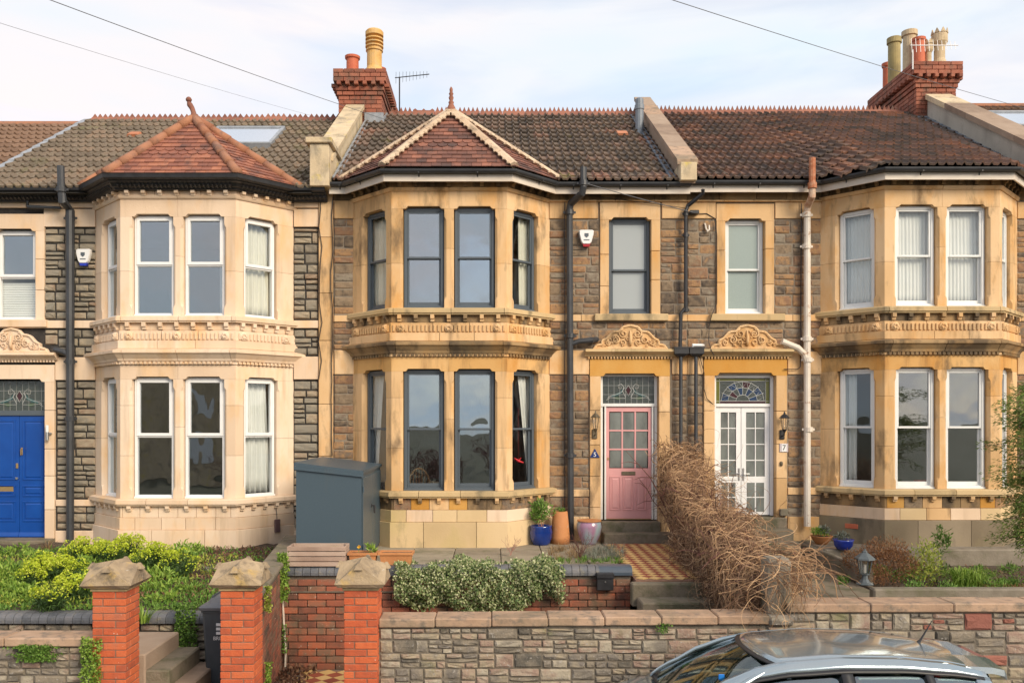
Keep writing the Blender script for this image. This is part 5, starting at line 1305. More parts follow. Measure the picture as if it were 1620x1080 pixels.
# aerials and overhead wires
def aerial(p0, h, boom, n, m, label, el=.11):
    t = thing('tv_aerial', tuple(p0), label, 'aerial', 'roof aerials'); p0 = Vector(p0); top = p0+Vector((0, 0, h)); MB().tube([p0, top], .016, 6).build('mast', m, t)
    b0, b1 = top+Vector(boom[0]), top+Vector(boom[1]); MB().tube([b0, b1], .011, 5).build('boom', m, t)
    for k in range(n):
        c = b0.lerp(b1, (k+.3)/n); l = el*(1.25-.6*k/n); MB().tube([c+Vector((0, -.02, -l)), c+Vector((0, .02, l))], .005, 4).build('element', m, t)
p = at(632, 176, 3.9); aerial(p, (176-122)*(18.9)/1350, ((-.10, 0, -.02), (.66, 0, .06)), 10, M_PIPE, 'dark aerial on a thin mast right of the middle chimney')
p = at(1444, 110, 3.3); aerial(p, .42, ((-.10, -.1, .05), (.92, -.1, .05)), 11, mat('white_aerial', [(.75, .72, .7)], rough=.4), 'white aerial in front of the right chimney pots', .13)
wg = 'overhead wires'; M_WIRE = mat('wire_grey', [(.12, .12, .13)], rough=.6)
def wire(label, a, b, r, sag): 
    a, b = Vector(a), Vector(b); tag(MB().tube([a.lerp(b, k/14)-Vector((0, 0, sag*4*(k/14)*(1-k/14))) for k in range(15)], r, 5).build('overhead_wire', M_WIRE, None), label, 'wire', wg)
wire('upper overhead wire running from the top left sky down to the middle chimney', at(-60, -52, -8), at(640, 199, 2.6), .0042, .04)
wire('faint lower overhead wire on the left sky', at(-60, 18, -8), at(530, 193, 1.8), .0018, .03)
wire('overhead wire crossing the right sky in front of the right chimney', at(940, -40, -8), at(1660, 182, 1.0), .0036, .04)
wire('short wire slanting under the eaves between the grey soil pipe and the black bracket', at(926, 290, -.45), at(1096, 336, -.17), .007, .01)

# ================================================================== FRONT GARDENS: terraces, paths, walls
slab('garden_terrace', -2.70, 1.86, -3.42, .02, -1.25, -.04, M_SOIL)
pv = struct(MB().box(-2.70, 1.86, -2.95, .02, -.039, -.03).build('terrace_paving', M_CONC, None))
xs = [-2.69, -1.95, -1.30, -.62, .12, .78, 1.42, 1.86]; ys = [-2.93, -2.3, -1.65, -1.0, -.35, .01]
for i in range(7):
    for j in range(5):
        bx(M_SLAB, pv, 'paving_slab', xs[i]+.006, xs[i+1]-.006, ys[j]+.006, ys[j+1]-.006, -.03, .0+(rnd.random()-.5)*.008, .008)
path = slab('tiled_path', 1.88, 3.02, -3.78, -.42, -.3, .012, M_BRM)
def tile_field(parent, x0, x1, y0, y1, z, s):
    dg = s*math.sqrt(2); MEs = []
    for m in (M_TCRE, M_TRED): MEs.append(MB().prism([(0, -dg/2+.003), (dg/2-.003, 0), (0, dg/2-.003), (-dg/2+.003, 0)], 0, .012, T=lambda p, q, e: (p, q, e)).mesh('tile', m))
    r = 0; y = y0
    while y < y1:
        x = x0+(dg/2 if r % 2 else 0)
        while x < x1+.001:
            inst('tile', MEs[r % 2], parent, Matrix.Translation((x, y, z+(rnd.random()-.5)*.002)))
            x += dg
        y += dg/2; r += 1
tile_field(path, 1.98, 2.94, -3.66, -.50, .014, .125)
slab('path_edging', 1.80, 3.06, -3.96, -3.785, -.3, .0, M_STEP, c=.015)
slab('path_edging', 3.025, 3.10, -3.78, -.42, -.3, .03, M_STEP, c=.01)
ST = thing('garden_steps', (2.5, -4.5, -1.2), 'mossy stone steps rising from the passage to the red and buff tiled path', 'steps')
for k in range(6): slab('step', 1.86, 3.05, -4.06-.29*(k+1)+.0, -4.06-.29*k-.002 if k else -3.965, -1.3, -.165-.165*k, M_STEP, None, .015, ST)
slab('garden_passage', -2.6, 3.1, -6.3, -3.55, -1.45, -1.215, M_CONC)
ps = struct(MB().box(-2.5, -.9, -5.8, -3.66, -1.214, -1.206).build('passage_tiling', M_BRM, None)); tile_field(ps, -2.42, -.95, -5.7, -3.72, -1.205, .17)

# middle brick retaining wall with bullnose coping
BWm = thing('brick_retaining_wall', (-.4, -3.55, -1.22), 'old red brick retaining wall topped with blue bullnose bricks and hung with ivy', 'brick wall')
MB().box(-2.86, 1.84, -3.57, -3.36, -1.3, .05).build('wall_core', M_BRDM, BWm)
BM_D = brick_mesh(M_BRD, .24, .1, .082, .006)
def brick_face(parent, me, x0, x1, y, z0, z1, L, ch, lim=300, fr=None, header=False):
    k = 0; z = z0+ch/2; n = 0
    while z < z1-.02:
        x = x0-(L/2 if k % 2 else 0)
        while x < x1-.02:
            a, b = max(x, x0), min(x+L, x1)
            if b-a > .04:
                M4 = Matrix.Translation((0, (rnd.random()-.5)*.006, (rnd.random()-.5)*.004))
                if fr is None: M4 = M4 @ Matrix.Translation(((a+b)/2, y+.05, z)) @ Matrix.Diagonal(((b-a-.010)/(L-.01), 1, 1, 1))
                else: M4 = fr.M((a+b)/2, -.05, z, (b-a-.01)/(L-.01))
                inst('brick', me, parent, M4); n += 1
            x += L
        z += ch; k += 1
brick_face(BWm, BM_D, -2.86, 1.84, -3.60, -1.22, .045, .25, .0935)
tag(bx(M_BRDM, BWm, 'brick_ledge', -2.86, -1.0, -3.615, -3.59, -.185, -.165, .004))
q = MB(); pr = [(-.11, -.04)]+[(-.11+.10*(1-math.cos(t)), .0+.075*math.sin(t)) for t in [0, .4, .8, 1.2, math.pi/2]]+[(.12, .075), (.12, -.04)]
for k in range(42):
    x0 = -2.86+k*.1058
    if x0 > 1.40: break
    MB().prism(pr, x0+.003, x0+.102, T=lambda p, r, e: (e, -3.51+p, .085+r)).build('coping_brick', M_BLUE, BWm)
MB().prism(pr, 1.42, 1.69+.17, T=lambda p, r, e: (e, -3.51+p, .087+r)).build('coping_brick', mat('new_blue_brick', [(.055, .075, .10), (.07, .09, .12)], 10, .35), BWm)
p = at(957, 919, -3.66); t = thing('letter_box', (p.x, -3.62, p.z), 'small black letter box fixed to the brick retaining wall beside the steps', 'letter box')
MB().box(p.x-.11, p.x+.11, -3.70, -3.62, p.z-.115, p.z+.04, .008).build('box', M_BLACK, t); MB().box(p.x-.115, p.x+.115, -3.715, -3.62, p.z+.044, p.z+.115, .008).build('flap', M_BLACK, t); MB().lathe([(.012, 0), (.01, .004)], (0, 0, 0), 8).build('lock', M_STEEL, t).matrix_basis = Matrix.Translation((p.x, -3.703, p.z+.0)) @ RX

# brick gate pillars
BM_O = brick_mesh(M_BRO, .215, .1025, .065, .004)
def pillar(x, y, label, top=.35, jit_=0.0, rot=0):
    t = thing('brick_gate_pillar', (x, y, PAVZ), label, 'gate pillar', 'brick gate pillars along the pavement')
    W_ = .345; MB().box(x-W_/2+.008, x+W_/2-.008, y-W_/2+.008, y+W_/2-.008, PAVZ-.1, top).build('mortar_core', M_BRM, t)
    ch = .0755; n = int(round((top-PAVZ)/ch)); h = W_/2
    for k in range(n):
        z = top-ch*(k+.5)
        for s in range(4):
            off = -.065 if k % 2 == 0 else .065
            # one stretcher and one header on each face, alternating end by course
            a = s*math.pi/2; Rm = Matrix.Rotation(a, 4, 'Z')
            if k % 2 == 0: lo, hi = -h, h-.1025-.01
            else: lo, hi = -h+.1025+.01, h
            jz = (rnd.random()-.5)*.003
            inst('brick', BM_O, t, Matrix.Translation((x, y, z+jz)) @ Rm @ Matrix.Translation(((lo+hi)/2, -h+.05+(rnd.random()-.5)*.004, 0)) @ Matrix.Diagonal(((hi-lo-.004)/.215, 1, 1, 1)))
    # weathered gabled cap
    b = W_/2+.035; q = MB(); q.box(x-b+.02, x+b-.02, y-b+.02, y+b-.02, top+.002, top+.04, .006); q.build('cap_bed', M_SILLD, t)
    q = MB(); B = b+.055; z0, z1, zp = top+.041, top+.075, top+.315
    rr = random.Random(int(x*100)); J = lambda v, s=.014: tuple(c+(rr.random()-.5)*s for c in v)
    cs = [(-B, -B), (B, -B), (B, B), (-B, B)]; lo = [J((x+a*.86, y+c_*.86, z0)) for a, c_ in cs]; mid = [J((x+a, y+c_, z1)) for a, c_ in cs]
    gm = [J((x, y-B*.93, zp-.05), .03), J((x+B*.93, y, zp-.05), .03), J((x, y+B*.93, zp-.03), .03), J((x-B*.93, y, zp-.05), .03)]; cen = J((x, y, zp), .03)
    # each face: pentagon split by a middle base vertex
    vs = lo+mid+gm+[cen]; fs = [(3, 2, 1, 0)]
    for i in range(4):
        j = (i+1) % 4; fs += [(i, j, 4+j, 4+i), (4+i, 4+j, 8+i), (4+i, 8+i, 12), (4+j, 12, 8+i)]
    q.add(vs, fs); cap = q.build('pillar_cap', M_CAP, t)
    # horns at the corners of the gables
    for i in range(4):
        g = Vector(gm[i]); q = MB(); q.loft([[(g.x+dx*.045, g.y+dy*.045, g.z-.05) for dx, dy in ((-1, -1), (1, -1), (1, 1), (-1, 1))], [(g.x+dx*.012, g.y+dy*.012, g.z+.012) for dx, dy in ((-1, -1), (1, -1), (1, 1), (-1, 1))]]); q.build('cap_crest', M_CAP, t)
    return t
M_CAP = mat('weathered_cap_stone', [(.20, .15, .10), (.36, .27, .17), (.47, .36, .23)], 5, .92, .6, 30, objr=.2); overlay(M_CAP, (.52, .34, .09), 4, .56, .70, 1, .8, 3); overlay(M_CAP, (.10, .085, .065), 6, .52, .66, 1, .75, 6); overlay(M_CAP, (.55, .52, .45), 20, .66, .70, 1, .7, 2)
PY = -6.03
pillar(-3.96, PY, 'brick gate pillar with gabled cap standing among the yellow-green plants, creeper on its left')
pillar(-2.64, PY, 'brick gate pillar with worn cap hiding part of the wheelie bin', .355)
pillar(-1.365, PY, 'brick gate pillar with horned cap at the left end of the long stone wall', .36)

# stone walls along the pavement
def stone_wall(x0, x1, label, ztop0, ztop1, seed, hr, wr, loc, red=0.0, cop=True, y=-6.08, step=.555):
    t = thing('stone_garden_wall', loc, label, 'stone wall', 'rubble walls along the pavement'); r = random.Random(seed)
    zt = min(ztop0, ztop1)-.10
    q = MB(); q.prism([(x0, PAVZ-.1), (x1, PAVZ-.1), (x1, ztop1-.095), (x0, ztop0-.095)], y+.006, y+.33, T=lambda p, s, e: (p, e, s)); q.build('wall_core', M_WMORT, t)
    fr = Fr((0, y), (1, 0), (0, -1)); ex = []
    rubble(t, fr, x0+.01, x1-.01, PAVZ-.02, zt, ST_G+(ST_R[:1] if red else []), hr, wr, .013, .008, .035, r, 300, ex, broken=True)
    if ex: merge_insts('lower_stones', ex, M_WALLST, t)
    if cop:
        n = max(1, round((x1-x0)/step)); w = (x1-x0)/n
        for k in range(n):
            z = ztop0+(ztop1-ztop0)*(k+.5)/n; a, b = x0+k*w+.003, x0+(k+1)*w-.003
            MB().box(a, b, y-.045, y+.30, z-.092, z, .012).build('coping_stone', M_COP, t)
    return t
stone_wall(-1.195, 2.93, 'long grey rubble wall with pink coping in front of the pink-door house', .045, .085, 4, (.14, .25), (.12, .34), (.9, -5.9, PAVZ))
stone_wall(3.06, 7.4, 'rubble wall with red stones and higher pink coping behind the parked car', .205, .215, 9, (.15, .27), (.12, .34), (5, -5.9, PAVZ), 1, step=.9)
stone_wall(-7.0, -4.14, 'rubble wall with pale coping at the bottom left corner, moss on its face', -.15, -.15, 15, (.14, .25), (.13, .34), (-5.5, -5.9, PAVZ), 0, step=.95)
# concrete gate post on a rough base
t = thing('concrete_post', (3.02, -5.9, PAVZ), 'rough concrete gate post under the dry climber, between the two stone walls', 'gate post')
q = MB(); q.loft([[(3.01+dx*a, -5.92+dy*a, z) for dx, dy in ((-1, -1), (-.7, -1.1), (.7, -1.1), (1, -1), (1, 1), (-1, 1))] for a, z in ((.14, -.15), (.125, .1), (.12, .62), (.10, .66))]); q.build('post', M_CONC, t)
q = MB(); q.box(2.93, 3.06, -6.085, -5.75, PAVZ-.1, -.0, .0); q.build('post_base', M_WMORT, t)
rubble(t, Fr((0, -6.11), (1, 0), (0, -1)), 2.86, 3.14, -1.2, .10, ST_G, (.09, .14), (.14, .24), .02, .02, .07, random.Random(3))
# slanted brick dividing wall
DW = thing('brick_dividing_wall', (-2.7, -4.6, -1.2), 'narrow brick dividing wall running back from the gate pillar by the bin, creeper on its top', 'brick wall')
a, b = Vector((-2.53, -5.85)), Vector((-2.84, -3.45)); L = (b-a).length; fr = Fr(a, b-a, ((b-a).y, -(b-a).x))
q = MB(); q.box(0, L+2.2, -.20, -.012, -1.3, .18, T=fr); q.build('wall_core', M_BRDM, DW)
bmD2 = MB().box(-.11, .11, -.05, .05, -.034, .034, .005).mesh('brick', M_BRD)
brick_face(DW, bmD2, 0, L, 0, -1.22, .16, .226, .078, fr=fr)
for k in range(8): MB().box(k*.6+.004, (k+1)*.6-.004, -.25, .04, .182, .25, .02, T=fr).build('coping_stone', M_STEP, DW)

# left garden
def zl(Y): return -.03+.088*(Y+.9)
q = MB(); n = 24; vs = []; fs = []
rg = random.Random(8)
for j in range(n+1):
    for i in range(41):
        x = -10+7.15*i/40; y = -4.25+3.85*j/n; vs.append((x, y, zl(y)+(rg.random()-.5)*.05))
for j in range(n):
    for i in range(40): a = j*41+i; fs.append((a, a+1, a+42, a+41))
q.add(vs, fs); struct(q.build('garden_bed', M_SOIL, None, smooth=True))
slab('garden_subsoil', -10, -2.86, -4.24, -.3, -1.3, -.42, M_SOIL)
t = thing('stone_retaining_wall', (-6, -4.3, -1.2), 'dark rubble retaining wall with rounded blue brick coping below the left flower bed', 'stone wall')
MB().box(-10, -2.95, -4.32, -4.2, -1.3, -.42).build('wall_core', M_WMORT, t)
rubble(t, Fr((0, -4.36), (1, 0), (0, -1)), -9.0, -2.95, -1.2, -.42, ST_G, (.08, .14), (.16, .36), .022, 0, .07, random.Random(5), 300, [])
for k in range(58):
    x0 = -9.0+k*.105
    MB().prism(pr, x0+.003, x0+.102, T=lambda p, r, e: (e, -4.30+p, -.365+r)).build('coping_brick', M_BLUE, t)
t = thing('side_steps', (-3.9, -5.2, -1.2), 'worn brown steps climbing left behind the first brick gate pillar', 'steps')
for k, (x1, z) in enumerate(((-3.77, -.42), (-3.52, -.60), (-3.30, -.78), (-3.08, -.96))): slab('step', -4.6, x1, -5.75+.02*k, -4.75, -1.3, z, M_STEP if k % 2 else M_PARB, None, .015, t)
slab('left_passage', -9, -2.6, -6.3, -4.36, -1.45, -1.20, M_CONC)
# right garden
slab('right_terrace', 5.40, 11, -1.15, .02, -1.3, .02, M_CONC, c=.02)
slab('right_bed', 5.30, 11, -3.98, -1.16, -1.3, -.24, M_SOIL)
slab('right_path', 3.12, 5.29, -4.1, .02, -1.3, -.26, M_STEP, c=.01)
slab('terrace_edging', 5.32, 5.398, -2.9, .02, -1.3, .0, M_CONC, c=.015)
slab('bed_kerb', 4.85, 11, -4.14, -3.985, -1.3, -.03, M_CONC, c=.02)
slab('lower_terrace', 3.12, 11, -5.78, -4.145, -1.45, -.42, M_CONC, c=.01)

# ================================================================== OBJECTS IN THE GARDENS
def pot(name_, x, y, z, prof, m, label, cat='plant pot', soil=None, rim=None):
    t = thing(name_, (x, y, z), label, cat)
    o = MB().lathe(prof, (x, y, z), 28).build('pot', m, t, smooth=False)
    o.data.shade_smooth()
    if rim: MB().lathe([(rim[0]-.012, -.012), (rim[0]+.006, -.008), (rim[0]+.008, .008), (rim[0]-.012, .012)], (x, y, z+rim[1]), 28).build('rim', rim[2], t)
    if soil: MB().lathe([(soil[0], -.01), (soil[0]*.9, .008)], (x, y, z+soil[1]), 16).build('soil', M_SOIL, t)
    return t
M_BLUEG = mat('blue_glaze', [(.004, .02, .13), (.008, .04, .24)], 6, .10, .05, 20, spec=.8)
M_TERRA = mat('terracotta', [(.42, .17, .06), (.55, .24, .09)], 5, .75, .2, 40); overlay(M_TERRA, (.5, .4, .3), 6, .6, .72, 1, .5)
M_MAUVE = mat('mauve_blue_glaze', [(.20, .30, .36), (.30, .38, .42), (.36, .20, .30), (.34, .16, .24)], 4, .18, .1, 20, spec=.7, streak=2)
def lf(name, cols, **k): return mat(name, cols, 6, .55, 0, isl=.75, trans=.22, spec=.35, **k)
L_DK = lf('leaf_dark_green', [(.025, .05, .015), (.05, .10, .025), (.09, .16, .04)])
L_MD = lf('leaf_mid_green', [(.06, .13, .02), (.13, .25, .04), (.22, .36, .07)])
L_BR = lf('leaf_bright_green', [(.11, .21, .025), (.22, .35, .05), (.34, .46, .09)])
L_LIME = lf('bract_lime', [(.30, .40, .02), (.50, .60, .035), (.62, .66, .09)])
L_IVY = lf('leaf_variegated', [(.07, .12, .04), (.17, .24, .085), (.28, .35, .14), (.50, .52, .28), (.66, .66, .42)])
L_GRY = lf('leaf_grey', [(.13, .15, .11), (.22, .24, .19), (.32, .33, .28)])
L_STR = lf('dry_straw', [(.16, .10, .05), (.30, .20, .10), (.42, .30, .16)])
L_HEA = lf('dry_heather', [(.13, .06, .03), (.24, .11, .05), (.33, .18, .08)])
L_YG = lf('leaf_yellow_green', [(.16, .23, .03), (.30, .36, .05), (.44, .46, .09)])
L_LITTER = lf('dead_leaf', [(.09, .045, .03), (.20, .10, .06), (.34, .20, .12)])
def leaf(mb, p, d, l, w, r, fold=.25):
    d = Vector(d); d = d.normalized() if d.length > 1e-6 else Vector((0, 0, 1)); s = d.cross(Vector((r.random()-.5, r.random()-.5, r.random()-.5))).normalized(); n = s.cross(d)
    p = Vector(p); a, b = p+d*l*.45+s*w/2+n*w*fold, p+d*l*.45-s*w/2+n*w*fold
    k = len(mb.v); mb.v += [tuple(p), tuple(a), tuple(p+d*l), tuple(b)]; mb.f += [(k, k+1, k+2), (k, k+2, k+3)]; mb.m += [mb.mi]*2
def rdir(r, up=0.0):
    v = Vector((r.gauss(0, 1), r.gauss(0, 1), r.gauss(0, 1)+up)); return v.normalized()
def clump(mb, c, rad, n, l, w, r, up=.3, shell=.5):
    c = Vector(c)
    lumps = [(rdir(r)*.55, .35+.3*r.random()) for _ in range(9)]
    for _ in range(n):
        if r.random() < .7:
            q, s = r.choice(lumps); v = q+rdir(r)*s*(r.random()**.4)
        else: v = rdir(r)*(shell+(1-shell)*r.random())
        if v.z < -.9: continue
        p = c+Vector((v.x*rad[0], v.y*rad[1], v.z*rad[2])); leaf(mb, p, rdir(r, up)+v*.5, l*(.6+.8*r.random()), w*(.6+.8*r.random()), r)
def tuft(mb, c, n, h, spread, r, w=.008, droop=.4, segs=3):
    c = Vector(c)
    for _ in range(n):
        a = r.random()*6.283; o = Vector((math.cos(a), math.sin(a), 0)); p = c+o*spread*.4*r.random(); H = h*(.5+.6*r.random()); out = spread*(.2+r.random()); ww = w*(.6+.7*r.random())
        s = Vector((-o.y, o.x, 0)); k = len(mb.v)
        for i in range(segs+1):
            t = i/segs; q = p+o*out*t**1.5+Vector((0, 0, H*(t-droop*t**3))); mb.v += [tuple(q+s*ww*(1-t)*.5), tuple(q-s*ww*(1-t)*.5)]
        for i in range(segs): mb.f.append((k+2*i, k+2*i+1, k+2*i+3, k+2*i+2)); mb.m.append(mb.mi)
def plant(name, fn, mats, label, cat, group=None, kind=None, seed=1):
    r = random.Random(seed); mb = MB(); fn(mb, r); o = mb.build(name, mats, None, recalc=False)
    return tag(o, label, cat, group, kind)
def gr(px, py, z): d = (CZ-z)*F_PX/(py-CY); return Vector(((px-CX)*d/F_PX, d-D0, z))

# pots by the pink door
x, y = (856-CX)*14.5/F_PX, -.62
t = pot('blue_pot', x, y+.15, 0, [(.13, 0), (.15, .02), (.185, .12), (.195, .22), (.18, .30), (.19, .33), (.165, .33), (.16, .28)], M_BLUEG, 'glossy blue glazed pot with a small leafy shrub in front of the bay', soil=(.165, .29))
plant('potted_shrub', lambda mb, r: ([mb.tube([(x+a*.02, y+.15, .28), (x+a*.1, y+.15+b*.06, .55)], .006, 4) for a, b in ((-1, 1), (0, -1), (1, .5), (.3, 1))], setattr(mb, 'mi', 1), clump(mb, (x, y+.15, .56), (.21, .18, .20), 620, .07, .022, r, 1.0)), [M_HIPR, L_MD], 'small evergreen shrub growing in the glossy blue pot', 'shrub', seed=3)
x, y = (886-CX)*14.7/F_PX, -.34
t = pot('tall_clay_pot', x, y, 0, [(.16, 0), (.165, .12), (.15, .30), (.125, .55), (.10, .56), (.10, .5)], M_TERRA, 'tall tapering terracotta pot beside the dark grey soil pipe', soil=(.11, .53))
plant('pot_succulent', lambda mb, r: clump(mb, (x, y, .57), (.09, .09, .05), 160, .04, .015, r, 1), [L_MD], 'low green plant on top of the tall terracotta pot', 'plant', seed=4)
x, y = (932-CX)*14.6/F_PX, -.42
t = pot('glazed_pot', x, y, 0, [(.11, 0), (.13, .03), (.185, .16), (.215, .30), (.20, .37), (.185, .385), (.205, .41), (.17, .41), (.165, .34)], M_MAUVE, 'mauve and pale blue glazed pot with clay rim left of the pink door', soil=(.17, .36), rim=(.20, .405, M_TERRA))
def bare(mb, r, c, h, n, m=0.006):
    for _ in range(n):
        a = r.random()*6.28; q = Vector(c); pts = [q]; d = Vector((math.cos(a)*.35, math.sin(a)*.35, 1)).normalized()
        for k in range(4): q = q+d*h/4; d = (d+rdir(r)*.35).normalized(); pts.append(q)
        mb.tube(pts, [m, m*.8, m*.6, m*.4, m*.25], 4)
        for k in (1, 2, 3):
            for _ in range(2):
                dd = (d+rdir(r)*.9).normalized(); mb.tube([pts[k], pts[k]+dd*h*.22, pts[k]+dd*h*.3+rdir(r)*.03], m*.35, 3)
M_TWIG = mat('dark_red_twig', [(.10, .04, .035), (.18, .08, .06)], 10, .8)
g = gr(918, 885, .02); plant('bare_shrub', lambda mb, r: bare(mb, r, g, .42, 9), [M_TWIG], 'small bare dark shrub in front of the mauve glazed pot', 'shrub', seed=5)
g = gr(808, 878, .02); plant('bare_shrub', lambda mb, r: bare(mb, r, g, .30, 7, .005), [mat('pink_twig', [(.30, .14, .11), (.42, .22, .18)], 10, .8)], 'small bare pinkish shrub rising above the middle of the ivy', 'shrub', seed=6)

MB().box(.44, .66, .03, .054, .27, .35, .003, T=FLR).build('air_brick', M_POTR, HR)
tag(MB().box(7.22, 7.50, -.50, -.34, 1.02, 1.10, .01).build('red_tray', mat('red_plastic', [(.5, .03, .02)], rough=.4), None), 'small red tray on the sill inside the middle ground floor window of the right bay', 'tray')
q = MB(); c_ = FRM(.42, -.12, 1.42); q.tube([c_+Vector((-.07, 0, .05)), c_, c_+Vector((.09, 0, -.03))], [.006, .022, .008], 6); q.tube([c_, c_+Vector((.05, 0, .06))], [.014, .004], 5); q.tube([c_, c_+Vector((0, 0, .9))], .0015, 3)
tag(q.build('hanging_ornament', mat('red_felt', [(.55, .02, .03)], rough=.6), None), 'small red bird ornament hanging in the grey ground floor window above the blue pot', 'ornament')
# metal shed
x0, x1, y0, y1 = -2.885, -1.925, -2.50, -.48
t = thing('metal_shed', ((x0+x1)/2, (y0+y1)/2, 0), 'dark blue-grey metal garden shed with sloping lid standing before the bay', 'shed')
M_SHED = mat('shed_steel', [(.055, .085, .11), (.065, .098, .125)], 40, .42, .08, 300, metal=.1)
overlay(M_SHED, (.10, .105, .10), 2.5, .56, .74, 4, .45); M_SHEDD = mat('shed_door_steel', [(.135, .135, .12), (.16, .16, .14)], 40, .35, .05, 200, metal=.3)
MB().prism([(x0, .02), (x1, .02), (x1, 1.325), (x0, 1.445)], y0, y1, T=lambda p, q, e: (p, e, q)).build('body', M_SHED, t)
MB().prism([(x0-.02, 1.450), (x1+.03, 1.331), (x1+.03, 1.375), (x0-.02, 1.50)], y0-.03, y1+.02, T=lambda p, q, e: (p, e, q)).build('lid', M_SHED, t)
MB().prism([(x0-.021, 1.395), (x1+.031, 1.285), (x1+.031, 1.33), (x0-.021, 1.449)], y0-.034, y0-.031, T=lambda p, q, e: (p, e, q)).build('lid_flange', M_SHED, t)
for a, b in ((y0+.03, (y0+y1)/2-.004), ((y0+y1)/2+.004, y1-.03)):
    d_ = MB().box(x1+.001, x1+.018, a, b, .06, 1.27, .004).build('door', M_SHED, t)
    if a < -2: 
        MB().tube([(x1+.02, b-.10, .78), (x1+.06, b-.10, .78), (x1+.062, b-.10, .66)], .012, 6).build('door_handle', M_BLACK, d_); MB().box(x1+.018, x1+.024, b-.14, b-.06, .75, .81, .002).build('lock_plate', M_BLACK, d_)
for z in (.25, 1.1): MB().tube([(x1+.02, y0+.03, z-.04), (x1+.02, y0+.03, z+.04)], .012, 6).build('hinge', M_SHED, t)
# slatted wooden planter on the brick wall
t = thing('slatted_planter', (-2.36, -3.42, .16), 'weathered slatted wooden planter box on the brick wall in front of the metal shed', 'planter')
M_WOOD = mat('weathered_wood', [(.24, .16, .12), (.38, .27, .21), (.46, .35, .28)], 4, .85, .4, 60, objr=.3)
px0, px1, py0, py1 = -2.755, -1.975, -3.60, -3.26
for k in range(4):
    z = .165+k*.068
    for (a, b, c_, d) in ((px0, px1, py0, py0+.018), (px0, px1, py1-.018, py1)): MB().box(a, b, c_, d, z, z+.058, .003).build('slat', M_WOOD, t)
    for a in (px0, px1-.018): MB().box(a, a+.018, py0+.02, py1-.02, z, z+.058, .003).build('slat', M_WOOD, t)
for a in (px0+.02, px1-.05):
    for b in (py0+.019, py1-.049): MB().box(a, a+.03, b, b+.03, .165, .43, .002).build('corner_post', M_WOOD, t)
MB().box(px0+.02, px1-.02, py0+.02, py1-.02, .17, .36).build('soil', M_SOIL, t)
plant('planter_weeds', lambda mb, r: [tuft(mb, (px0+.1+r.random()*.6, -3.43, .36), 5, .09, .05, r) for _ in range(9)], [L_YG], 'sparse weeds in the slatted wooden planter', 'plant', seed=8)
def trough(x0, x1, y, z, label, seed):
    t = thing('terracotta_trough', ((x0+x1)/2, y, z), label, 'planter', 'terracotta troughs on the wall'); q = MB()
    o = lambda a, b, zz: [((x0+x1)/2+sx*((x1-x0)/2-a), y+sy*(.11-b), z+zz) for sx, sy in ((-1, -1), (1, -1), (1, 1), (-1, 1))]
    q.loft([o(.03, .02, 0), o(.008, .006, .135), o(-.012, -.012, .137), o(-.012, -.012, .17), o(.01, .01, .17), o(.02, .02, .13)]); q.build('trough', M_TERRA, t)
    MB().box(x0+.025, x1-.025, y-.08, y+.08, z+.131, z+.15).build('soil', M_SOIL, t)
trough(-1.95, -1.57, -3.40, .162, 'small terracotta trough with a yellow flower beside the wooden planter', 1); trough(-1.54, -1.09, -3.38, .162, 'wider terracotta trough between the small trough and the ivy', 2)
def flower(mb, r):
    c = Vector((-1.83, -3.4, .31)); mb.tube([c, c+Vector((.01, 0, .08))], .004, 4); mb.mi = 1
    for k in range(14):
        a = k*.449; d = Vector((math.cos(a), -.5, math.sin(a))); leaf(mb, c+Vector((.01, -.01, .09)), d, .032, .018, r)
plant('yellow_flower', flower, [L_MD, mat('yellow_petal', [(.75, .38, .01), (.8, .5, .02)], 9, .6)], 'single yellow flower in the small terracotta trough', 'flower', seed=2)
plant('trough_plant', lambda mb, r: clump(mb, (-1.66, -3.4, .35), (.07, .05, .06), 60, .08, .02, r, 1.2), [L_BR], 'small green rosette in the small terracotta trough', 'plant', seed=9)

# variegated ivy over the brick wall
def ivy(mb, r):
    for _ in range(15000):
        u = r.random(); x = -1.30+2.24*u+(r.random()-.5)*.04
        low = -.42+.10*math.sin(u*9)+.08*math.sin(u*23+1)+(.14 if u > .86 else 0)+(.10 if u < .03 else 0)
        top = .20+.045*math.sin(u*14+2)+.03*math.sin(u*37)
        if r.random() < .28: # top mat
            y = -3.75+.72*r.random(); z = top-.03-.05*r.random()+.02*math.sin(x*9+y*8)
            n = Vector((0, -.2, 1))
        else:
            v = r.random(); z = low+(top-low)*v; bul = .12+.13*math.sin(math.pi*min(1, v*1.05))+.035*math.sin(x*17+z*13)+.03*math.sin(x*7-z*19)
            y = -3.60-bul*r.random()**.35; n = Vector((0, -1, .5))
        edge = min(1, min(u, 1-u)*12+.45)
        if r.random() > edge: continue
        leaf(mb, (x, y, z), n*.7+rdir(r)*1.0+Vector((0, 0, -.4)), .028+.018*r.random(), .024+.012*r.random(), r, .1)
plant('trailing_ivy', ivy, [L_IVY], 'dense variegated ivy trailing over the old brick wall below the paved terrace', 'ivy', seed=11)
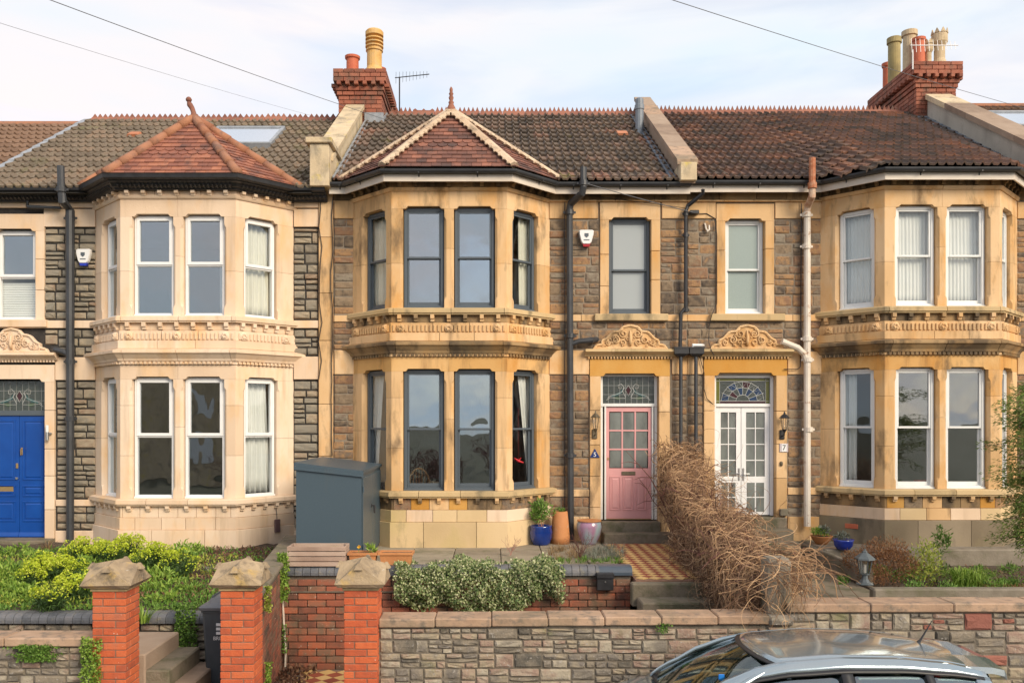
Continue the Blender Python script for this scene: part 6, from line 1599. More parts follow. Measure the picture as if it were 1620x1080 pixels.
def creeper(px0, px1, py0, py1, Y, n, sz=.028, dep=.12, wob=.25, seed=1, m=L_MD, label='', name='creeper', grp='green creepers on the walls'):
    a, b = at(px0, py0, Y), at(px1, py1, Y); seed_ = seed
    def f(mb, r):
        for _ in range(n):
            u, v = r.random(), r.random(); wv = 1-wob*abs(math.sin(v*7+seed_))-wob*.5*abs(math.sin(v*17))
            x = (a.x+b.x)/2+(u-.5)*(b.x-a.x)*wv; z = a.z+(b.z-a.z)*v
            leaf(mb, (x, Y-dep*r.random()**.5*(.5+.5*math.sin(math.pi*u)), z), Vector((0, -1, -.3))+rdir(r), sz*(.7+.6*r.random()), sz*.8, r, .1)
    plant(name, f, [m], label, 'creeper', grp, seed=seed)
creeper(130, 168, 1004, 1110, -6.15, 1500, .03, .14, .2, 21, L_BR, 'bright green creeper climbing left of the first brick gate pillar')
creeper(278, 318, 948, 1068, -4.36, 2000, .034, .22, .2, 22, L_MD, 'bushy creeper hanging over the rounded coping left of the wheelie bin')
creeper(437, 461, 872, 948, -3.66, 1100, .034, .12, .3, 23, L_BR, 'creeper tumbling from the dividing wall left of the wooden planter')
creeper(0, 118, 1018, 1044, -6.11, 1300, .024, .05, .5, 24, L_MD, 'mossy weeds under the coping of the bottom left wall')
creeper(420, 432, 1045, 1085, -5.4, 260, .03, .06, .3, 25, L_BR, 'small fern at the foot of the dividing wall')
creeper(418, 432, 925, 965, -5.4, 260, .03, .06, .3, 26, L_YG, 'yellowish weed on the side of the dividing wall near the gate pillar')
creeper(1034, 1062, 985, 998, -6.11, 130, .024, .05, .3, 27, L_MD, 'little weed under the coping of the long grey rubble wall')
creeper(445, 457, 985, 1030, -3.64, 120, .028, .05, .4, 28, L_MD, 'thin strand of creeper halfway down the brick retaining wall')
tag(MB().tube([W(447, 940, -3.64), at(449, 985, -3.64), at(452, 1030, -3.64), at(451, 1058, -3.64)], .012, 5).build('bare_creeper', M_PIPEW, None), 'pale bare climber stem running down the corner of the brick retaining wall', 'climber')

# left flower bed
def gl(px, py):
    Y = -2.0
    for _ in range(20):
        z = zl(Y); Y = (CZ-z)*F_PX/(py-CY)-D0
    return Vector(((px-CX)*(D0+Y)/F_PX, Y, zl(Y)))
def ground_cover(mb, r):
    for _ in range(17000):
        x = -9.6+6.6*r.random(); y = -4.15+3.3*r.random()
        dens = .5+.5*math.sin(x*2.1+1)*math.sin(y*2.7+x)
        if x > -4.6 and y > -2.6: dens *= .12
        if r.random() > dens+.15: continue
        leaf(mb, (x, y, zl(y)+.01), rdir(r, 1.2), .05+.05*r.random(), .02+.015*r.random(), r)
    for _ in range(420):
        x = -9.6+6.5*r.random(); y = -4.15+3.2*r.random()
        if x > -4.6 and y > -2.6 and r.random() < .8: continue
        tuft(mb, (x, y, zl(y)), 14, .16, .13, r, .012)
plant('ground_cover', ground_cover, [L_MD], None, None, kind='stuff', seed=31)
def ground_cover2(mb, r):
    for _ in range(4300):
        x = -9.4+5.4*r.random(); y = -4.1+2.6*r.random()
        if math.sin(x*1.7+2)*math.sin(y*2.2) < -.1: continue
        leaf(mb, (x, y, zl(y)+.03+.05*r.random()), rdir(r, 1.2), .04+.03*r.random(), .022, r)
plant('ground_cover', ground_cover2, [L_YG], None, None, kind='stuff', seed=32)
def euphorbia(px, py, s, label, seed, dark=True, lime=1.0):
    g = gl(px, py); 
    def f(mb, r):
        for _ in range(int(26*s+8)):
            a = r.random()*6.28; rr_ = .26*s*math.sqrt(r.random()); top = g+Vector((math.cos(a)*rr_*1.15, math.sin(a)*rr_*1.15, (.16+.13*s)*(1-.45*(rr_/(.27*s))**2)+.13*r.random()-.03)); b_ = g+(top-g)*.25; b_.z = g.z
            mb.mi = 0; mb.tube([b_, b_.lerp(top, .6)+Vector((0, 0, .02)), top], .006, 3)
            for _ in range(24):
                p = b_.lerp(top, .25+.7*r.random()); leaf(mb, p, rdir(r, -.1), .085, .014, r)
            if r.random() < lime:
                mb.mi = 1
                for _ in range(44):
                    v = rdir(r, .4); leaf(mb, top+Vector((v.x*.058, v.y*.058, v.z*.05+.03)), v+rdir(r)*.7, .026, .024, r, .05)
    plant('euphorbia', f, [L_DK, L_LIME], label, 'plant', 'euphorbias in the left flower bed', seed=seed)
for i, a in enumerate(((132, 893, 1.1, 'large lime-topped euphorbia near the pale bay, left of the first gate pillar'), (172, 898, 1.0, 'lime-topped euphorbia just above the first gate pillar cap'), (205, 882, .7, 'small euphorbia close under the pale bay wall'), (242, 905, 1.1, 'lime euphorbia right of the first gate pillar cap'),
    (283, 915, .9, 'euphorbia with few lime heads halfway between the two left gate pillars'), (100, 925, .9, 'euphorbia in the middle of the left bed'), (72, 918, .8, 'euphorbia nearest the left edge, upper row'), (125, 950, .8, 'euphorbia close to the left of the first pillar cap'), (78, 968, .8, 'dark euphorbia with one lime head hanging over the rounded blue coping'), (45, 935, .6, 'small euphorbia at the far left of the bed'))):
    euphorbia(a[0], a[1], a[2], a[3], 40+i, lime=.45 if i in (4, 8) else .9)
for i, (px, py, n, h, m, lab) in enumerate(((225, 985, 60, .34, L_BR, 'strappy green plant right of the first gate pillar'), (20, 905, 60, .25, L_MD, 'green weed tuft at the left edge of the bed'), (75, 870, 40, .28, L_STR, 'dry grass tuft in front of the black downpipe'), (110, 878, 40, .22, L_BR, 'green tuft under the pale bay'), (230, 935, 60, .2, L_BR, 'green tuft right behind the first pillar cap'), (300, 935, 60, .2, L_BR, 'green tuft beside the wheelie bin lid'), (330, 905, 50, .16, L_GRY, 'grey tuft in the mulch above the bin'))):
    g_ = gl(px, py); plant('weed_tuft', lambda mb, r: tuft(mb, g_, n, h, .22, r, .02), [m], lab, 'weed', 'weed tufts in the left bed', seed=60+i)
def mulch(mb, r):
    for _ in range(2600):
        x = -4.9+1.95*r.random(); y = -3.9+3.1*r.random(); leaf(mb, (x, y, zl(y)+.02+.02*r.random()), rdir(r), .04+.03*r.random(), .022, r)
plant('bark_mulch', mulch, [L_LITTER], None, None, kind='stuff', seed=71)
def litter(mb, r):
    for _ in range(260):
        x = -2.75+.40*r.random()**1.6; y = -4.5+.95*r.random(); leaf(mb, (x, y, -1.19+.04*r.random()), rdir(r, .4), .06, .045, r)
    for _ in range(120):
        x = 1.9+1.1*r.random(); y = -5.6+2*r.random(); leaf(mb, (x, y, -1.19), rdir(r, .4), .06, .04, r)
plant('leaf_litter', litter, [L_LITTER], None, None, kind='stuff', seed=72)

def lush(mb, r):
    for _ in range(64):
        x = -9.3+5.6*r.random(); y = -4.1+3.0*r.random()
        if x > -4.7 and y > -2.8: continue
        clump(mb, (x, y, zl(y)+.06), (.14+.12*r.random(), .12+.1*r.random(), .08+.13*r.random()), 130, .07, .028, r, 1.0)
plant('ground_cover', lush, [L_BR], None, None, kind='stuff', seed=33)
# middle garden: dry grass and lavender
def dry(mb, r):
    for _ in range(46):
        g = gr(868+r.random()*62, 866+r.random()*22, .0); tuft(mb, g, 16, .17, .12, r, .006)
plant('dry_grass', dry, [L_STR], 'patch of dry straw-coloured grass in front of the tall terracotta pot', 'grass', seed=81)
def lav(mb, r):
    for _ in range(60):
        g = gr(925+r.random()*62, 868+r.random()*20, .0); tuft(mb, g, 18, .20, .13, r, .007)
plant('lavender', lav, [L_GRY], 'grey lavender bush spilling towards the red and buff tiled path', 'plant', seed=82)
def grn(mb, r):
    for _ in range(44):
        g = gr(850+r.random()*140, 884+r.random()*7, .03); tuft(mb, g, 12, .10, .10, r, .010)
plant('border_plants', grn, [L_MD], 'low green border plants behind the blue coping beside the lavender', 'plant', seed=83)
g = gr(1075, 885, 0); plant('weed_tuft', lambda mb, r: [tuft(mb, g+Vector((r.random()*.25, -.5*r.random(), .0)), 30, .18, .12, r, .014) for _ in range(6)], [L_BR], 'bright grass tuft between the tiled path and the dry climber', 'weed', seed=84)
g = gr(1100, 945, -.1); plant('weed_tuft', lambda mb, r: [tuft(mb, Vector((3.02, -4.3-.6*k/6, -.2)), 26, .2, .12, r, .014) for k in range(6)], [L_MD], 'green tuft at the foot of the dry climber above the long wall', 'weed', seed=85)

# dry climber sprawling over the fence between the two paths
def XC(t): return 3.28-.28*t
def vtop(t): return 1.80-1.22*min(1, t*1.05)**.78+.10*math.sin(t*11)+.06*math.sin(t*23)
def climber(mb, r):
    for _ in range(4300):
        t = r.random()**.8; y = -.12-5.75*t
        if t < .4 and r.random() < .35: continue
        hw = .24+.15*math.sin(math.pi*min(1, t*1.1)) if t > .12 else .24+.4*t
        s = (r.random()-.5)*2; x = XC(t)+s*hw
        hgt = vtop(t)-.12-s*s*.30; v = r.random()
        z = hgt-(hgt+.12)*v*.93 if t > .25 else hgt-.9*v
        if v > .3: x = XC(t)+math.copysign(hw*(.75+.35*r.random()), s if r.random() < .2 else -1)
        p = Vector((x, y+(r.random()-.5)*.3, z)); d = rdir(r, -.1); pts = [p]; cu = rdir(r)*(.45+.6*r.random()); g_ = .05+.15*r.random()
        n = r.randint(6, 12); st = .035+.025*r.random()
        for k in range(n):
            d = (d+Vector((0, 0, -g_))+d.cross(cu)*.9+rdir(r)*.28).normalized(); p = p+d*st; pts.append(p)
            if r.random() < .1: cu = rdir(r)*.8
        w = (.0024+.0026*r.random())*(2.2 if r.random() < .06 else 1); mb.tube(pts, [w*(1-.6*k/n) for k in range(n+1)], 3, caps=False)
def climber_long(mb, r):
    for _ in range(1250):
        t = .08+.92*r.random(); y = -.12-5.85*t
        p = Vector((XC(t)+(r.random()-.5)*.62, y+(r.random()-.5)*.5, vtop(t)-.1-.5*r.random()**2)); sgn = r.choice((-1, -1, 1))
        d = Vector((sgn*(.25+.6*r.random()), -.4*r.random(), .35*r.random())).normalized(); pts = [p]; cu = rdir(r)*.7
        n = r.randint(8, 17); bx0 = (2.84-.42*t) if r.random() < .85 else (2.72-.45*t)
        for k in range(n):
            d = (d+Vector((0, 0, -.24))+d.cross(cu)*.45+rdir(r)*.24).normalized()
            if p.x < bx0+.1: d.x = abs(d.x)*.4
            if p.z < -.25: break
            p = p+d*.062; pts.append(p)
            if r.random() < .15: cu = rdir(r)*.8
        n = len(pts)-1
        if n > 2: mb.tube(pts, [.0044*(1-.7*k/n) for k in range(n+1)], 3, caps=False)
    for _ in range(60): # strays to the right of the post
        p = Vector((3.15+.25*r.random(), -5.2-.7*r.random(), .42+.3*r.random())); d = Vector((1, -.2, .1+.5*r.random())).normalized(); pts = [p]; cu = rdir(r)*.5; n = r.randint(6, 15)
        for k in range(n): d = (d+Vector((-.05, 0, -.17))+d.cross(cu)*.4+rdir(r)*.22).normalized(); p = p+d*.06; pts.append(p)
        mb.tube(pts, [.006*(1-.6*k/n) for k in range(n+1)], 4, caps=False)
    for _ in range(70): # draped over the post and the coping
        p = Vector((2.75+.4*r.random(), -5.95-.22*r.random(), .35+.33*r.random())); d = Vector((-.4+.8*r.random(), -.5, .2)).normalized(); pts = [p]; cu = rdir(r)*.6; n = r.randint(7, 13)
        for k in range(n): d = (d+Vector((0, -.02, -.24))+d.cross(cu)*.5+rdir(r)*.2).normalized(); p = p+d*.055; pts.append(p)
        mb.tube(pts, [.0048*(1-.6*k/n) for k in range(n+1)], 3, caps=False)
    for _ in range(420): # against the wall near the doors
        p = Vector((3.2+(r.random()-.5)*.7, -.2-.35*r.random(), .7+1.0*r.random())); d = rdir(r, .3); pts = [p]; cu = rdir(r)*.9
        for k in range(10): d = (d+d.cross(cu)*.7+rdir(r)*.25).normalized(); p = p+d*.042; p.y = min(p.y, -.12); pts.append(p)
        mb.tube(pts, .004, 3, caps=False)
M_VINE = mat('dry_vine_stem', [(.07, .035, .02), (.18, .10, .06), (.33, .20, .115), (.48, .32, .19)], 5, .75, 0, isl=.9)
M_VINE2 = mat('pinkish_vine_stem', [(.13, .065, .035), (.32, .18, .09), (.52, .33, .18)], 5, .7, 0, isl=.85)
t = thing('dry_climber', (3.12, -3, -.2), 'tangled mass of dry brown climber stems between the two front doors', 'climber')
r = random.Random(91); mb = MB(); climber(mb, r); mb.build('tangled_stems', M_VINE, t, kind='stuff', recalc=False)
mb = MB(); climber_long(mb, r); mb.build('trailing_stems', M_VINE2, t, kind='stuff', recalc=False)
mb = MB()
for _ in range(900):
    t_ = r.random(); leaf(mb, (XC(t_)+(r.random()-.5)*.8, -.12-5.75*t_, -.1+(vtop(t_)+.05)*r.random()**.7), rdir(r), .035+.03*r.random(), .02, r)
mb.build('dead_leaves', L_LITTER, t, kind='stuff', recalc=False)
mb = MB()
for k in range(46):
    t_ = (k+.5)/46; y_ = -.12-5.7*t_; a = Vector((XC(t_)-.1+.2*r.random(), y_, -.3)); pts = [a]; d = Vector(((r.random()-.5)*.5, (r.random()-.5)*.6, 1)).normalized(); H_ = (vtop(t_)+.3)*(.75+.4*r.random())
    for q_ in range(7): a = a+d*H_/7; d = (d+rdir(r)*.28+Vector((-.05, 0, .08))).normalized(); pts.append(a)
    mb.tube(pts, [.018*(1-.11*q_) for q_ in range(8)], 5)
    for q_ in (3, 5, 6): dd = (d+rdir(r)*.9).normalized(); mb.tube([pts[q_], pts[q_]+dd*.16, pts[q_]+dd*.26+Vector((-.04, -.03, -.05))], [.009, .007, .003], 4)
mb.build('branches', M_TWIG, t, kind='stuff', recalc=False)
mb = MB()
for k in range(15):
    a = Vector((3.12+.1*math.sin(k*2.1), -.2-.39*k, -.3)); mb.tube([a, a+Vector((.05*math.sin(k), .05, .5)), a+Vector((.12*math.cos(k*3), .1, 1.45-.06*k))], [.022, .018, .012], 6)
mb.build('woody_stems', M_TWIG, t)
FN = thing('dividing_fence', (3.13, -3, -.3), 'low dark board fence buried under the dry climber', 'fence')
for k in range(18): MB().box(3.115, 3.14, -.2-.30*k-.28, -.2-.30*k, -.3, 1.22-.045*k, .004).build('board', M_TWIG, FN)

# pots, lantern and plants of the right garden
g = gr(1304, 862, .02); x, y = g.x, g.y+.12
pot('clay_bowl', x, y, .02, [(.07, 0), (.09, .01), (.15, .08), (.175, .13), (.185, .145), (.16, .145), (.15, .12)], M_TERRA, 'shallow terracotta bowl of grey-green plants at the corner of the right terrace', soil=(.155, .125))
plant('bowl_plants', lambda mb, r: (clump(mb, (x-.02, y, .23), (.16, .13, .07), 240, .055, .02, r, .8), setattr(mb, 'mi', 1), clump(mb, (x+.04, y-.02, .26), (.09, .08, .06), 130, .06, .025, r, .8)), [L_BR, L_GRY], 'green and silver plants in the shallow terracotta bowl', 'plant', seed=101)
g = gr(1340, 871, .02); x2, y2 = g.x, g.y+.14
pot('blue_bowl', x2, y2, .02, [(.08, 0), (.10, .01), (.145, .07), (.155, .14), (.165, .17), (.14, .17), (.135, .14)], mat('cobalt_glaze', [(.01, .03, .28), (.03, .06, .40)], 9, .15, spec=.8), 'small cobalt blue bowl beside the terracotta bowl', soil=(.14, .15))
plant('bowl_plants', lambda mb, r: clump(mb, (x2-.02, y2, .24), (.12, .1, .07), 220, .05, .02, r, .8), [L_GRY], 'grey-green plants in the small cobalt blue bowl', 'plant', seed=102)
g = gr(1372, 926, -.03); x, y, z = g.x, g.y+.10, -.03
x = (1368-CX)*(D0+y)/F_PX
t = thing('garden_lantern', (x, y, z), 'black garden lantern on a flared base standing on the kerb of the right bed', 'garden lantern')
M_LANT = mat('lantern_metal', [(.06, .075, .085), (.10, .12, .13)], 10, .45)
MB().lathe([(.11, 0), (.115, .01), (.07, .03), (.045, .07), (.035, .12), (.05, .135)], (x, y, z), 8).build('base', M_LANT, t)
hx_ = lambda r_, zz: [(x+r_*math.cos(k*math.pi/3+.52), y+r_*math.sin(k*math.pi/3+.52), z+zz) for k in range(6)]
MB().loft([hx_(.055, .14), hx_(.088, .325)]).build('lamp_glass', glass('lantern_glass', (.7, .7, .68), .15), t)
q = MB(); [q.tube([a, b], .006, 4) for a, b in zip(hx_(.057, .135), hx_(.092, .33))]; q.loft([hx_(.06, .128), hx_(.06, .142)]); q.build('lamp_cage', M_LANT, t)
MB().loft([hx_(.13, .325), hx_(.125, .345), hx_(.06, .40), hx_(.035, .415), hx_(.03, .435), hx_(.012, .445), hx_(.010, .46)]).build('lamp_roof', M_LANT, t)
MB().tube([(x, y, z+.15), (x, y, z+.26)], .02, 6).build('lamp_bulb', M_WHITE, t)
def bush(name, px, py, z, rad, n, l, w, m, label, seed, up=.8, cat='plant'):
    g = gr(px, py, z); plant(name, lambda mb, r: clump(mb, g+Vector((0, .0, rad[2]*.8)), rad, n, l, w, r, up), [m], label, cat, seed=seed)
bush('heather', 1400, 925, -.24, (.46, .38, .36), 4200, .045, .011, L_HEA, 'rusty brown heather bush right of the black garden lantern', 111, .9)
bush('heather', 1350, 900, -.10, (.18, .25, .16), 500, .045, .011, L_HEA, 'small rusty heather behind the black garden lantern', 112, .9)
bush('green_shrub', 1462, 925, -.24, (.26, .25, .36), 900, .06, .016, L_YG, 'loose yellow-green shrub in the middle of the right bed', 113)
bush('green_shrub', 1490, 880, .0, (.12, .12, .28), 260, .07, .02, L_MD, 'thin green shrub against the right terrace edge', 114)
g = gr(1530, 930, -.24); plant('grass_clump', lambda mb, r: [tuft(mb, g+Vector(((r.random()-.5)*.25, (r.random()-.5)*.2, 0)), 46, .62, .34, r, .02, .72, 5) for _ in range(7)], [L_BR], 'bright green arching grass clump in the right bed', 'grass', seed=115)
g = gr(1590, 935, -.24); plant('dead_perennial', lambda mb, r: [tuft(mb, g+Vector(((r.random()-.5)*.5, (r.random()-.5)*.3, 0)), 24, .26, .22, r, .008, .9) for _ in range(12)], [L_HEA], 'dead brown perennial right of the bright grass clump', 'plant', seed=116)
def weeds(mb, r):
    for _ in range(900): x = 5.4+4*r.random(); y = -3.95+2.7*r.random(); leaf(mb, (x, y, -.225), rdir(r, .8), .05, .025, r)
def rbed(mb, r):
    for _ in range(70):
        x = 5.45+3.2*r.random(); y = -3.9+2.4*r.random()
        if r.random() < .5: tuft(mb, (x, y, -.24), 18, .2, .16, r, .012)
        else: clump(mb, (x, y, -.18), (.12, .1, .08+.06*r.random()), 90, .05, .018, r, 1.0)
plant('ground_cover', rbed, [L_MD], None, None, kind='stuff', seed=34)
plant('leaf_litter', weeds, [L_LITTER], None, None, kind='stuff', seed=117)
creeper(1318, 1345, 908, 922, -3.6, 160, .03, .1, .3, 118, L_MD, 'green weeds left of the black garden lantern')
# feathery tall shrub at the right edge
def feathery(mb, r):
    c = Vector((7.85, -3.2, -.2))
    for k in range(170):
        h = .5+2.25*r.random(); a = math.pi+(r.random()-.5)*3.2 if r.random() < .7 else r.random()*6.28; L_ = (.42+.55*r.random())*(1.0-.35*abs(h-1.7)/1.4)
        d = Vector((math.cos(a), .6*math.sin(a), .35+.3*r.random())).normalized(); q = c+Vector(((r.random()-.5)*.3, (r.random()-.5)*.3, h)); pts = [q]; mb.mi = 0
        for s in range(7): d = (d+Vector((0, 0, -.11))+rdir(r)*.09).normalized(); q = q+d*L_/7; pts.append(q)
        mb.tube(pts, [.007*(1-.1*s) for s in range(8)], 3, caps=False); mb.mi = 1
        for s in range(1, 8):
            for _ in range(22):
                o = pts[s]+rdir(r)*.085; leaf(mb, o, (d+rdir(r)*.8), .055+.03*r.random(), .013, r)
    mb.mi = 0; mb.tube([c, c+Vector((.03, 0, 1.2)), c+Vector((-.04, 0, 2.4))], [.04, .03, .012], 6)
plant('feathery_shrub', feathery, [M_TWIG, lf('leaf_feathery', [(.07, .13, .025), (.15, .22, .04), (.25, .31, .07)])], 'tall feathery green shrub overhanging the right edge in front of the bay', 'shrub', seed=121)

# wheelie bin
x0, x1, y0, y1, z0, z1 = -3.40, -2.84, -5.05, -4.45, -1.13, -.10
t = thing('wheelie_bin', (-3.12, -4.75, z0), 'grey wheelie bin half hidden behind the brick gate pillar', 'bin')
M_BIN = mat('bin_plastic', [(.045, .055, .065), (.06, .07, .082)], 12, .5, .1, 120)
rc = lambda a, zz, b=0: [(xx, yy, zz) for xx, yy in ((x0+a+.03, y0+a), (x1-a-.03, y0+a), (x1-a, y0+a+.03), (x1-a, y1-b), (x0+a, y1-b), (x0+a, y0+a+.03))]
MB().loft([rc(.05, z0+.04), rc(.045, z0+.1), rc(.0, z1-.03), rc(-.012, z1-.028), rc(-.012, z1)]).build('body', M_BIN, t)
MB().loft([rc(-.03, z1+.002), rc(-.035, z1+.035), rc(-.01, z1+.055), rc(.05, z1+.075), rc(.08, z1+.13, .04), rc(.14, z1+.145, .06)]).build('lid', mat('bin_lid', [(.085, .09, .105), (.11, .115, .13)], 12, .45), t)
for xx in (x0+.09, x0+.2, x0+.32): MB().box(xx, xx+.02, y0+.09, y1-.1, z1+.07, z1+.155, .006).build('lid_rib', M_BIN, t)
for xx in (x0+.06, x1-.10): MB().tube([(xx, y1-.02, z0+.06), (xx+.05, y1-.02, z0+.06)], .1, 16).build('wheel', M_BLACK, t)
MB().tube([(x0+.06, y1+.05, z1+.0), (x1-.06, y1+.05, z1+.0)], .015, 8).build('handle', M_BIN, t)
bw = Vector((x0+.245, y0+.012, z1-.33))
text_mesh('BRISTOL', .060, 'lettering', M_WHITE, Matrix.Translation(bw) @ Matrix.Rotation(R(87), 4, 'X'), t)
for k, (w_, dz_) in enumerate(((.10, .17), (.05, .12), (.11, .07))): MB().box(bw.x-.07, bw.x-.07+w_, bw.y-.026+.0*k, bw.y-.012, bw.z+dz_-.018, bw.z+dz_+.012).build('lettering', M_WHITE, t)

# ================================================================== PARKED CAR (heading left)
CARY, CZ0 = -7.36, ROADZ
t = thing('parked_car', (2.4, CARY, ROADZ), 'silver-blue hatchback parked before the stone wall, roof and window tops in view', 'car')
M_PAINT = mat('silver_blue_paint', [(.31, .375, .41), (.34, .405, .44)], 3, .15, metal=.7, coat=1.0, spec=.6)
M_TRIM = mat('black_trim', [(.015, .015, .017)], rough=.45)
G_CAR = glass('car_glass', (.25, .31, .30), .22); G_CARW = glass('windscreen_glass', (.66, .76, .70), .09)
def lerpk(keys, x):
    if x <= keys[0][0]: return keys[0][1]
    for (a, va), (b, vb) in zip(keys, keys[1:]):
        if x <= b:
            s = (x-a)/(b-a); s = s*s*(3-2*s)*.35+s*.65; return va+(vb-va)*s
    return keys[-1][1]
roofz = [(.90, .98), (1.25, 1.17), (1.65, 1.335), (1.98, 1.42), (2.3, 1.468), (2.9, 1.50), (3.5, 1.492), (4.0, 1.455), (4.45, 1.385), (4.62, 1.10), (4.70, .98)]
roofw = [(.90, .60), (1.5, .52), (2.0, .50), (2.9, .495), (3.9, .485), (4.45, .46), (4.7, .54)]
beltz = [(.0, .70), (.9, .93), (2.5, .96), (4.0, 1.02), (4.45, 1.04), (4.7, .96)]
beltw = [(.9, .80), (2.5, .86), (3.8, .85), (4.5, .76), (4.7, .70)]
def sec(x, s, off=0.0):
    """s in -1..1 : -1 near belt line, +1 far belt line, 0 roof centre"""
    zr, wr, zb, wb = lerpk(roofz, x), lerpk(roofw, x), lerpk(beltz, x), lerpk(beltw, x)
    zb = min(zb, zr-.01); a = abs(s)
    def P(a):
        if a <= .5:
            q = a/.5; yy = wr*q; zz = zr-.045*q*q
            return yy, zz
        q = (a-.5)/.5; y0_, z0_ = wr, zr-.045
        yy = y0_+(wb-y0_)*(q*.8+.2*math.sin(q*math.pi/2)); zz = z0_+(zb-z0_)*(.0+q**1.12)
        return yy, zz
    y1_, z1_ = P(a); e = .02; ya, za = P(max(0, a-e)); yb, zb_ = P(min(1, a+e)); tx, tz = yb-ya, zb_-za; l = math.hypot(tx, tz) or 1
    y1_ += -tz/l*off; z1_ += tx/l*off
    return Vector((x, CARY+(-1 if s < 0 else 1)*y1_, CZ0+z1_))
def patch(x0, x1, s0, s1, nx, ns, name, m, off=.0, th=.012, warp=None, parent=t):
    vs = []; 
    for o in (off, off-th):
        for i in range(nx+1):
            for j in range(ns+1):
                x = x0+(x1-x0)*i/nx; s = s0+(s1-s0)*j/ns
                if warp: x, s = warp(i/nx, j/ns)
                vs.append(sec(x, s, o))
    w = ns+1; N_ = (nx+1)*w; fs = []
    for i in range(nx):
        for j in range(ns): a = i*w+j; fs += [(a, a+1, a+w+1, a+w), (N_+a, N_+a+w, N_+a+w+1, N_+a+1)]
    for i in range(nx): fs += [(i*w, (i+1)*w, N_+(i+1)*w, N_+i*w), (i*w+ns, N_+i*w+ns, N_+(i+1)*w+ns, (i+1)*w+ns)]
    for j in range(ns): fs += [(j, N_+j, N_+j+1, j+1), (nx*w+j, nx*w+j+1, N_+nx*w+j+1, N_+nx*w+j)]
    o = MB().add(vs, fs).build(name, m, parent, smooth=False)
    for p_ in o.data.polygons: p_.use_smooth = True
    return o
WSw = lambda k: (lambda u, v: ((.97+.10*(2*v-1)**2)+((2.02-.12*(2*v-1)**0*0+.14*(2*v-1)**2)-(.97+.10*(2*v-1)**2))*u, (v*2-1)*.50))
rfw = lambda u, v: (2.04+.16*(2*v-1)**2+(4.42-(2.04+.16*(2*v-1)**2))*u, (v*2-1)*.515)
patch(0, 0, 0, 0, 26, 22, 'roof', M_PAINT, 0, .03, rfw)
vs = []; fs = []
for o_ in (0, -.006):
    for i in range(9):
        for j in range(13):
            u, v = i/8, j/12*2-1
            vs.append((1.02+.12*v*v+(1.0+.03*v*v)*u, CARY+v*(.745-.26*u), CZ0+.995+.425*u-.035*v*v*u-.03*v*v+.035*math.sin(math.pi*u)+o_))
for i in range(8):
    for j in range(12): a = i*13+j; fs += [(a, a+1, a+14, a+13), (117+a, 117+a+13, 117+a+14, 117+a+1)]
o_ = MB().add(vs, fs).build('windscreen', G_CARW, t, smooth=True, recalc=False)
for s in (-1, 1): MB().tube([(1.14+(1.02)*k/8, CARY+s*(.752-.255*k/8), CZ0+.965+.395*k/8+.035*math.sin(math.pi*k/8)) for k in range(9)], .03, 8).build('front_pillar', M_PAINT, t, smooth=True)
patch(0, 0, 0, 0, 3, 16, 'windscreen_header', M_TRIM, -.004, .012, lambda u, v: (1.985+.15*(2*v-1)**2+.06*u, (v*2-1)*.50))
for s in (-1, 1):
    # cant rail / pillars strip
    patch(0, 0, 0, 0, 30, 3, 'side_rail', M_PAINT, .001, .03, lambda u, v: (1.02+3.52*u, s*(.50+.10*v)))
    patch(0, 0, 0, 0, 8, 6, 'front_pillar', M_PAINT, .0, .03, lambda u, v: (1.02+(.50+.55*(1-v))*u, s*(.585+.41*v)) if True else None) if False else None
    win = ((1.72, 2.86, .62, .98), (2.96, 3.62, .62, .98), (3.70, 4.22, .62, .90))
    def side(xa, xb, la, lb, name, m, off=-.004):
        return patch(0, 0, 0, 0, 10, 8, name, m, off, .006, lambda u, v: (xa+(xb-xa)*u+la*(1-v)*(1-u)*0+(la*v*(1-u))-(lb*v*u), s*(.635+.345*v)))
    side(1.62, 2.83, -.60, 0, 'side_window', G_CAR); side(2.95, 3.72, 0, .0, 'side_window', G_CAR); side(3.80, 4.30, 0, .12, 'side_window', G_CAR)
    patch(0, 0, 0, 0, 30, 1, 'window_trim', M_TRIM, .004, .008, lambda u, v: (1.40+2.98*u, s*(.602+.032*v)))
    for xa, xb in ((2.83, 2.95), (3.72, 3.80)): patch(xa, xb, s*.60, s*1.0, 2, 8, 'door_pillar', M_TRIM, .003, .02)
    patch(4.28, 4.60, s*.60, s*1.0, 4, 8, 'rear_pillar', M_PAINT, .001, .03)
patch(4.46, 4.64, -.52, .52, 5, 12, 'rear_window', G_CAR, -.004, .006)
# lower body
st = [(.0, .62, .30, .62), (.12, .76, .22, .70), (.5, .86, .18, .80), (.95, .89, .17, .93), (1.8, .90, .17, .955), (3.0, .90, .17, .99), (4.0, .90, .18, 1.025), (4.45, .84, .24, 1.03), (4.66, .70, .34, .90)]
secs = []
for x, w, zb, zt in st:
    half = [(w*.80, zb), (w*.97, zb+.08), (w, zb+.28), (w*.985, zt-.14), (w*.93, zt-.02), (w*.80, zt)]
    secs.append([(x, CARY-a, CZ0+z) for a, z in half]+[(x, CARY+a, CZ0+z) for a, z in reversed(half)])
bd = MB().loft(secs).build('body', M_PAINT, t); 
for p_ in bd.data.polygons: p_.use_smooth = len(p_.vertices) == 4
q = MB(); q.loft([[(1.05, CARY+a, CZ0+z) for a, z in ((-.74, .99), (.74, .99), (.7, .95), (-.7, .95))], [(1.6, CARY+a, CZ0+z) for a, z in ((-.72, 1.0), (.72, 1.0), (.7, .96), (-.7, .96))]]); q.build('dashboard', M_TRIM, t)
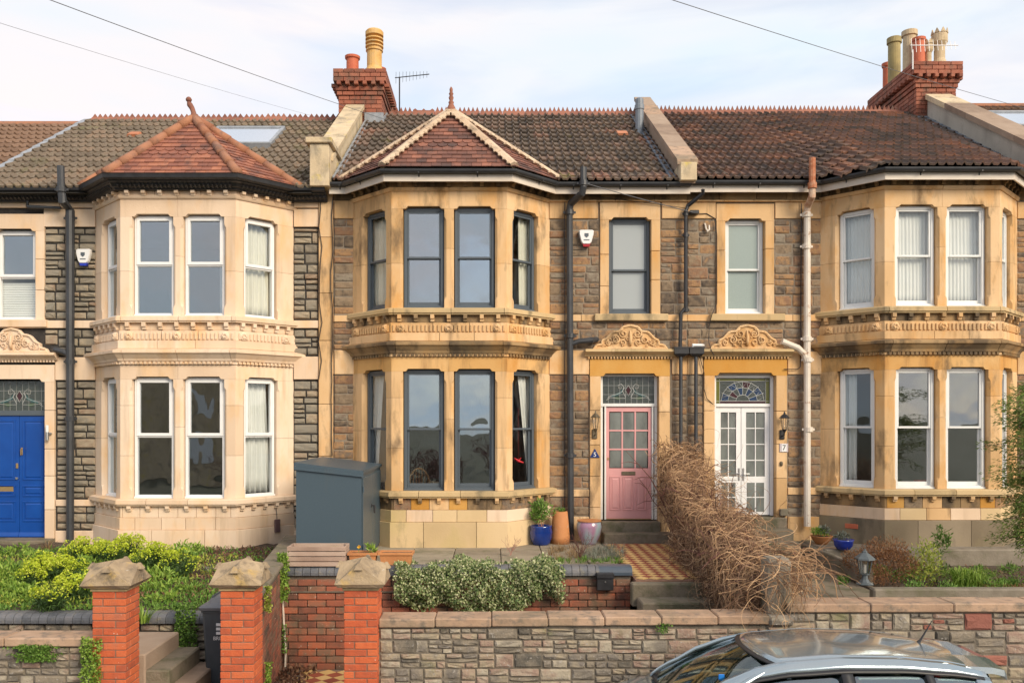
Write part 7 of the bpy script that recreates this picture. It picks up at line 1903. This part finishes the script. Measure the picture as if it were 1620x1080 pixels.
for xx in (2.5, 3.5):
    for s in (-.37, .37): MB().box(xx-.06, xx+.12, CARY+s-.22, CARY+s+.22, CZ0+.5, CZ0+1.18, .05).build('seat', M_TRIM, t)
# spoiler, aerial, wheels, lamps
q = MB()
for a, b in ((0, 0),):
    q.loft([[(x, CARY+yy, CZ0+z) for yy, z in ((-w, zz-.05), (-w*.98, zz), (-w*.5, zz+.035), (w*.5, zz+.035), (w*.98, zz), (w, zz-.05), (w*.5, zz-th), (-w*.5, zz-th))] for x, w, zz, th in ((4.20, .485, 1.372, .03), (4.36, .49, 1.368, .05), (4.52, .48, 1.358, .07), (4.66, .46, 1.33, .06), (4.69, .45, 1.295, .02))])
q.build('spoiler', M_PAINT, t)
MB().tube([sec(4.02, 0, -.01), sec(4.02, 0, .02)+Vector((.03, 0, 0)), sec(4.02, 0, .19)+Vector((.16, 0, 0))], [.02, .010, .004], 6).build('aerial', M_BLACK, t)
for xx in (.82, 3.80):
    for s in (-1, 1):
        o_ = MB().lathe([(.20, -.10), (.30, -.10), (.315, -.07), (.315, .07), (.30, .10), (.20, .10)], (0, 0, 0), 28).build('wheel', M_BLACK, t); o_.matrix_basis = Matrix.Translation((xx, CARY+s*.80, CZ0+.315)) @ RX
        MB().lathe([(.20, -.03), (.205, .0), (.20, .03)], (0, 0, 0), 20).build('wheel_rim', M_STEEL, t).matrix_basis = Matrix.Translation((xx, CARY+s*.86, CZ0+.315)) @ RX
for s in (-1, 1):
    MB().loft([[(x, CARY+s*yy, CZ0+z) for yy, z in ((w, .62), (w, .74), (w-.22, .72), (w-.22, .62))] for x, w in ((.02, .66), (.30, .82))]).build('headlight', mat('lamp_lens', [(.7, .72, .75)], rough=.1), t)
    MB().box(4.45, 4.66, CARY+s*.62-.08, CARY+s*.62+.08, CZ0+.82, CZ0+.98, .02).build('tail_light', mat('red_lens_car', [(.4, .01, .01)], rough=.15), t)
    MB().loft([[(1.55+dx, CARY+s*(.92+e), CZ0+.98+dz) for dx, dz in ((-.06, -.06), (.05, -.06), (.05, .07), (-.06, .07))] for e in (-.02, .14)]).build('wing_mirror', M_PAINT, t)
g = sec(1.62, -.36, -.02); MB().box(g.x-.035, g.x+.035, g.y-.006, g.y+.006, g.z-.07, g.z-.01, .005).build('parking_permit', mat('blue_card', [(.01, .18, .6)], rough=.5), t)

def carmap(x):
    if x < 1: return x+.50
    if x < 2: return 1.50+(x-1)*.72
    return 2.22+(x-2)*.785
for o in [c_ for c_ in t.children]:
    if o.type != 'MESH': continue
    if o.name.startswith('wheel'): 
        o.matrix_basis = Matrix.Translation((carmap(o.matrix_basis.translation.x)-o.matrix_basis.translation.x, 0, 0)) @ o.matrix_basis
    else:
        for v in o.data.vertices: v.co.x = carmap(v.co.x)

# ================================================================== ACROSS THE STREET (seen only as reflections in the panes)
OH = thing('opposite_house', (-19, -36, ROADZ), 'gabled house across the street, reflected in the pale house windows', 'house')
MB().prism([(-25, ROADZ), (-13, ROADZ), (-13, 3.6), (-19, 7.4), (-25, 3.6)], -42, -35, T=lambda p, q, e: (p, e, q)).build('wall', M_PARA, OH)
for s in (-1, 1): MB().prism([(-19, 7.65), (-19+s*6.6, 3.4), (-19+s*6.6, 3.2), (-19, 7.42)], -42.4, -34.6, T=lambda p, q, e: (p, e, q)).build('roof', M_UNDER, OH)
for xx in (-22, -17.4):
    for zz in (-.2, 2.3): MB().box(xx, xx+1.3, -35.02, -34.96, zz, zz+1.4, .02).build('window', M_WHITEP, OH)
OH = thing('opposite_bungalow', (10, -40, ROADZ), 'low dark-roofed house across the street, reflected in the ground floor panes', 'house')
MB().box(4, 17, -46, -40, ROADZ, 1.6).build('wall', M_PARR, OH)
MB().prism([(-39.4, 1.5), (-43, 4.3), (-46.6, 1.5)], 3.6, 17.4, T=lambda p, q, e: (e, p, q)).build('roof', M_UNDER, OH)
for i, (x, y, h) in enumerate(((-6, -25, 2.8), (-2.5, -24, 2.2), (1.5, -26, 3.1), (5, -25, 2.4), (10, -27, 2.6), (-11, -26, 2.5), (16, -26, 3))):
    def bt(mb, r):
        for _ in range(60):
            a = r.random()*6.28; q = Vector((x+(r.random()-.5)*2.6, y+(r.random()-.5)*1.5, ROADZ)); d = Vector((math.cos(a)*.5, math.sin(a)*.5, 1)).normalized(); pts = [q]
            for k in range(5): q = q+d*h/5; d = (d+rdir(r)*.4).normalized(); pts.append(q)
            mb.tube(pts, [.04, .03, .022, .016, .01, .006], 4, caps=False)
            for k in (2, 3, 4):
                for _ in range(3): dd = (d+rdir(r)*.9).normalized(); mb.tube([pts[k], pts[k]+dd*h*.15, pts[k]+dd*h*.2+rdir(r)*.15], .01, 3, caps=False)
    plant('bare_bush', bt, [M_TWIG], 'bare twiggy bush across the street, reflected in the ground floor panes', 'bush', 'bare bushes across the street', seed=130+i)
